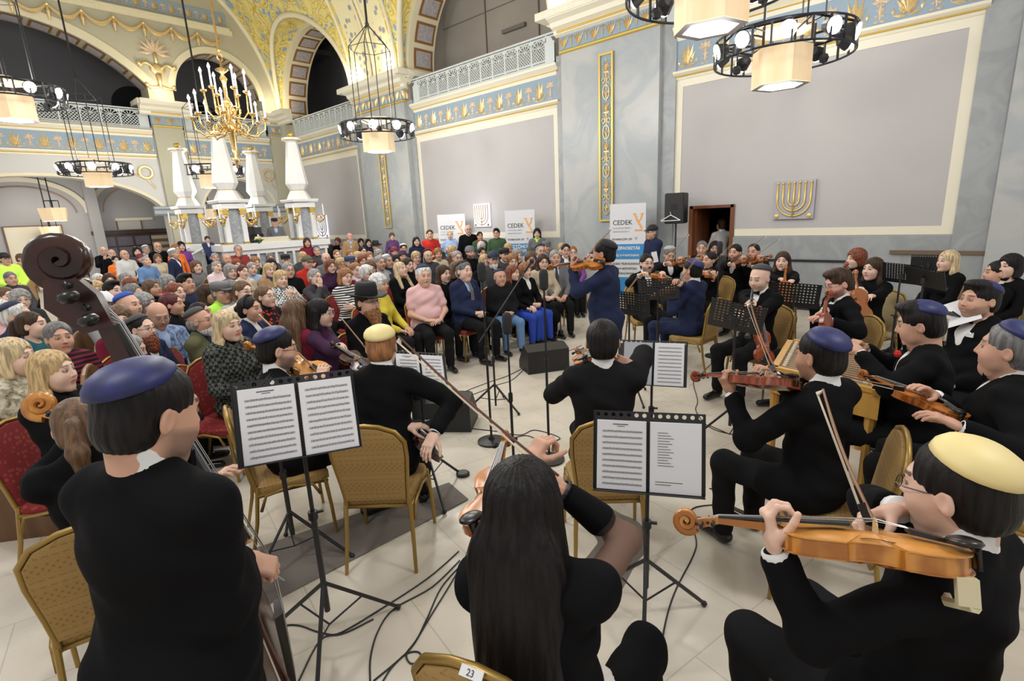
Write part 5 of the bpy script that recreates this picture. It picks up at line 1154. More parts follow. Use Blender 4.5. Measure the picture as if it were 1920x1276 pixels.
def music_stand(label, base, desk, yaw, tilt=20, w=.50, h=.33, holes='top', roll=0., sheet=None, slab=None, a0=.3, legr=.34, group=None):
    """yaw: rotation so that the reader sits towards local -Y; desk: world height of the desk centre"""
    t = thing('music_stand', label, 'music stand', (base[0], base[1], 0), yaw, group)
    Rt = rotx(-R(tilt)); c = A([0, .03, desk])
    m = MB(); m.at(Rt@roty(R(roll)), c); T = .0025
    nx = 14; nz = 8 if holes == 'all' else 2; zt = h/2; cw = w/nx; chh = cw if holes == 'all' else cw
    zs = zt-nz*chh
    if holes == 'all': nz = int(h*.86/cw); zs = zt-nz*chh
    for i in range(nx):
        for j in range(nz):
            x0, z0_ = -w/2+i*cw, zs+j*chh
            if holes != 'all' and (j == 0) or (i in (0, nx-1)) and holes == 'all': m.box(x0, x0+cw, -T, T, z0_, z0_+chh); continue
            cx_, cz_ = x0+cw/2, z0_+chh/2; rr_ = cw*.29
            o_ = [(cx_+cw/2*sx_, cz_+chh/2*sz_) for sx_, sz_ in ((1, 0), (1, 1), (0, 1), (-1, 1), (-1, 0), (-1, -1), (0, -1), (1, -1))]; i_ = [(cx_+rr_*cos(k*pi/4), cz_+rr_*sin(k*pi/4)) for k in range(8)]
            V = [(a, y_, b) for y_ in (-T, T) for a, b in o_+i_]; Fc = []
            for k in range(8): n_ = (k+1) % 8; Fc += [(k, n_, 8+n_, 8+k), (16+n_, 16+k, 24+k, 24+n_), (8+k, 8+n_, 24+n_, 24+k)]
            m.add(V, Fc)
    m.box(-w/2, w/2, -T, T, -h/2, zs); m.box(-w/2, w/2, -.045, T, -h/2-.004, -h/2); m.box(-w/2-.003, -w/2, -.01, T, -h/2, h/2); m.box(w/2, w/2+.003, -.01, T, -h/2, h/2)
    m.build('desk', IRON, t)
    m = MB(); m.tube([(0, .045, .2), (0, .05, desk-.04)], .010, 7); m.tube([(0, .045, .2), (0, .045, desk*.6)], .0145, 7); m.tube([(0, .045, desk*.6-.03), (0, .045, desk*.6+.01)], .022, 8); m.cb((0, .052, desk-.03), (.02, .012, .03)); m.cb((.03, .045, desk*.6), (.018, .006, .006)); m.build('pole', IRON, t)
    q = MB(); q.at(None, (0, .045, 0)); 
    for k in range(3):
        a = a0+k*2*pi/3; q = MB(); q.at(None, (0, .045, 0)); q.tube([(0, 0, .36), (legr*cos(a), legr*sin(a), .02)], .010, 6); q.tube([(0, 0, .12), (legr*.5*cos(a), legr*.5*sin(a), .19)], .005, 4); q.ball((legr*cos(a), legr*sin(a), .017), .017, 6); q.build('leg', IRON, t, auto=50)
    if sheet:
        sl, wd, hh, ox, kind = sheet; Rz_ = rotz(yaw)@Rt@roty(R(roll)); p = A([base[0], base[1], 0])+rotz(yaw)@(c+Rt@roty(R(roll))@A([ox, -.012, -h/2+hh/2+.002]))
        s_ = thing('sheet_music', sl, 'sheet music', p, rot=Rz_)
        ink = mat('printed_ink', (.09, .09, .09), .8); pg = mat('white_paper', (.74, .74, .76), .8); sp = 1
        for side in (-1, 1):
            m = MB(); x0, x1 = (-wd/2, -.008) if side < 0 else (.008, wd/2)
            m.box(x0, x1, -.003, .003, -hh/2, hh/2); m.box(x0+.002, x1-.002, -.005, -.003, -hh/2+.002, hh/2-.002); pgm = m.build('page', mat('grey_paper', (.42, .43, .46), .8) if kind == 'grey' and side < 0 else pg, s_)
            m = MB(); st = 10; px0, px1 = x0+.025, x1-.018
            if kind == 'grey' and side < 0: continue
            if kind == 'half' and side > 0:
                for k in range(13): m.box(px0+.01, px0+.01+(.045+.03*((k*7) % 5)/5)*(wd/.46), -.0062, -.0052, hh/2-.05-k*.0125, hh/2-.0478-k*.0125)
                m.box(px0, px0+.12, -.0062, -.0052, -hh/2+.05, -hh/2+.0525); m.box(px0, px0+.07, -.0062, -.0052, -hh/2+.038, -hh/2+.0405)
            else:
                ztop = hh/2-(.04 if side < 0 else .025); dz = (ztop+hh/2-.012)/st
                if side < 0: m.box((x0+x1)/2-.04, (x0+x1)/2+.03, -.0062, -.0052, hh/2-.020, hh/2-.016); m.box((x0+x1)/2-.02, (x0+x1)/2+.015, -.0062, -.0052, hh/2-.028, hh/2-.0255)
                for k in range(st):
                    zb = ztop-k*dz-dz*.55
                    for l_ in range(5): m.box(px0, px1, -.0060, -.0053, zb+l_*dz*.07, zb+l_*dz*.07+.00025)
                    xx = px0+.012; r2 = random.Random(k*31+side)
                    while xx < px1-.006:
                        zz = zb+dz*.07*r2.uniform(0, 4); m.box(xx-.0012, xx+.0012, -.0064, -.0053, zz-.001, zz+.001); m.box(xx+.0009, xx+.0013, -.0064, -.0053, zz, zz+dz*.2); xx += r2.uniform(.007, .016)
            m.build('notation', ink, pgm)
        m = MB(); n_ = int(hh/.0115)
        for k in range(n_): z_ = -hh/2+(k+.5)*hh/n_; m.tube([(.007*cos(a), -.004+.006*sin(a), z_) for a in np.linspace(-.4, pi+.4, 7)], .0016, 4)
        m.build('spiral_binding', IRON, s_)
    return t
# ------------------------------------------------------------------ gear on the floor and walls
def screenyaw(p, face): return math.atan2(-p[1], -p[0])+R(face)-pi/2       # local +Y faces (toward camera + face)
BLK = mat('black_plastic', (.014, .014, .015), .5); FOAM = mat('foam_grille', (.025, .025, .027), .9, bump=.5)
def wedge(label, px, face):
    p = onz(*px, 0); t = thing('stage_monitor', label, 'monitor speaker', (p[0], p[1], 0), screenyaw(p, face))
    pr = [(-.20, 0), (.20, 0), (.20, .10), (-.02, .36), (-.20, .30)]
    m = MB(); m.rings([[(x, y, z) for y, z in pr] for x in (-.29, .29)]); m.build('cabinet', BLK, t)
    m = MB(); n_ = nrm([0, .26, .22]); a, b = A([0, .195, .12]), A([0, -.005, .355]); 
    m.rings([[q+A([sx_*.265, 0, 0])+n_*.008 for sx_, q in ((-1, a), (1, a), (1, b), (-1, b))], [q+A([sx_*.27, 0, 0])-n_*.003 for sx_, q in ((-1, a), (1, a), (1, b), (-1, b))]][::-1]); m.build('grille', FOAM, t)
    MB().lathe([(.004, 0), (.03, 0), (.03, .004)], 12, (.288, -.05, .16), roty(pi/2)).build('handle_cup', IRON, t)
    return t
wedge('black wedge monitor on the floor in front of the seated front row', (1020, 690), 200)
wedge('black wedge monitor behind the man with the cream skullcap', (838, 795), 165)
def mic_stand(label, base, h, mic='foam', boom=None, tripod=False):
    t = thing('microphone_stand', label, 'microphone stand', (base[0], base[1], 0))
    if tripod: legs3(t, h, .34, .28, 2.6)
    else: MB().lathe([(.005, 0), (.13, 0), (.13, .018), (.03, .03), (.02, .06), (.005, .06)], 24).build('base', IRON, t)
    m = MB(); m.tube([(0, 0, .03), (0, 0, h*.62)], .011, 8); m.tube([(0, 0, h*.6), (0, 0, h)], .0075, 8); m.tube([(0, 0, h*.6-.05), (0, 0, h*.6+.02)], .017, 8); m.build('pole', IRON, t)
    if boom is not None:
        b = A(boom, float)-A([base[0], base[1], 0]); MB().tube([A([0, 0, h])-(b-A([0, 0, h]))*.35, (0, 0, h), b], .0075, 7).build('boom_arm', IRON, t); m = MB(); d = nrm(b-A([0, 0, h])); m.tube([b-d*.02, b+d*.10], .012, 8); m.ball(b+d*.13, .026, 10); m.build('microphone', FOAM, t, smooth=True)
    if mic == 'foam': m = MB(); m.rings([[(r_*cos(q), r_*sin(q), z_) for q in np.linspace(0, 2*pi, 17)[:-1]] for r_, z_ in ((.012, h), (.03, h+.01), (.036, h+.03), (.037, h+.13), (.028, h+.16), (.006, h+.17))]); m.build('microphone', FOAM, t, smooth=True)
    return t
b1 = onz(922, 828, 0); b2 = onz(962, 858, 0); b3 = onz(1030, 862, 0)
mic_stand('leftmost floor microphone stand with round base and foam microphone', b1, 1.50, boom=None)
mic_stand('middle and shortest microphone stand carrying a long foam microphone', onz(965, 900, 0), 1.19)
mic_stand('rightmost of the three central microphone stands, thick foam microphone on top', b3, 1.46)
p = onz(930, 765, 0); mic_stand('tripod microphone stand with a boom angled up to the soloist', p, .95, mic=None, boom=atd(985, 508, depth(A([p[0], p[1], 1.0]))+.1), tripod=True)
p = onz(1340, 668, 0); mic_stand('round-based microphone stand between the violin chairs and the clarinettist', p, 1.42)
p = onz(1660, 700, 0); mic_stand('thin microphone stand behind the dulcimer with a pale slim microphone', onr(1778, 560, 4.3)*A([1, 1, 0]), 1.12, mic=None)
p4_ = onr(1778, 560, 4.3); t = thing('microphone', 'pale beige pencil microphone pointing up beside the dulcimer player', 'microphone', (p4_[0], p4_[1], 1.13)); MB().tube([(0, 0, -.01), (.0, 0, .15)], .021, 12).build('capsule', mat('champagne_metal', (.55, .50, .36), .35, .3), t); MB().tube([(0, 0, -.03), (0, 0, 0)], .024, 10).build('clamp', IRON, t)
# loudspeaker by the door, hanger
p = onx(1268, 395, SX-.55); t = thing('loudspeaker', 'black loudspeaker on a pole beside the wooden doorway', 'loudspeaker', (p[0], p[1], 0), pi/2+.15)
m = MB(); m.cb((0, 0, 2.03), (.20, .17, .31), bev=.02); m.build('cabinet', BLK, t); m = MB(); m.cb((0, .172, 2.06), (.06, .004, .06)); m.build('grille', FOAM, t)
MB().tube([(0, 0, .02), (0, 0, 1.74)], .018, 8).build('pole', IRON, t); 
for k in range(3): a = k*2.09; MB().tube([(0, 0, .7), (.45*cos(a), .45*sin(a), .02)], .012, 6).build('leg', IRON, t)
t = thing('coat_hanger', 'white plastic coat hanger hung on the black loudspeaker', 'hanger', t.location+Vector((-.21, .02, 1.84)), pi/2+.15)
m = MB(); m.tube([(-.20, 0, -.05), (0, 0, .06), (.20, 0, -.05)], .011, 6); m.tube([(-.20, 0, -.05), (.20, 0, -.06)], .009, 6); m.tube([(0, 0, .06), (0, 0, .10), (.02, 0, .12)], .005, 5); m.build('frame', mat('white_plastic', (.8, .8, .8), .4), t)
# roll-up banners
BW = mat('banner_white', (.72, .72, .74), .6); BB = mat('banner_blue', (.04, .27, .60), .6); OR = mat('banner_orange', (.85, .42, .12), .6); DKT = mat('banner_black', (.03, .03, .035), .6); GT = mat('banner_grey', (.40, .40, .45), .6)
def banner(label, xl, xr, ytop, yaw, D, big, sub, rest, w=.85, H=2.12):
    c = onx((xl+xr)/2, ytop, D); s = w/.85
    t = thing('roll_up_banner', label, 'banner', (c[0], c[1], 0), yaw)
    S = (c[2])/H       # match height seen
    m = MB(); m.box(-w/2, w/2, -.004, .004, .10, H*S); t0 = m.build('banner_sheet', BW, t)
    MB().cb((0, 0, .05), (w/2+.01, .07, .05), bev=.01).build('base', mat('aluminium', (.6, .6, .62), .35, .6), t); MB().cb((0, .008, H*S), (w/2, .01, .012)).build('top_rail', mat('aluminium'), t)
    MB().tube([(0, .03, .05), (0, .03, H*S)], .008, 6).build('pole', mat('aluminium'), t)
    Z = H*S; zf = lambda f: Z-f*Z
    MB().box(-w/2, w/2, -.0055, -.004, zf(.555), zf(.40)).build('blue_field', BB, t0); MB().box(-w/2, w/2, -.0055, -.004, .12, zf(.74)).build('blue_field', BB, t0)
    RT = rotx(pi/2)
    text('lettering', 'CEDEK', .155*s, DKT, (-w*.42, -.007, zf(.205)), RT, t0, sx=.98)
    text('lettering', 'A MAGYAR ZSIDÓ', .052*s, GT, (-w*.42, -.007, zf(.245)), RT, t0); text('lettering', 'SZERETETSZOLGÁLAT', .045*s, GT, (-w*.42, -.007, zf(.28)), RT, t0, sx=.9)
    text('lettering', 'TECHNIKAI SZÁM: 1287', .068*s, DKT, (-w*.44, -.007, zf(.36)), RT, t0, sx=.68)
    m = MB()   # orange letterform: two leaning arms joined over a flat foot
    q = lambda x, z: A([w*x, -.008, zf(z)])
    m.tube([q(.20, .10), q(.27, .165), q(.40, .245)], .022*s, 4, flat=(1, .3)); m.tube([q(.40, .10), q(.37, .15), q(.31, .175)], .018*s, 4, flat=(1, .3)); m.cb(q(.31, .262), (w*.11, .003, .018*s)); m.cb(q(.19, .10), (.035*s, .003, .014*s)); m.cb(q(.40, .10), (.035*s, .003, .014*s)); m.build('emblem', OR, t0)
    m = MB(); m.prism([(-.025, .03), (.025, .03), (.025, 0), (0, -.035), (-.025, 0)], .002, q(.24, .345), rotx(pi/2)); m.build('small_crest', GT, t0)
    y0 = .455; fs = .125*s*(8/max(8, max(len(x) for x in big.split('\n'))))*1.15
    for k, ln in enumerate(big.split('\n')): o = text('lettering', ln, fs, BW, (-w*.44, -.009, zf(y0+.052*k*(fs/.12))), RT, t0, ext=.003, bold=.004)
    if sub: o = text('lettering', sub, .072*s, BW, (-w*.44, -.009, zf(.525)), RT, t0, ext=.003, sx=.9, bold=.002)
    for k, ln in enumerate(rest): text('lettering', ln, .066*s, DKT, (-w*.40, -.009, zf(.61+.05*k)), RT, t0, sx=.9)
    return t
banner('white and blue roll-up banner reading TŰZIFAOSZTÁS beside the gold strip', 1148, 1206, 382, -pi/2+.28, SX-.75, 'TŰZIFAOSZTÁS', 'A TÉLI HÓNAPOKBAN', ['EGÉSZ TÉLRE ELEGENDŐ', 'TŰZIFA BIZTOSÍTÁSA', 'RÁSZORULÓKNAK'], w=.80)
banner('white and blue roll-up banner reading ÖSZTÖNDÍJ-PROGRAM', 949, 998, 394, -pi/2+.32, SX-.6, 'ÖSZTÖNDÍJ-\nPROGRAM', None, ['A TEHETSÉGES', 'FIATALOKÉRT', 'CSALÁDOKNAK'], w=.86)
banner('white and blue roll-up banner left of the glowing menorah plaque', 821, 869, 402, -pi/2+.40, SX-.5, 'ÉTKEZTETÉS', 'RÁSZORULÓKNAK', ['NAPI MELEG ÉTEL', 'AZ ORSZÁGBAN'], w=.92)
# menorah plaques
def menorah(label, px0, px1, board, arm, glow=False):
    a = onx(px0[0], px0[1], SX); b = onx(px1[0], px1[1], SX); cy_, cz_ = (a[1]+b[1])/2, (a[2]+b[2])/2; s = abs(a[2]-b[2])
    t = thing('menorah_plaque', label, 'plaque', (SX-.06, cy_, cz_), -pi/2)
    m = MB(); m.box(-s/2, s/2, -.0, .05, -s/2, s/2); m.build('board', board, t)
    m = MB(); r_ = s*.024
    for k, rr_ in enumerate((.13, .27, .41)):
        P = [(-s*rr_*1.0, -.012, s*.44)]+[(s*rr_*cos(q), -.012, -s*.02+s*rr_*.98*sin(q)) for q in np.linspace(pi, 2*pi, 15)]+[(s*rr_, -.012, s*.44)]
        m.tube(P, r_*(1 if not glow else .7), 6)
    m.tube([(0, -.012, s*.44), (0, -.012, -s*.45)], r_*(1 if not glow else .7), 6)
    for k in range(-3, 4): m.ball((s*k*.1385*.98, -.014, s*.44), r_*1.5*(1 if not glow else .5), 6)
    m.build('menorah', arm, t, smooth=True)
    for s_ in (-1, 1): MB().ball((s_*s*.40, -.01, -s*.42), (s*.06, .01, s*.06), 10).build('boss', arm if not glow else mat('brown_boss', (.25, .12, .08), .6), t)
    return t
menorah('gold menorah on a square plaque on the wall right of the doorway', (1454, 341), (1527, 409), mat('plaque_grey', (.42, .40, .45), .5), mat('gilt_arms', (.75, .55, .15), .35, .5))
GLW = mat('backlit_board', (.6, .6, .6), .6, emit=(.95, .93, 1.), es=.55); GLW.cycles.emission_sampling = 'NONE'
menorah('bright white menorah plaque glowing between two banners', (885, 383), (927, 424), GLW, mat('gilt_line', (.36, .25, .10), .5), True)
menorah('far glowing white menorah plaque near the last obelisk', (593, 404), (619, 445), GLW, mat('gilt_line_far', (.16, .15, .15), .6), True)
for y_, z_, e in ((11.4, 2.0, 26), (21.2, 1.95, 26)): light('POINT', (SX-.45, y_, z_+.1), e*.35, .35, (.9, .92, 1))
# rug, puck, cables
q = [onz(x, y, 0) for x, y in ((560, 1005), (850, 912), (878, 935), (640, 1045), (470, 1145), (300, 1230), (120, 1150), (420, 1020))]
t = MB(); v = [onz(x, y, .004) for x, y in ((180, 1130), (842, 905), (878, 936), (440, 1165))]; v2 = [p_+Z3*.006 for p_ in v]
t.rings([v[::-1], v2[::-1]]); o = t.build('rug', mat('grey_carpet', (.20, .175, .155), .95, kind='check', col2=(.17, .15, .13), sc=90)); tag(o, 'grey ribbed carpet strip on the cream floor under the left music stands', 'rug')
p = onz(868, 890, 0); tag(MB().lathe([(.005, 0), (.055, 0), (.055, .02), (.045, .028), (.005, .028)], 20, p).build('floor_puck', IRON), 'small round black puck on the floor beside the carpet', 'puck')
def cable(label, pts, r=.0045):
    P = [onz(x, y, r) for x, y in pts]; Q = []
    for i in range(len(P)-1):
        p0, p1, p2, p3 = P[max(i-1, 0)], P[i], P[i+1], P[min(i+2, len(P)-1)]
        for u in np.linspace(0, 1, 6)[:-1]: Q.append(.5*((2*p1)+(-p0+p2)*u+(2*p0-5*p1+4*p2-p3)*u*u+(-p0+3*p1-3*p2+p3)*u**3))
    Q.append(P[-1]); tag(MB().tube(Q, r, 6).build('cable', mat('black_rubber', (.02, .02, .022), .5), smooth=True), label, 'cable')
cable('black cable running from the chair legs down to the bottom edge, outermost', [(860, 1033), (800, 1085), (700, 1150), (640, 1185), (600, 1200), (560, 1276)])
cable('black cable curving low past the tripod foot at bottom left', [(862, 1050), (810, 1100), (740, 1140), (710, 1180), (695, 1230), (694, 1276)])
cable('black cable with a small loop at the foot of the left stand', [(865, 1060), (835, 1110), (810, 1150), (780, 1200), (762, 1225), (770, 1243), (790, 1238), (785, 1222), (762, 1225), (735, 1250), (718, 1276)])
cable('short black cable beside the looped one on the cream floor', [(868, 1055), (828, 1100), (800, 1160), (770, 1215), (700, 1276)])
cable('black cable arcing around the double bass bridge', [(450, 1252), (490, 1205), (530, 1175), (560, 1172), (600, 1185), (640, 1188), (700, 1160)])
cable('black cable snaking between the front stand and the right violist', [(1330, 915), (1372, 925), (1370, 942), (1305, 950), (1293, 970), (1305, 1010), (1300, 1040), (1265, 1110), (1245, 1180), (1235, 1276)])
cable('black cable crossing the floor beside the dulcimer', [(1335, 680), (1315, 700), (1300, 715), (1308, 750), (1305, 770), (1330, 800), (1380, 815), (1440, 818)])
cable('black cable from the front monitor toward the second monitor, upper', [(980, 690), (950, 705), (920, 715), (880, 730), (868, 736)])
cable('black cable from the front monitor toward the second monitor, lower', [(982, 692), (960, 712), (930, 722), (890, 738), (872, 742)])
cable('black cable behind the front monitor toward the soloist', [(1065, 658), (1080, 652), (1090, 647)])
cable('black cable curling round the bases of the microphone stands', [(880, 790), (850, 798), (930, 808), (975, 815), (1000, 806), (1030, 812), (1050, 822), (1020, 828), (985, 816), (940, 828)])
# camera on tripod and flowers on the platform, bookcase
p = onr(478, 425, 17.2); t = thing('video_camera', 'video camera on a black tripod between the obelisks', 'camera', (p[0], p[1], .6)); legs3(t, 1, .35, .95); MB().cb((0, 0, 1.35), (.09, .2, .1)).build('camera_body', IRON, t); MB().tube([(0, 0, .9), (0, 0, 1.3)], .02, 6).build('pole', IRON, t)
p = onr(482, 432, 15.95); t = thing('flower_arrangement', 'small bunch of flowers with broad green leaves on the platform rail', 'flowers', (p[0], p[1], 1.60)); m = MB()
for k in range(10): a = k*.63; m.add([(0, 0, 0), (.14*cos(a-.2), .14*sin(a-.2), .12), (.26*cos(a), .26*sin(a), .10), (.14*cos(a+.2), .14*sin(a+.2), .12)], [(0, 1, 2, 3)])
m.build('leaves', mat('leaf_green', (.03, .10, .02), .6), t); m = MB(); [m.ball((.08*cos(k), .08*sin(k), .13+.02*(k % 3)), .03, 6) for k in range(9)]; m.build('blossoms', mat('pale_blossom', (.7, .62, .3), .6), t)
t = thing('bookcase', 'dark wooden bookcase with glazed doors against the back wall', 'bookcase', (5.55, EY+3.35, 0))
m = MB(); m.box(-1.25, 1.25, -.02, .2, 0, 2.02); m.box(-1.32, 1.32, -.10, .22, 2.02, 2.18); m.build('body', BROWN, t)
for k in range(3):
    x = -1.2+k*.6
    for j in range(2): m = MB(); m.box(x+.04, x+.56, -.03, -.02, 1.15+j*.42, 1.5+j*.42); q = m.build('shelf_opening', mat('shelf_dark', (.03, .025, .03), .5, kind='vstripe', col2=(.16, .15, .20), sc=14), t)
m = MB(); m.box(.62, 1.22, -.035, -.02, 1.15, 1.95); m.build('open_shelf', mat('beige_books', (.38, .32, .25), .6, kind='stripe', col2=(.10, .07, .05), sc=1.2), t)
# ------------------------------------------------------------------ the musicians
RT_ = MW@A([1., 0, 0]); FW = nrm(A([MW[0, 2], MW[1, 2], 0])*-1); RTH = nrm(A([RT_[0], RT_[1], 0])); UP = Z3
def dirv(r=0, f=0, u=0): return nrm(RTH*r+FW*f+UP*u)      # right / away from the camera / up
W3 = atd
def chair_for(P, label, kind='gold', off=.03, dyaw=0., group=None, pull=None):
    o, root, yaw, J = P; f = rotz(yaw)@A([0, 1., 0]); p = root-f*off
    return chair(kind, label, p, yaw+R(dyaw), group)
TUX = dict(fit='tux', top='blk', leg='blk2', tie='bow', cuffs=True, cat='person')
def vio(label, tail, scroll, top, col='amber', kind='violin', **k): return strings_instr(kind, label, tail, scroll, top, col, **k)
def on_violin(tail, scroll, along=.36, off=0.):
    tail, scroll = A(tail), A(scroll); y = nrm(scroll-tail); return tail+y*along
# 1 double bass player, standing, nearest on the left
bs, be = W3(108, 442, 1.58), W3(515, 1235, 2.0); y_ = nrm(bs-be); btail = bs-y_*1.80
btop = dirv(.85, .45, .35)
strings_instr('bass', 'dark double bass with carved scroll rising behind the standing player with blue skullcap', btail, bs, btop, 'dark')
person('standing man from behind in black jacket and blue satin skullcap, playing double bass', (284, 778), z=1.59, face=130, sit=False, hair='fade', hc='k', tone='b', fit='tux', top='blk', tie='bow', stub=.55, hat='kippah', hatc='blue', lod=4, wr=W3(452, 1050, 1.60), wl=bs-y_*.92, hrr=(dirv(.8, .3, -.5), dirv(-.3, .2, -1)), kr='fist', kl='neck', hp=-12, hy=-18, cuffs=False, fat=.045, lean=4, poleR=(.1, -.35, -1), poleL=(-.2, .5, -1), scale=1.04)
bow('brown bass bow with white hair slanting down past the double bass strings', W3(446, 1085, 1.60), W3(530, 1290, 1.50), dirv(1, 0, 0), dark=True)
# 2 girl with ponytail and her cello
ct, cs = W3(468, 1015, 2.75), W3(62, 742, 2.55); cy2 = nrm(cs-ct)
strings_instr('cello', 'amber cello leaning left, its scroll in front of the blonde woman in leather', cs-cy2*1.27, cs, dirv(.35, .55, .75), 'gold')
P = person('seated young woman with brown ponytail half hidden behind the double bass player', (148, 800), face=172, hair='pony', hc='m', g=1, fit='sweater', top='blk', lod=3, wl=W3(150, 810, 2.6), wr=W3(392, 905, 2.45), kl='neck', kr='relax', lean=8)
chair_for(P, 'gold banquet chair under the cellist with the ponytail')
music_stand('black music stand left of the cream-skullcap man, desk seen edge on', onz(572, 1052, 0), 1.02, screenyaw(onz(572, 1052, 0), 75)+pi, tilt=25, sheet=('open white booklet on the edge-on black stand beside the carpet', .42, .29, 0, 'full'), a0=.4)
# 3 cellist with glasses at the left
P = person('bearded man in profile with glasses, dark blue skullcap and dinner jacket, behind the open score', (522, 655), face=95, hair='fade', hc='k', tone='a', lod=3, stub=.6, hat='kippah', hatc='blue', glasses='k', wl=W3(575, 720, 3.6), wr=W3(600, 715, 3.3), hp=-10, **TUX)
chair_for(P, 'gold banquet chair under the profile man with glasses and blue skullcap')
vio('amber viola held low by the bearded man in profile, scroll at his back', W3(612, 702, 3.75), W3(428, 632, 3.85), dirv(.1, -.3, 1), 'gold', 'viola')
bow('violin bow standing in front of the man in profile, tip by the flowered blouse', W3(594, 694, 3.5), W3(487, 590, 3.75), dirv(0, -1, .3))
# 4 man with the cream skullcap, from behind
P = person('seated man from behind with light brown hair and cream satin skullcap', (716, 652), face=168, hair='short', hc='o', tone='c', lod=4, hat='kippah', hatc='crm', wl=W3(760, 800, 3.35), wr=W3(815, 812, 3.15), hp=-14, lean=14, legs=((.14, .46, None), (.14, .40, None)), poleR=(1, -.2, -.4), **TUX)
chair('gold', 'gold banquet chair with arched back behind the man in the cream skullcap', P[1]-rotz(P[2])@A([0, .10, 0]), P[2]+R(-4))
vio('dark red violin resting on the lap of the man in the cream skullcap', W3(815, 850, 3.2), W3(770, 790, 3.7), dirv(.8, -.3, .6), 'dark')
# 5 man seated right of centre from behind
P = person('seated man from behind with short dark hair and plain black suit, centre', (1130, 642), face=182, hair='short', hc='k', tone='b', lod=4, wr=W3(1188, 690, 3.15), wl=W3(1090, 690, 3.35), fit='tux', top='blk2', leg='blk2', cuffs=False, hrr=(dirv(-.8, .3, .4), dirv(0, 1, -.3)), kr='bow', kl='neck', hp=-6, poleR=(.45, .8, -.8), fat=.01)
chair('gold', 'gold banquet chair with arched back behind the centre front music stand', P[1]-rotz(P[2])@A([0, .10, 0]), P[2]+R(6))
vio('amber violin mostly hidden in front of the dark-haired man seated centre', W3(1108, 672, 3.15), W3(1080, 655, 3.75), dirv(-.4, -.1, 1), 'amber')
# 6 violinist with long black hair, from behind
vt, vs_ = W3(912, 985, 1.52), W3(948, 818, 2.06)
P = person('woman violinist from behind with very long black hair and sheer black sleeves', (985, 950), face=158, hair='longback', hc='k', g=1, tone='b', lod=4, wr=W3(1052, 918, 1.62), wl=W3(990, 872, 1.86), kr='bow', kl='neck', hrr=(dirv(-.7, .5, .5), dirv(-.4, .2, -1)), fit='sweater', top='blk', leg='blk', hr=6, hp=3, side=-9, lean=5, bare=True, slv=.12, poleR=(.7, .5, -.6), poleL=(-.7, .1, -1), legs=((.17, .44, None), (.17, .42, None)), scale=1.05)
o = P[0]; Rz_ = P[3]['Rz']; root = P[3]['root']; J_ = P[3]
sheer = mat('sheer_black_mesh', (.03, .018, .015), .8, alpha=.50)
for S_, E_, W_ in ((J_['lSR'], J_['lER'], J_['lWR']), (J_['lSL'], J_['lEL'], J_['lWL'])):
    obj_np('sheer_sleeve', mesh_np('sheer_sleeve', *surf([Cp(S_, E_, .062, .056, k=0), Cp(E_, E_+(W_-E_)*.45, .056, .046, k=.03)], .012), sheer), o)
    obj_np('cuff', mesh_np('cuff', *surf([Cp(E_+(W_-E_)*.42, E_+(W_-E_)*.88, .050, .038, k=0)], .010), cloth('blk')), o)
wr_ = J_['lWR']; wd_ = nrm(J_['lWR']-J_['lER']); m = MB(); B_ = basis(wd_); m.tube([wr_+B_@A([.036*cos(a), .036*sin(a), -.006]) for a in np.linspace(0, 2*pi, 17)], .006, 6); m.build('bracelet', IRON, o)
# white fluffy garment round the hips
V, Q = surf([El((0, -.02, .60), (.205, .185, .085), k=0), El((0, .05, .56), (.21, .22, .06), k=.05)], .010, lambda X, Y, Z: .006*np.sin(160*X)*np.sin(150*Y)*np.sin(170*Z))
obj_np('fur_skirt', mesh_np('fur_skirt', V, Q, mat('white_fluff', (.66, .62, .58), .95, bump=.6)), o)
tl_, tr_ = W3(800, 1168, 1.42), W3(1032, 1268, 1.26); a_ = nrm((tr_-tl_)*A([1, 1, 0])); f_ = A([-a_[1], a_[0], 0]); c_ = chair('gold', 'nearest gold banquet chair, numbered 23, behind the long-haired violinist', (tl_+tr_)/2+f_*.25, math.atan2(f_[1], f_[0])-pi/2)
q = MB().cb((0, 0, 0), (.032, .002, .013)).build('number_sticker', mat('sticker_white', (.75, .75, .76), .6), c_); q.matrix_local = Matrix.Translation((.0, -.318, .955)) @ Matrix.Rotation(R(-50), 4, 'X')
nt_ = text('sticker_number', '23', .022, DKT, (-.013, -.0025, -.008), rotx(pi/2), q, ext=.0005)
vio('orange violin held up under the chin of the long-haired woman', vt, vs_, dirv(-.3, -.2, 1), 'amber')
bow('long bow slanting up left from the hand of the long-haired violinist', W3(1034, 896, 1.60), W3(744, 640, 1.95), dirv(.5, -.3, 1), dark=True)
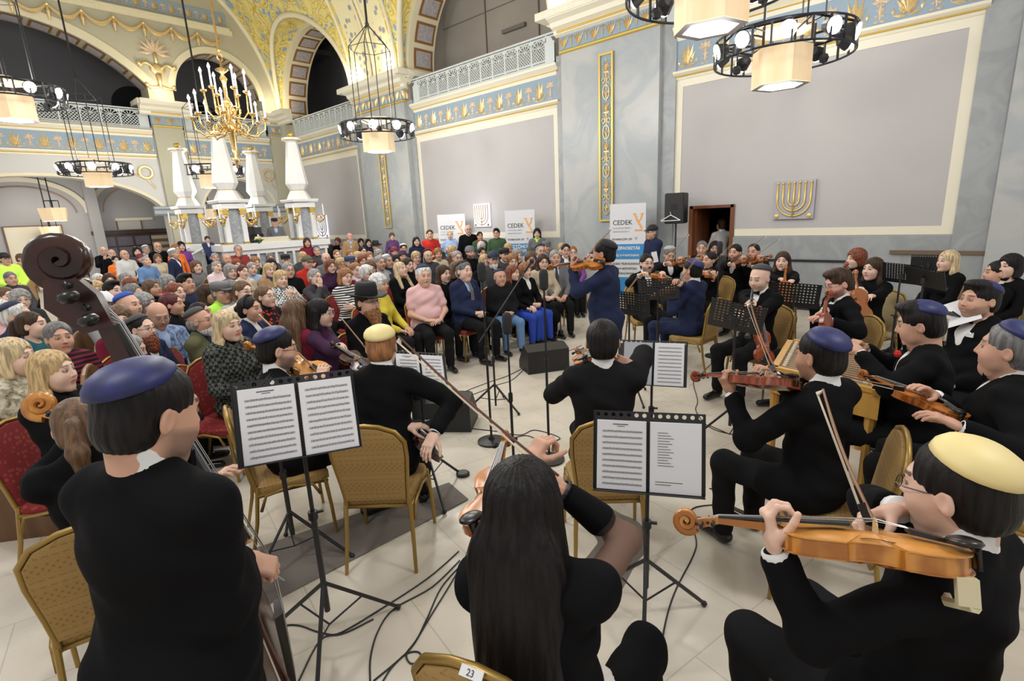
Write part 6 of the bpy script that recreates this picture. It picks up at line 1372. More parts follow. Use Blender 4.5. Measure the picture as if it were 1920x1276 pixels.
# 7 violist at the right front
vt, vs_ = W3(1800, 1030, 1.25), W3(1303, 972, 1.50)
P = person('violist at lower right in profile with glasses and cream satin skullcap', (1788, 918), face=-108, hair='short', hc='k', tone='c', lod=4, hat='kippah', hatc='crm', glasses='k', wl=W3(1452, 1030, 1.42), wr=W3(1690, 955, 1.50), kl='neck', kr='bow', hl=(dirv(-.12, .25, .85), dirv(.75, -.1, .1)), hrr=(dirv(-.9, .1, -.2), dirv(0, -.6, -.8)), poleL=(-.3, .1, -1), poleR=(.9, .4, -.6), hp=-8, hy=6, stub=.2, fat=.02, legs=((.16, .46, None), (.16, .42, None)), **TUX)
chair_for(P, 'gold banquet chair under the violist at lower right')
vl = vio('striped golden brown viola played by the man at lower right', vt-nrm(vs_-vt)*.02, vs_, dirv(.0, .42, 1), 'gold', 'viola')
m = MB(); m.cb((-.10, .04, -.07), (.012, .02, .03)); m.cb((.10, .04, -.07), (.012, .02, .03)); m.tube([(-.11, .03, -.10), (0, .05, -.125), (.11, .03, -.10)], .012, 6); m.build('shoulder_rest', mat('rest_ivory', (.62, .55, .36), .5), vl)
bow('bow standing steeply from the right hand of the lower right violist', W3(1619, 970, 1.42), W3(1531, 735, 1.62), dirv(.2, -.4, .3))
# 8 violinist with the blue skullcap, back view right of centre
vt, vs_ = W3(1500, 716, 2.55), W3(1303, 702, 3.0)
P = person('violinist with blue satin skullcap seen from behind beside the dulcimer', (1536, 668), face=-122, hair='fade', hc='k', tone='d', lod=4, hat='kippah', hatc='blue', wl=W3(1372, 738, 2.86), wr=W3(1450, 705, 2.95), kl='neck', kr='bow', hl=(dirv(-.45, .2, .85), dirv(.7, .2, .3)), poleL=(-.6, .1, -1), poleR=(.9, .1, -.8), hp=-6, stub=.35, **TUX)
chair('gold', 'gold banquet chair with arched back under the blue-skullcap violinist by the dulcimer', P[1]-rotz(P[2])@A([0, .08, 0]), P[2]+R(34))
vio('red brown violin of the blue-skullcap violinist beside the dulcimer', vt, vs_, dirv(.15, .5, 1), 'red')
bow('bow standing up in front of the blue-skullcap violinist, tip beside a perforated stand', W3(1447, 697, 2.75), W3(1400, 571, 3.15), dirv(.5, -.4, .3))
# 9 dulcimer player and dulcimer
P = person('dulcimer player in profile with goatee and dark blue skullcap, red pocket square', (1722, 608), face=-88, hair='quiff', hc='k', tone='b', lod=3, hat='kippah', hatc='blue', beard=['goatee'], wl=W3(1612, 662, 3.25), wr=W3(1622, 652, 3.6), kl='fist', kr='fist', fat=.055, hp=-8, lean=6, **TUX)
chair_for(P, 'gold banquet chair under the dulcimer player')
L_ = lambda p: (P[3]['Rz'].T@(A(p, float)-P[3]['root']))/1.06
MB().ball(L_(W3(1683, 663, 3.0)), .020, 6).build('pocket_square', cloth('red'), P[0])
DW = mat('dulcimer_wood', (.60, .33, .07), .35, kind='wood', col2=(.50, .26, .05), sc=9)
zt = .88; cp = [onz(1478, 634, zt), onz(1640, 650, zt), onz(1652, 732, zt), onz(1446, 686, zt)]; cc = sum(cp)/4
t = thing('cimbalom', 'golden wooden hammered dulcimer on legs with rows of strings', 'dulcimer', (cc[0], cc[1], 0)); cl_ = [A([p[0]-cc[0], p[1]-cc[1], 0]) for p in cp]
m = MB(); orr = [p for p in cl_]; 
if np.cross(orr[1]-orr[0], orr[2]-orr[1])[2] < 0: orr = orr[::-1]
m.rings([[p+Z3*(zt-.20) for p in orr], [p+Z3*(zt-.03) for p in orr]]); 
for i in range(4):
    a, b = orr[i], orr[(i+1) % 4]; d = nrm(b-a); n_ = A([-d[1], d[0], 0]); m.rings([[a+Z3*(zt-.04), a+n_*.045+Z3*(zt-.04), a+n_*.045+Z3*zt, a+Z3*zt], [b+Z3*(zt-.04), b+n_*.045+Z3*(zt-.04), b+n_*.045+Z3*zt, b+Z3*zt]])
m.build('case', DW, t); m = MB()
bl_ = lambda u, v: (cl_[0]*(1-u)+cl_[1]*u)*(1-v)+(cl_[3]*(1-u)+cl_[2]*u)*v
m.rings([[bl_(.05, .06)+Z3*(zt-.028), bl_(.95, .06)+Z3*(zt-.028), bl_(.95, .94)+Z3*(zt-.028), bl_(.05, .94)+Z3*(zt-.028)], [bl_(.05, .06)+Z3*(zt-.025), bl_(.95, .06)+Z3*(zt-.025), bl_(.95, .94)+Z3*(zt-.025), bl_(.05, .94)+Z3*(zt-.025)]]); m.build('soundboard', mat('soundboard', (.16, .06, .03), .35), t)
m = MB()
for k in range(34): v = .08+.84*k/33; m.tube([bl_(.07, v)+Z3*(zt-.008+.006*(k % 2)), bl_(.93, v)+Z3*(zt-.008+.006*((k+1) % 2))], .0022, 4)
m.build('strings', mat('brass_string', (.55, .42, .25), .3, .7), t); m = MB()
for u in (.12, .38, .66, .88):
    for k in range(16): p = bl_(u, .10+.8*k/15); m.cb(p+Z3*(zt-.01), (.012, .012, .012))
m.build('bridges', mat('bridge_ivory', (.62, .55, .42), .5), t)
for i in range(4):
    p = orr[i]*.9; MB().tube([p+Z3*(zt-.2), p*.98+Z3*.4, p+Z3*.0], [.035, .025, .03], 8).build('leg', DW, t)
for lb, p0, p1 in (('small dulcimer hammer in the nearer hand of the dulcimer player', (1606, 664, 3.2), (1530, 662, 3.3)), ('small dulcimer hammer in the farther hand of the dulcimer player', (1614, 652, 3.55), (1540, 645, 3.7))):
    a, b = W3(*p0), W3(*p1); t = thing('dulcimer_hammer', lb, 'hammer', a); MB().tube([(0, 0, 0), (b-a)*.9, b-a], [.005, .004, .010], 6).build('shaft', mat('bow_stick'), t)
# 10 right edge
P = person('grey-haired man with blue skullcap at the right edge holding a violin on his knee', (1888, 655), face=-92, hair='short', hc='s', tone='b', lod=4, hat='kippah', hatc='blue', wl=W3(1800, 800, 2.45), wr=W3(1752, 742, 2.75), kr='relax', fat=.03, stub=.2, **TUX)
chair_for(P, 'gold banquet chair under the grey-haired man at the right edge')
vio('golden violin resting on the knee of the man at the right edge', W3(1812, 782, 2.60), W3(1672, 722, 2.95), dirv(.1, .35, 1), 'amber')
bow('bow lying level in front of the dulcimer, held by the man at the right edge', W3(1690, 733, 2.7), W3(1545, 700, 3.0), dirv(0, 0, 1))
# 11
P = person('heavy-set man with dark blue skullcap, bow tie and white pocket handkerchief at right', (1834, 563), face=-42, hair='quiff', hc='k', tone='b', lod=3, hat='kippah', hatc='blue', fat=.05, stub=.45, pose='fold', wr=None, hy=-4, **TUX)
chair_for(P, 'gold banquet chair under the heavy-set man with the handkerchief')
L_ = lambda p: (P[3]['Rz'].T@(A(p, float)-P[3]['root']))/1.06
p_ = A([-.10, .16, .97]); m = MB(); m.prism([(-.022, 0), (.022, 0), (.024, .02), (.006, .036), (-.012, .022), (-.022, .034)], .012, p_, rotx(pi/2)); m.build('pocket_handkerchief', cloth('wht'), P[0])
# 12 clarinet
P = person('bald clarinettist in dinner jacket blowing a dark clarinet', (1424, 522), face=-34, hair=None, hc='bald', tone='c', lod=3, stub=.15, hat='kippah', hatc='dgr', wr=W3(1418, 575, 5.0), wl=W3(1385, 600, 5.15), kr='grip', kl='grip', hp=-14, hl=(dirv(-.5, -.4, .5), dirv(.3, -.6, -.5)), hrr=(dirv(-.7, -.5, .2), dirv(.3, -.5, -.5)), **TUX)
chair_for(P, 'gold banquet chair under the bald clarinettist')
a, b = W3(1411, 541, 5.14), W3(1402, 632, 4.9); t = thing('clarinet', 'dark clarinet in the mouth and hands of the bald man', 'clarinet', a); d = b-a; MB().tube([d*0, d*.08, d*.1, d*.9, d], [.006, .010, .014, .016, .032], 10).build('tube', EBONY, t); m = MB(); [m.cb(d*k+dirv(-.2, -1, 0)*.016, (.008, .008, .006)) for k in np.linspace(.2, .85, 9)]; m.build('keys', STR, t)
vio('brown violin leaning on the clarinettist knee behind the perforated stand', W3(1432, 640, 4.85), W3(1425, 575, 5.0), dirv(.2, -1, .1), 'red', anchor=1)
# 13
P = person('bearded red-haired man with glasses holding a dark red violin upright', (1572, 532), face=-62, hair='quiff', hc='b', tone='p', lod=3, glasses='g', stub=.75, bc='r', wr=W3(1540, 590, 4.5), wl=W3(1556, 602, 4.6), kr='relax', hp=-22, hrr=(dirv(-.8, -.2, -.3), dirv(.2, -.6, -.7)), **TUX)
chair_for(P, 'gold banquet chair under the bearded red-haired violinist')
vio('dark red violin standing upright on the knee of the bearded red-haired man', W3(1541, 632, 4.45), W3(1553, 545, 4.6), dirv(-.3, .8, .1), 'red', anchor=1)
# 14-16 women at the back
P = person('young woman with long brown hair and black top holding a violin upright', (1636, 505), face=-36, hair='long', hc='b', g=1, tone='c', lod=2, fit='sweater', top='blk', leg='blk', wr=W3(1612, 547, 5.5), wl=W3(1625, 560, 5.6), kr='relax')
chair_for(P, 'cream banquet chair under the long-haired woman with the upright violin', 'cream')
vio('amber violin held upright by the young woman with long brown hair', W3(1611, 562, 5.35), W3(1602, 508, 5.5), dirv(0, .8, .2), 'amber', anchor=1)
P = person('woman with curly red-brown hair in black, behind the other women at right', (1604, 486), face=-58, hair='curly', hc='r', g=1, tone='c', lod=2, fit='sweater', top='blk', leg='blk')
chair_for(P, 'cream banquet chair under the woman with curly red-brown hair', 'cream')
vio('violin scroll peeping beside the curly red-brown haired woman', W3(1592, 530, 6.3), W3(1587, 492, 6.4), dirv(.2, -.8, .2), 'red', anchor=1)
P = person('young woman with long brown hair facing front, a violin neck before her mouth', (1467, 490), face=-8, hair='long', hc='b', g=1, tone='c', lod=2, fit='sweater', top='blk', leg='blk', wr=W3(1477, 527, 6.8), wl=W3(1484, 528, 6.9), kr='grip', kl='grip')
chair_for(P, 'cream banquet chair under the front-facing woman by the niche', 'cream')
vio('violin held upright by the front-facing woman near the wall niche', W3(1470, 560, 6.5), W3(1473, 500, 6.7), dirv(.2, .9, .1), 'amber', anchor=1)
P = person('blonde woman in black sitting by the far wall at right, music stand before her', (1776, 490), face=-50, hair='long', hc='l', g=1, tone='c', lod=2, fit='jacket', top='blk', leg='blk', shirt='blk')
chair_for(P, 'cream banquet chair under the blonde woman by the far wall', 'cream')
P = person('dark-haired woman in black lace top at the far right edge', (1892, 500), face=-40, hair='bob', hc='k', g=1, tone='c', lod=2, fit='dress', top='blk', leg='blk')
chair_for(P, 'cream banquet chair under the dark-haired woman at the far right edge', 'cream')
P = person('dark-haired man mostly hidden between the blonde and the handkerchief man', (1868, 512), z=1.15, face=-70, hair='short', hc='k', tone='b', lod=2, **TUX)
chair('cream', 'empty cream banquet chair behind the woman with the upright violin', onr(1682, 600, 6.3), screenyaw(onr(1682, 600, 6.3), -60)); chair('gold', 'empty cream-gold banquet chair by the wall behind the blonde woman', onr(1840, 600, 7.9), screenyaw(onr(1840, 600, 7.9), -30))
# 17-21 violins in the back
def fiddler(label, head, face, tail, scroll, frog, tip, vl, bl_, ch, z=None, lod=2, g=0, hair='short', hc='k', tone='b', vt=dirv(.0, .1, 1), vc='amber', dep=None, ckind='gold', **k):
    d = depth(onz(head[0], head[1], z or (1.288 if not g else 1.24))); T, S_ = W3(tail[0], tail[1], d+tail[2]), W3(scroll[0], scroll[1], d+scroll[2]); Fg, Tp = W3(frog[0], frog[1], d+frog[2]), W3(tip[0], tip[1], d+tip[2])
    kw = dict(TUX); kw.update(k)
    P = person(label, head, z=z, face=face, lod=lod, g=g, hair=hair, hc=hc, tone=tone, wl=S_-nrm(S_-T)*.10-Z3*.05, wr=Fg-Z3*.01, kl='neck', kr='bow', hl=(nrm(nrm(S_-T)*.2+Z3*.8+dirv(0, 0, 0) if False else Z3*.9+nrm(T-S_)*.2), nrm(T-S_)), poleL=(-.6, .2, -1), poleR=(1, .0, -.7), **kw)
    if ckind: chair_for(P, ch, ckind)
    vio(vl, T, S_, vt, vc); bow(bl_, Fg, Tp, vt); return P
fiddler('young violinist with dark beard and pale green tie line in the back row', (1378, 474), -25, (1382, 492, -.1), (1400, 486, -.45), (1372, 493, -.3), (1437, 444, -.5), 'violin under the chin of the young dark-bearded violinist in the back row', 'bow of the young dark-bearded violinist rising toward upper right', 'gold banquet chair under the young dark-bearded violinist', stub=.8)
fiddler('balding violinist with beard, last in the back row before the niche', (1412, 473), -22, (1412, 492, -.1), (1432, 484, -.45), (1402, 492, -.3), (1463, 449, -.5), 'violin of the balding bearded violinist before the niche', 'bow of the balding bearded violinist reaching highest toward the niche', 'gold banquet chair under the balding bearded violinist', hair='receding', stub=.8)
fiddler('woman violinist with dark hair drawn back, looking down at her violin', (1330, 488), -48, (1326, 508, -.1), (1338, 520, -.6), (1322, 507, -.35), (1377, 456, -.5), 'violin of the woman with dark hair drawn back', 'bow of the woman with dark hair drawn back', 'gold banquet chair under the woman violinist with drawn back hair', g=1, hair='bun', fit='sweater', top='blk', tie=None, cuffs=False)
fiddler('middle-aged violinist behind the others beside the doorway', (1316, 466), -5, (1312, 482, -.1), (1322, 486, -.5), (1308, 484, -.3), (1352, 432, -.5), 'violin of the middle-aged man beside the doorway', 'bow of the middle-aged man crossing the doorway', 'gold banquet chair under the middle-aged violinist beside the doorway', hc='s')
P = fiddler('violinist in navy suit and blue skullcap seen half from behind', (1297, 507), -118, (1284, 532, .05), (1241, 548, .25), (1275, 530, -.1), (1316, 470, -.3), 'amber violin of the man in the navy suit', 'bow of the violinist in the navy suit', 'gold banquet chair under the violinist in the navy suit', top='nvy', leg='nvy', hat='kippah', hatc='blue', lod=3, hair='fade', fat=.01)
fiddler('violinist with glasses and moustache left of the capped bystander', (1213, 494), 22, (1226, 512, -.1), (1252, 522, -.4), (1200, 515, -.3), (1172, 552, -.3), 'violin of the bespectacled violinist with moustache', 'bow of the bespectacled violinist pointing down left', 'gold banquet chair under the bespectacled violinist with moustache', glasses='k', stub=.5, tone='c', beard=['moustache'])
fiddler('violinist with silver skullcap bending over his instrument', (1256, 478), 15, (1262, 496, -.1), (1283, 486, -.5), (1248, 493, -.3), (1293, 440, -.4), 'violin of the man with the silver skullcap', 'bow of the man with the silver skullcap', 'gold banquet chair under the man with the silver skullcap', hat='kippah', hatc='lgr', hp=-20, hc='s')
# 22 soloist
d = 5.02
P = person('standing solo violinist in navy suit and black skullcap, profile to the left', (1131, 476), z=1.63, face=-104, sit=False, hair='fade', hc='k', tone='d', lod=3, fit='jacket', top='nvy', leg='nvy', hat='kippah', hatc='blk', wl=W3(1073, 502, d+.18), wr=W3(1105, 482, d+.30), kl='neck', kr='bow', hl=(Z3, RTH), poleL=(-.4, .5, -1), poleR=(.8, .2, .1), cuffs=True, fat=.035, hp=-2)
vio('amber violin of the standing soloist held level under his chin', W3(1134, 490, d+.02), W3(1034, 499, d+.28), dirv(.05, -.45, 1), 'amber')
bow('bow of the standing soloist rising to the upper right', W3(1093, 487, d+.2), W3(1143, 427, d-.05), dirv(.7, -.5, .4))
# woman with long black hair left of the hat (violinist in purple)
P = person('woman with long straight black hair and glasses in a dark purple jumper', (602, 588), face=72, hair='long', hc='k', g=1, tone='c', lod=3, fit='sweater', top='dpu', leg='blk', glasses='g', wl=W3(640, 650, 4.6), wr=W3(660, 668, 4.5), hp=-4)
chair_for(P, 'red banquet chair with gold frame under the woman in dark purple', 'red')
vio('dark violin with brown scroll on the lap of the woman in purple', W3(690, 690, 4.2), W3(632, 650, 4.5), dirv(0, -.3, 1), 'dark')
bow('pale bow in front of the black-hatted man, held by the woman in purple', W3(686, 652, 4.3), W3(641, 597, 4.4), dirv(0, -1, .4))
# ------------------------------------------------------------------ music stands
def stand_at(label, desk, d, face, base=None, **k):
    c = W3(desk[0], desk[1], d); b = base if base is not None else c; b = A([c[0], c[1], 0]); yaw = screenyaw(b, face)+pi     # local -Y faces 'face'
    return music_stand(label, b, c[2], yaw, **k)
stand_at('large black music stand with open score at the left front', (560, 783), 2.28, 2, tilt=22, w=.50, h=.36, roll=2.5, sheet=('open spiral-bound score with handwritten parts at the left front', .47, .322, .006, 'full'), a0=.2, legr=.36)
stand_at('large black music stand with open score behind the nearest violinist', (1215, 852), 2.40, 0, tilt=16, w=.50, h=.37, roll=-.5, sheet=('spiral-bound score with a printed song list on its right page', .47, .325, .0, 'half'), a0=.5, legr=.34)
stand_at('tilted black music stand right of the cream-skullcap man', (792, 700), 3.75, 28, tilt=35, w=.40, h=.33, roll=16, sheet=('open score on the tilted stand right of the cream-skullcap man', .36, .30, 0, 'full'))
stand_at('black music stand with grey and white pages in front of the centre man', (1222, 682), 3.9, -3, tilt=20, w=.50, h=.34, sheet=('spiral-bound score with a grey left page in front of the centre man', .44, .32, .01, 'grey'))
stand_at('perforated black stand directly right of the soloist', (1183, 568), 5.6, 160, tilt=18, w=.42, h=.27, holes='all', roll=-4)
stand_at('perforated black stand before the bespectacled violinist with moustache', (1235, 541), 6.4, 175, tilt=18, w=.48, h=.28, holes='all', roll=3)
stand_at('perforated black stand with pale dots before the clarinettist', (1382, 592), 4.3, 170, tilt=30, w=.42, h=.30, holes='all', roll=-12)
stand_at('perforated black stand before the front-facing woman by the niche', (1490, 552), 5.9, 178, tilt=20, w=.50, h=.30, holes='all', roll=-4)
stand_at('black music stand leaning back left of the blonde woman, lower', (1692, 512), 5.9, 165, tilt=35, w=.36, h=.28, holes='all', roll=-6)
stand_at('plain black music stand tilted close in front of the blonde woman', (1738, 520), 5.5, 150, tilt=45, w=.36, h=.32, roll=-14)
stand_at('small upright black stand behind the blonde woman on the left', (1742, 492), 7.6, 175, tilt=8, w=.42, h=.22)
stand_at('perforated black stand with white sheets near the heavy-set man', (1772, 592), 4.1, 140, tilt=60, w=.36, h=.30, holes='all', sheet=None)
p = W3(1790, 588, 3.95); t = thing('sheet_music', 'loose white music sheets sticking up before the heavy-set man', 'sheet music', p, rot=basis(dirv(-.7, -.3, .6))); MB().box(-.11, .11, -.14, .14, 0, .003).build('page', mat('white_paper'), t)
# ------------------------------------------------------------------ the audience
SEATW = mat('pew_wood', (.17, .085, .035), .4, kind='wood', col2=(.10, .045, .018), sc=7)
def seat_proto():
    t = thing('auditorium_seat', 'x', 'seat'); ov = [(.25*cos(a), .62+.40*sin(a)) for a in np.linspace(0, pi, 13)]+[(-.25, .40), (.25, .40)]
    m = MB(); m.rings([[(u, -.24+.0*v-.05*((v-.4)/.6)+o_, v) for u, v in ov] for o_ in (.012, -.016)]); m.build('seat_back', SEATW, t)
    m = MB(); m.tube([(u, -.252-.05*((v-.4)/.6), v) for u, v in ov[:13]], .016, 5); m.build('rim', mat('pew_rim', (.26, .14, .06), .4), t)
    MB().box(-.23, .23, -.22, .22, .38, .44).build('seat', SEATW, t)
    for s_ in (-1, 1): MB().box(s_*.24-.015, s_*.24+.015, -.25, .2, 0, .40).build('side_panel', SEATW, t)
    return t
_seat = None
def pew(label, p, yaw):
    global _seat
    if _seat is None: _seat = (seat_proto(), None); _seat = (_seat[0], [c for c in bpy.data.objects if c.parent is _seat[0]]); t = _seat[0]
    else:
        t = _seat[0].copy(); COL.objects.link(t)
        for c in _seat[1]: q = c.copy(); COL.objects.link(q); q.parent = t
    place(t, (p[0], p[1], 0), yaw, label=label, group='wooden seats of the audience'); return t
FITS = {'s': 'sweater', 'j': 'jacket', 'c': 'coat', 'h': 'shirt', 'd': 'dress'}
def clampP(x, y, z, dmax=None):
    P = onz(x, y, z); d = depth(P)
    if d < 0 or d > 60: d = 60
    if dmax: d = dmax
    for _ in range(400):
        P = W3(x, y, d); bad = P[0] > SX-.75 or P[1] > EY-1.3 or (4.6 < P[0] < 8.9 and 15.3 < P[1] < 20.8)
        if not bad: break
        d -= .05
    return P
def crowd(line):
    a, label = line.split('|'); tk = a.split(); x, y, fc = map(float, tk[:3]); g = 1 if tk[3] == 'f' else 0; hair, hc, tone, top, fit = tk[4:9]
    k = dict(lod=1, group='listeners in the audience'); d = None; ch = 'pew'; sit = True; z = None; dz = 0
    for f in tk[9:]:
        n, _, v = f.partition(':')
        if n == 'gl': k['glasses'] = v
        elif n == 'hat': k['hat'], k['hatc'] = v.split(',')
        elif n == 'sc': k['extra'] = ('scarf:'+v,)
        elif n in ('hp', 'hy', 'hr', 'stub', 'fat', 'lean', 'scale'): k[n] = float(v)
        elif n == 'lod': k['lod'] = int(v)
        elif n == 'st': sit = False; z = float(v or 1.62)
        elif n == 'd': d = float(v)
        elif n == 'z': z = float(v)
        elif n == 'ch': ch = v
        elif n == 'bd': k['beard'] = v.split(',')
        elif n in ('bc', 'pose', 'leg', 'tie', 'shirt'): k[n] = v
        elif n == 'bare': k['bare'] = True
        elif n == 'dr': k['dress'] = True
    nat = (1.288 if g == 0 else 1.239) if sit else (1.62 if g == 0 else 1.55)
    P = clampP(x, y, z or nat, d)
    base_ = k.get('scale') or ((1.06 if g == 0 else 1.02) if sit else (1.02 if g == 0 else .97)); q_ = P[2]/nat
    if z is None or not sit: k['scale'] = base_*round(min(max(q_, .84), 1.07)/.02)*.02
    pose = k.pop('pose', 'lap' if sit else 'side')
    o = person(label, head=P, face=fc, sit=sit, g=g, hair=None if hair == 'none' else hair, hc=hc, tone=tone, top=top, fit=FITS[fit], pose=pose, **k)
    if sit:
        lb = ' '.join(label.split()[:9])
        if ch == 'pew': pew('round-backed brown seat under the '+lb, o[1]+A([0, 0, 0]), o[2])
        elif ch != 'none': chair(ch, 'red banquet chair under the '+lb, o[1]-rotz(o[2])@A([0, .03, 0]), o[2])
    return o
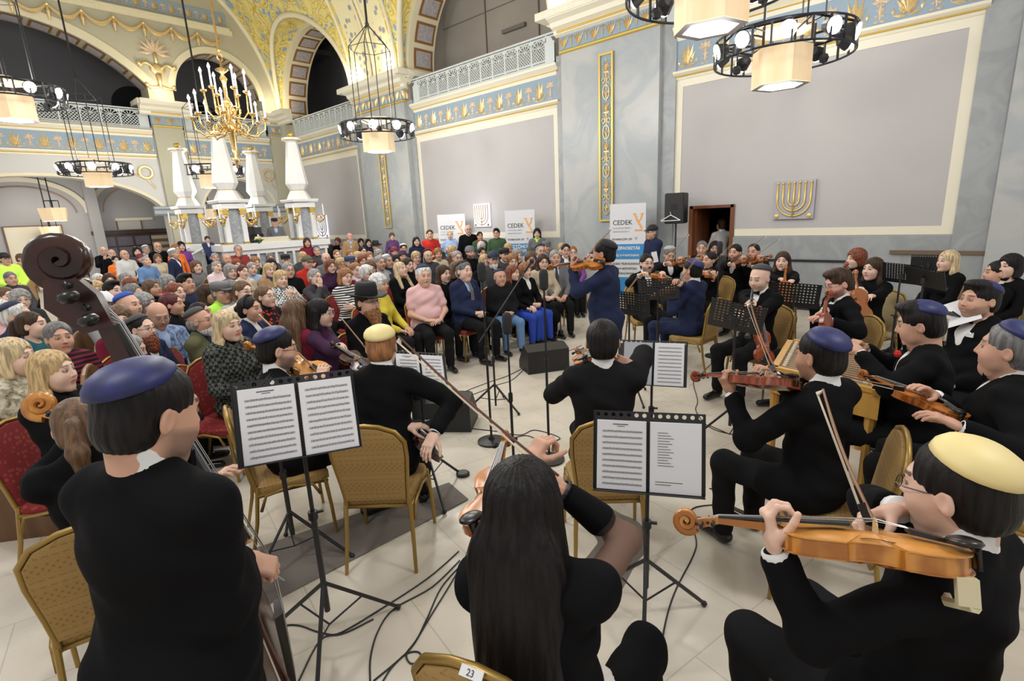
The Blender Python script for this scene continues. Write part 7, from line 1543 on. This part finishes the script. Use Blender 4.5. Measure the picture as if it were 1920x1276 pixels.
CROWD = """
795 517 18 m short w a pnk h bare lod:3 pose:fold fat:.055 bd:moustache hat:kippah,nvy ch:red leg:blk2 hp:-6|grey-haired man in a pink short-sleeved shirt, hands folded, front row
871 508 42 m fade s c nvy j d:7.5 lod:3 pose:fold fat:.045 hat:kippah,blk ch:red leg:blk2 tie:gry shirt:lbl|man in dark suit, pale blue shirt and grey tie, front row
690 566 42 m short b a blk j lod:3 bd:fullbeard bc:o gl:g hat:fedora,blk ch:red leg:blk2 tie:dgr pose:fold fat:.03|man with long reddish beard and wide black hat
938 520 24 m bald s b blk2 c d:8.0 lod:2 fat:.05 hat:kippah,nvy ch:red leg:den shirt:blk pose:fold|balding man in black jacket and blue jeans, front row
962 512 60 f long r c blk s d:8.3 lod:2 ch:red leg:blu|woman with long auburn hair turned aside, behind the boom
986 508 40 f curly o c blk j d:8.5 lod:2 ch:red leg:blu shirt:wht pose:fold|woman with ginger curls, white and black jacket, hands clasped
1018 492 18 f long b c bge c d:8.9 lod:2 gl:k ch:red dr leg:blk pose:fold shirt:blk|dark-haired woman with glasses in a cream jacket
1041 484 12 m short g b gry j lod:2 ch:red tie:dgr|grey-haired man in grey suit beside the cream jacket
1061 470 8 m short k a dgr j gl:k ch:red|young man with black hair and glasses next to the soloist's scroll
832 514 38 f long b c blk c lod:2 ch:red shirt:lgr hy:6|woman with long straight brown hair and black leather jacket
858 507 40 f bob m c blk s ch:red|woman with chestnut hair behind the suited man
909 492 12 f bob y c blk s gl:g sc:wht ch:red|blonde woman with glasses and a thick white scarf
925 487 18 m short s a dgr c gl:k hat:cap,nvy bd:beard bc:w ch:red|white-bearded man in navy cap and glasses
752 506 44 f long l c blk c lod:2 hp:16 ch:red shirt:blk|blonde woman in black coat gazing upward
727 491 40 m short g b dgr c gl:k sc:nv2 hp:8 hat:kippah,wht|grey-haired man with glasses and dark blue scarf
766 497 34 f long b c blk s|dark-haired woman between the blonde and the pink shirt
781 484 20 f puff y c pnk s gl:r|woman with puffy fair hair and red glasses
712 534 58 f curly w b yel s lod:2 ch:red|elderly white-haired woman in a mustard yellow jumper
689 514 48 f puff w b pur s gl:s|white-haired woman wearing dark sunglasses
668 507 30 f short o c bor s gl:g sc:lpk|fair short-haired woman in a raspberry and white top
648 520 34 f bob o c wht/st/blk s lod:3 gl:k hr:-12 pose:cross ch:red leg:blk|woman with auburn bob in black and white striped jumper
591 520 42 f short g c dgr s lod:2 gl:k pose:chin ch:red hr:-8|grey cropped woman in charcoal top, hand at her chin
620 500 28 f bob r c dpu s gl:g|smiling woman with glasses and plum jumper
527 524 26 f bob y c wool/ck/wht c lod:2 pose:phone shirt:lbl hr:-8|blonde woman in checked tweed coat holding up a phone
541 507 22 m short g a blk s gl:k|grey-haired man in black behind the phone
505 507 30 f long y c tan c sc:nv2 hr:-6|blonde woman with tan coat and navy scarf
499 556 46 f bun m c blk/fl/red s lod:3 gl:g|young woman with glasses in black flower-print blouse
470 580 58 f bun k b nvy j lod:3 hat:headband,blk ch:red|young woman with patterned headband and navy jacket
428 612 40 f long l c wool/ck/blk2 c lod:3 pose:fold ch:red leg:blk shirt:blk|woman with wavy blonde hair in black and white woven jacket
558 588 128 f longback m c bor s lod:2 ch:red|brown-haired woman in burgundy jacket seen from behind
457 548 40 m short m c crm s gl:k hr:-4|short-haired person with thin glasses and cream collar
437 546 70 m short s b gry/vs/wht h|man turned aside in a striped shirt
416 549 36 m short s b lim s gl:g hat:flatcap,gry|man in grey flat cap with lime green vest
391 553 64 f long b b dpu c sc:dpu|woman in profile with long dark brown hair and plum scarf
349 531 42 m quiff k b nvy s lod:2 fat:.05|heavily built man with slicked black hair in navy jumper
378 588 66 f bun k b blk s d:5.6 hp:4|woman in profile with black hair drawn back
331 549 46 f short r c blk c|woman with bright red hair and black hooded coat
324 571 72 f short u b blk s d:5.9 lod:2|woman in profile with short burgundy hair
376 602 68 m bald g b olv j d:5.0 lod:3 gl:r bd:beard bc:w hat:kippah,dgr shirt:nvy ch:red|bald man with orange glasses, dark skullcap and olive jacket
297 592 18 m bald g b nv2/mt/lbl j d:5.2 lod:3 gl:g hp:-22 shirt:lbl|balding man in light blue blazer looking down
268 617 46 m receding k c nvy j d:4.75 lod:3 gl:k bd:fullbeard bc:r hat:kippah,dgr shirt:wht ch:red|man with bushy red beard, glasses and black skullcap
243 573 50 m none bald a dgr j lod:2 hat:kippah,roy|bald man with bright blue skullcap
248 655 72 m short g a dgr j d:4.3 lod:3 hp:-16|grey-haired man bowing his head before the red beard
226 602 6 f puff m c bor s lod:2 gl:k|woman with tousled light brown hair and dark glasses
272 573 58 f curly g c blk s sc:pur|grey curly-haired woman with violet scarf
252 553 48 m short s b dgr j|greying man in profile above the blue skullcap
213 546 40 m quiff k c blk s lod:2|young man with black hair and black top
197 573 56 m short g a lgr s hat:cap,wht lod:2|man in a white baseball cap beside the bass scroll
182 545 4 f puff y c lgr s gl:g|elderly woman with short blonde set hair and glasses
247 538 24 f bob r c crm c gl:s|woman with chestnut bob and dark sunglasses
286 541 50 f long m b blk s hp:6|woman with long frizzy brown hair and black top
316 533 30 f curly g c crm s gl:g sc:red|grey-haired woman with glasses and a red scarf
186 527 14 f short w b lgr s gl:g|white-haired woman near the scroll with thin glasses
206 527 8 f long b c dgr s gl:k|dark-haired woman with glasses next to the white-haired one
237 525 10 f long g c brn s|woman with long grey hair near the denim shirt
275 490 28 m short g a den h st:1.45 d:11.6 hp:14 pose:fold|man in blue denim shirt leaning back with raised chin
234 478 24 m bald g b wht/vs/lgr h st:1.5 d:12.6 gl:g pose:fold hp:8|man in white striped shirt standing with glasses
327 476 66 m short g b nvy j st:1.5 d:12 hat:kippah,wht|man in profile with white skullcap and navy jacket
296 463 12 m none bald a blk c st:1.6 d:14.5 gl:k|bald man with glasses in black standing far left
274 468 16 m short g a lgr j st:1.55 d:15 gl:g hat:kippah,wht|man with white skullcap and glasses far at the back
257 472 12 f bob k c dgr s st:1.5 d:14|woman with dark bob far at the back
264 485 20 f short b b blk s hat:beanie,bor st:1.4 d:13.2|woman in a magenta knitted hat
296 485 10 f bob m b bge c st:1.4 d:13|brown-haired woman beside the denim shirt
210 476 8 m bald w a blk j st:1.5 d:14.2|bald man in dark jacket left of the white shirt
194 471 10 m none bald a blk c st:1.55 d:15.2 pose:phone|man in black raising a red phone
217 488 22 f short k c org s st:1.4 d:13.5|woman with short black hair and orange top
10 486 22 m short k b hvy c st:1.6 d:11.5 hat:cap,blk pose:fold|security man in yellow high-visibility jacket and black cap
41 485 50 m short m b tan c st:1.55 d:13|man in tan coat behind the yellow jacket
21 523 20 m short s b dgr s|grey-haired man left of the scroll under the yellow jacket
14 556 24 f short m c red s lod:2|ruddy woman with short brown hair and red top
40 563 12 f curly g c dgr s gl:g lod:2|elderly woman with curly grey hair and glasses, far left
33 592 62 m short w a nvy s gl:k hat:kippah,nvy lod:2|white-haired man with navy skullcap bowing his head
4 588 40 f curly w c pnk s lod:2|white-haired woman cut by the left picture edge
62 610 64 f pony b c teal d lod:3|young woman in profile with ponytail and dark teal top
112 634 14 f short s b bor/st/blk s lod:3|older woman in burgundy striped top beside the bass pegs
30 672 56 f bob l c olv/mt/crm s lod:3|blonde woman in animal-print top at the left edge
102 698 54 f long y c blk c lod:4 shirt:blk ch:red|woman with long straight blonde hair and black leather jacket
128 516 10 f puff g c dgr s|grey-haired listener right behind the bass scroll
157 520 18 f curly b b dgr s gl:k|curly dark-haired woman with glasses near the scroll
137 534 10 f short w b dgr s|white-haired listener tucked under the scroll curve
152 546 30 m short s a dgr s|grey-haired man half behind the bass pegbox
164 547 40 f bob k b blk s|black-haired woman peeping over the pegbox
369 500 26 f bob m c gry s fat:.03|brown-haired woman in dark grey top before the stair rail
407 501 32 f short g c lpk s lod:2 sc:lpk hr:-14|grey-haired woman in pale pink roll-neck jumper
433 510 28 f curly g c gry s|woman with grey curls and grey scarf
444 497 24 f bob r c bor s hr:-8|red-haired woman between grey curls and roll-neck
456 510 32 f short u c crm s sc:crm hr:-10|woman with dark red crop and cream roll-neck
473 504 24 f short g c lbl s hr:-6|grey cropped woman in light blue patterned top
480 493 20 f puff o c blk s gl:r sc:grn|fair woman with glasses and green scarf
510 497 16 f bob k c blk s gl:k|black-haired woman with glasses behind the blondes
536 488 4 m short k b dgr c hat:flatcap,blk|man hidden under a black peaked cap
507 484 10 f long s b dgr s|dark-haired woman against a brown round seat
447 469 16 m receding g b red/ck/dgr h bd:beard bc:g gl:g pose:chin|bearded man in plaid shirt with hand on cheek
481 463 -18 f short y c olv s hp:-20|blonde cropped woman reading with lowered head
506 455 34 f bob r b brn c sc:pur|chestnut-haired woman in dark coat and violet scarf
537 458 36 f bob y c tan c sc:yel|fair woman with tan shawl and yellow scarf
564 457 22 f bob y c bor j shirt:wht|fair woman in burgundy cardigan and white blouse
597 458 6 f long b c org s|dark-haired girl in a bright orange jumper
614 453 10 f short k b dgr c hat:beanie,nvy|woman in a navy brimless hat near the far plaque
633 453 -30 f bob r b blk s|dark red-haired woman turned left near the wall
643 462 24 f short g c lgr s hat:beanie,gry|woman with grey hood near the tan coat
656 444 16 m bald g p tan c st:1.6 sc:lbl|red-faced man in tan coat and light blue scarf
677 455 12 f bob k c blk s gl:k|dark-haired woman with glasses leaning at the wall
691 456 14 f long k c nvy s|woman with long dark hair and navy top at the wall
735 444 8 f puff m c pur/mt/dgr s st:1.5|woman in purple patterned blouse before the gold strip
757 467 6 m short k b dgr s hat:kippah,wht|young man with white skullcap low by the wall
781 453 12 f long k c nvy s st:1.5|woman with long black curls standing by the wall
806 440 2 m fade b a red s st:1.62 pose:fold fat:.03|man in a bright red jumper standing at the wall
844 441 -6 f short y c lbl h st:1.55 pose:cross|fair short-haired woman in light blue shirt, arms crossed
878 431 10 m none bald a blk c st:1.7 gl:k scale:1.04|tall bald man with glasses in black jacket
900 443 14 f short k b grn c st:1.52 sc:red|short dark-haired woman with khaki coat and red scarf
931 438 -10 m quiff k a grn s st:1.6 gl:k|young man with glasses in dark green hoodie
1007 438 -2 f bob k c gry c st:1.55 sc:lim|smiling dark-haired woman with bright green scarf
882 474 30 m short k b blk s hat:beanie,gry stub:.7|bearded man in a grey knitted beanie
903 463 10 f curly w c dgr s gl:g|woman with short white hair under the khaki coat
904 475 24 f short k b blk s|listener with black crop behind the navy cap
946 478 26 m short k b dgr c hat:flatcap,blk|man in black beret-like cap and grey coat
953 467 14 f bob y b dgr s|light brown-haired woman behind the black cap
971 480 20 f curly g c dgr s|woman with wavy iron-grey hair
962 491 10 f puff o c olv s gl:g|ginger-haired woman with glasses below the banner
995 487 14 f puff m b dgr s|listener with brown curls beside the long dark hair
1014 471 18 m receding g a nvy j gl:k hat:kippah,blk|grey man with glasses and black skullcap under the green scarf
1025 463 22 m short g b gry c hat:flatcap,gry|man in grey flat cap behind the green scarf
1054 468 8 f puff y c dgr s|fair-haired woman partly behind the young man
1074 474 6 f short o c pur s gl:g|red-haired woman with glasses nearest the soloist
858 484 20 m short g a dgr s gl:k|grey-haired man with glasses right of the blue shirt
848 472 12 f curly y b brn s|fair curly-haired listener below the blue shirt
803 480 16 m bald s a dgr s gl:g hat:kippah,blk|balding man with dark skullcap under the red jumper
822 477 10 f puff o b bge s|strawberry blonde listener under the red jumper
755 481 18 f short b b dgr s hat:beanie,dpu|woman in a plum coloured beret
740 473 14 f short k b dgr s hat:beanie,bor|woman in a dark maroon knitted cap
705 463 30 m short s b blk c hat:fedora,blk|man in black brimmed hat far in the crowd
680 472 34 m short k a dgr s stub:.3|dark-haired man looking up to the right
657 478 22 f long o c lpk s|pale woman with long strawberry blonde hair
671 483 16 f bob y c dgr s|blonde woman left of the dark-haired man
693 483 20 f bob o c dgr s hp:8|golden-haired woman smiling upward
711 479 24 f curly g c lgr s|woman with lilac-grey curls
632 478 18 f short o c grn s|woman with short strawberry hair and green top
612 485 16 m bald w a gry s gl:g|bald white-haired man with glasses in grey jumper
577 493 26 m short g p red s hat:cap,olv|man in camouflage cap with red and white jacket
568 482 8 f bob y b dgr s|blonde listener behind the camouflage cap
594 471 8 m short g b dgr s hat:kippah,nv2|grey-haired listener with dark blue skullcap below the orange jumper
657 493 22 m short g b dgr s hat:flatcap,nv2|man in slate blue flat cap
680 490 22 f bob r b nvy s|auburn-haired woman with navy top
695 503 14 f bob m c dgr s gl:k hp:-10|brown-haired woman with glasses looking down
713 493 30 m short g b lgr s|man with cropped grey hair in light grey jumper
742 491 22 f bob k c dgr s gl:k|dark-haired woman with glasses behind the blue scarf
640 497 20 f puff y b crm s|fair listener just behind the striped jumper
426 486 14 m bald g b dgr s|balding man leaning on the stair side
404 484 10 f short g b dgr s|grey listener at the foot of the stair rail
340 462 16 f bob k c pur s st:1.5 d:14.5|dark-haired woman standing near the stair rail
330 467 30 f bob o c org s st:1.45 d:14 gl:g|woman with orange scarf leaning behind the white skullcap
576 455 8 f bob b b bor s z:1.5 d:15|brown-haired woman hidden behind the orange jumper
1340 466 0 f bob k b dgr s|listener glimpsed behind the back row of violins
820 463 8 f short b b dgr s|brown-haired listener standing low beside the red jumper
"""
for ln in CROWD.strip().split('\n'):
    crowd(ln)
# bystanders
person('man in black cap and navy jacket holding a white paper by the wall', head=clampP(1222, 436, 1.6), face=-58, sit=False, hair='short', hc='s', tone='b', lod=2, fit='coat', top='nvy', leg='blk2', hat='cap', hatc='blk', glasses='k', pose='front', shirt='dgr')
p = clampP(1226, 478, 1.25); t = thing('folded_paper', 'folded white paper in the hands of the capped man', 'paper', p+A([-.35, -.2, 0]), rot=basis(dirv(.2, -1, .2))); MB().box(-.05, .05, -.09, .09, 0, .004).build('page', mat('white_paper'), t)
person('dim figure in a white shirt standing inside the dark doorway', head=onx(1352, 422, SX+.75), face=-150, sit=False, hair='short', hc='b', tone='b', lod=1, fit='shirt', top='wht', leg='blk2')
person('man in flat cap and grey blazer standing on the platform', head=W3(515, 417, 15.75), z0=.6, face=6, sit=False, hair='short', hc='s', tone='b', lod=2, fit='jacket', top='gry', leg='dgr', shirt='lbl', hat='flatcap', hatc='blk', pose='side', fat=.03, scale=1.0)
person('dark-haired boy in blue cardigan sitting on the white stair rail', head=W3(389, 449, 14.9), z0=.75, face=10, sit=False, hair='puff', hc='b', tone='c', lod=2, fit='jacket', top='nv2', leg='blk', shirt='wht', pose='front', scale=.68)
person('camera operator with headphones behind the video camera', head=W3(470, 418, 17.6), z0=.6, face=30, sit=False, hair='short', hc='k', tone='b', lod=1, fit='sweater', top='dgr', leg='dgr', pose='phone')
t = thing('red_chair_row', 'x', 'chair') if False else None
for lb, px, fc, kd in (('empty red banquet chair with gold frame beside the woven jacket', (410, 790), 58, 'red'), ('red banquet chair with gold frame seen behind the flower-print blouse', (520, 645), 60, 'red')):
    p = onz(px[0], px[1], .45) if kd else None; chair(kd, lb, p, screenyaw(p, fc))
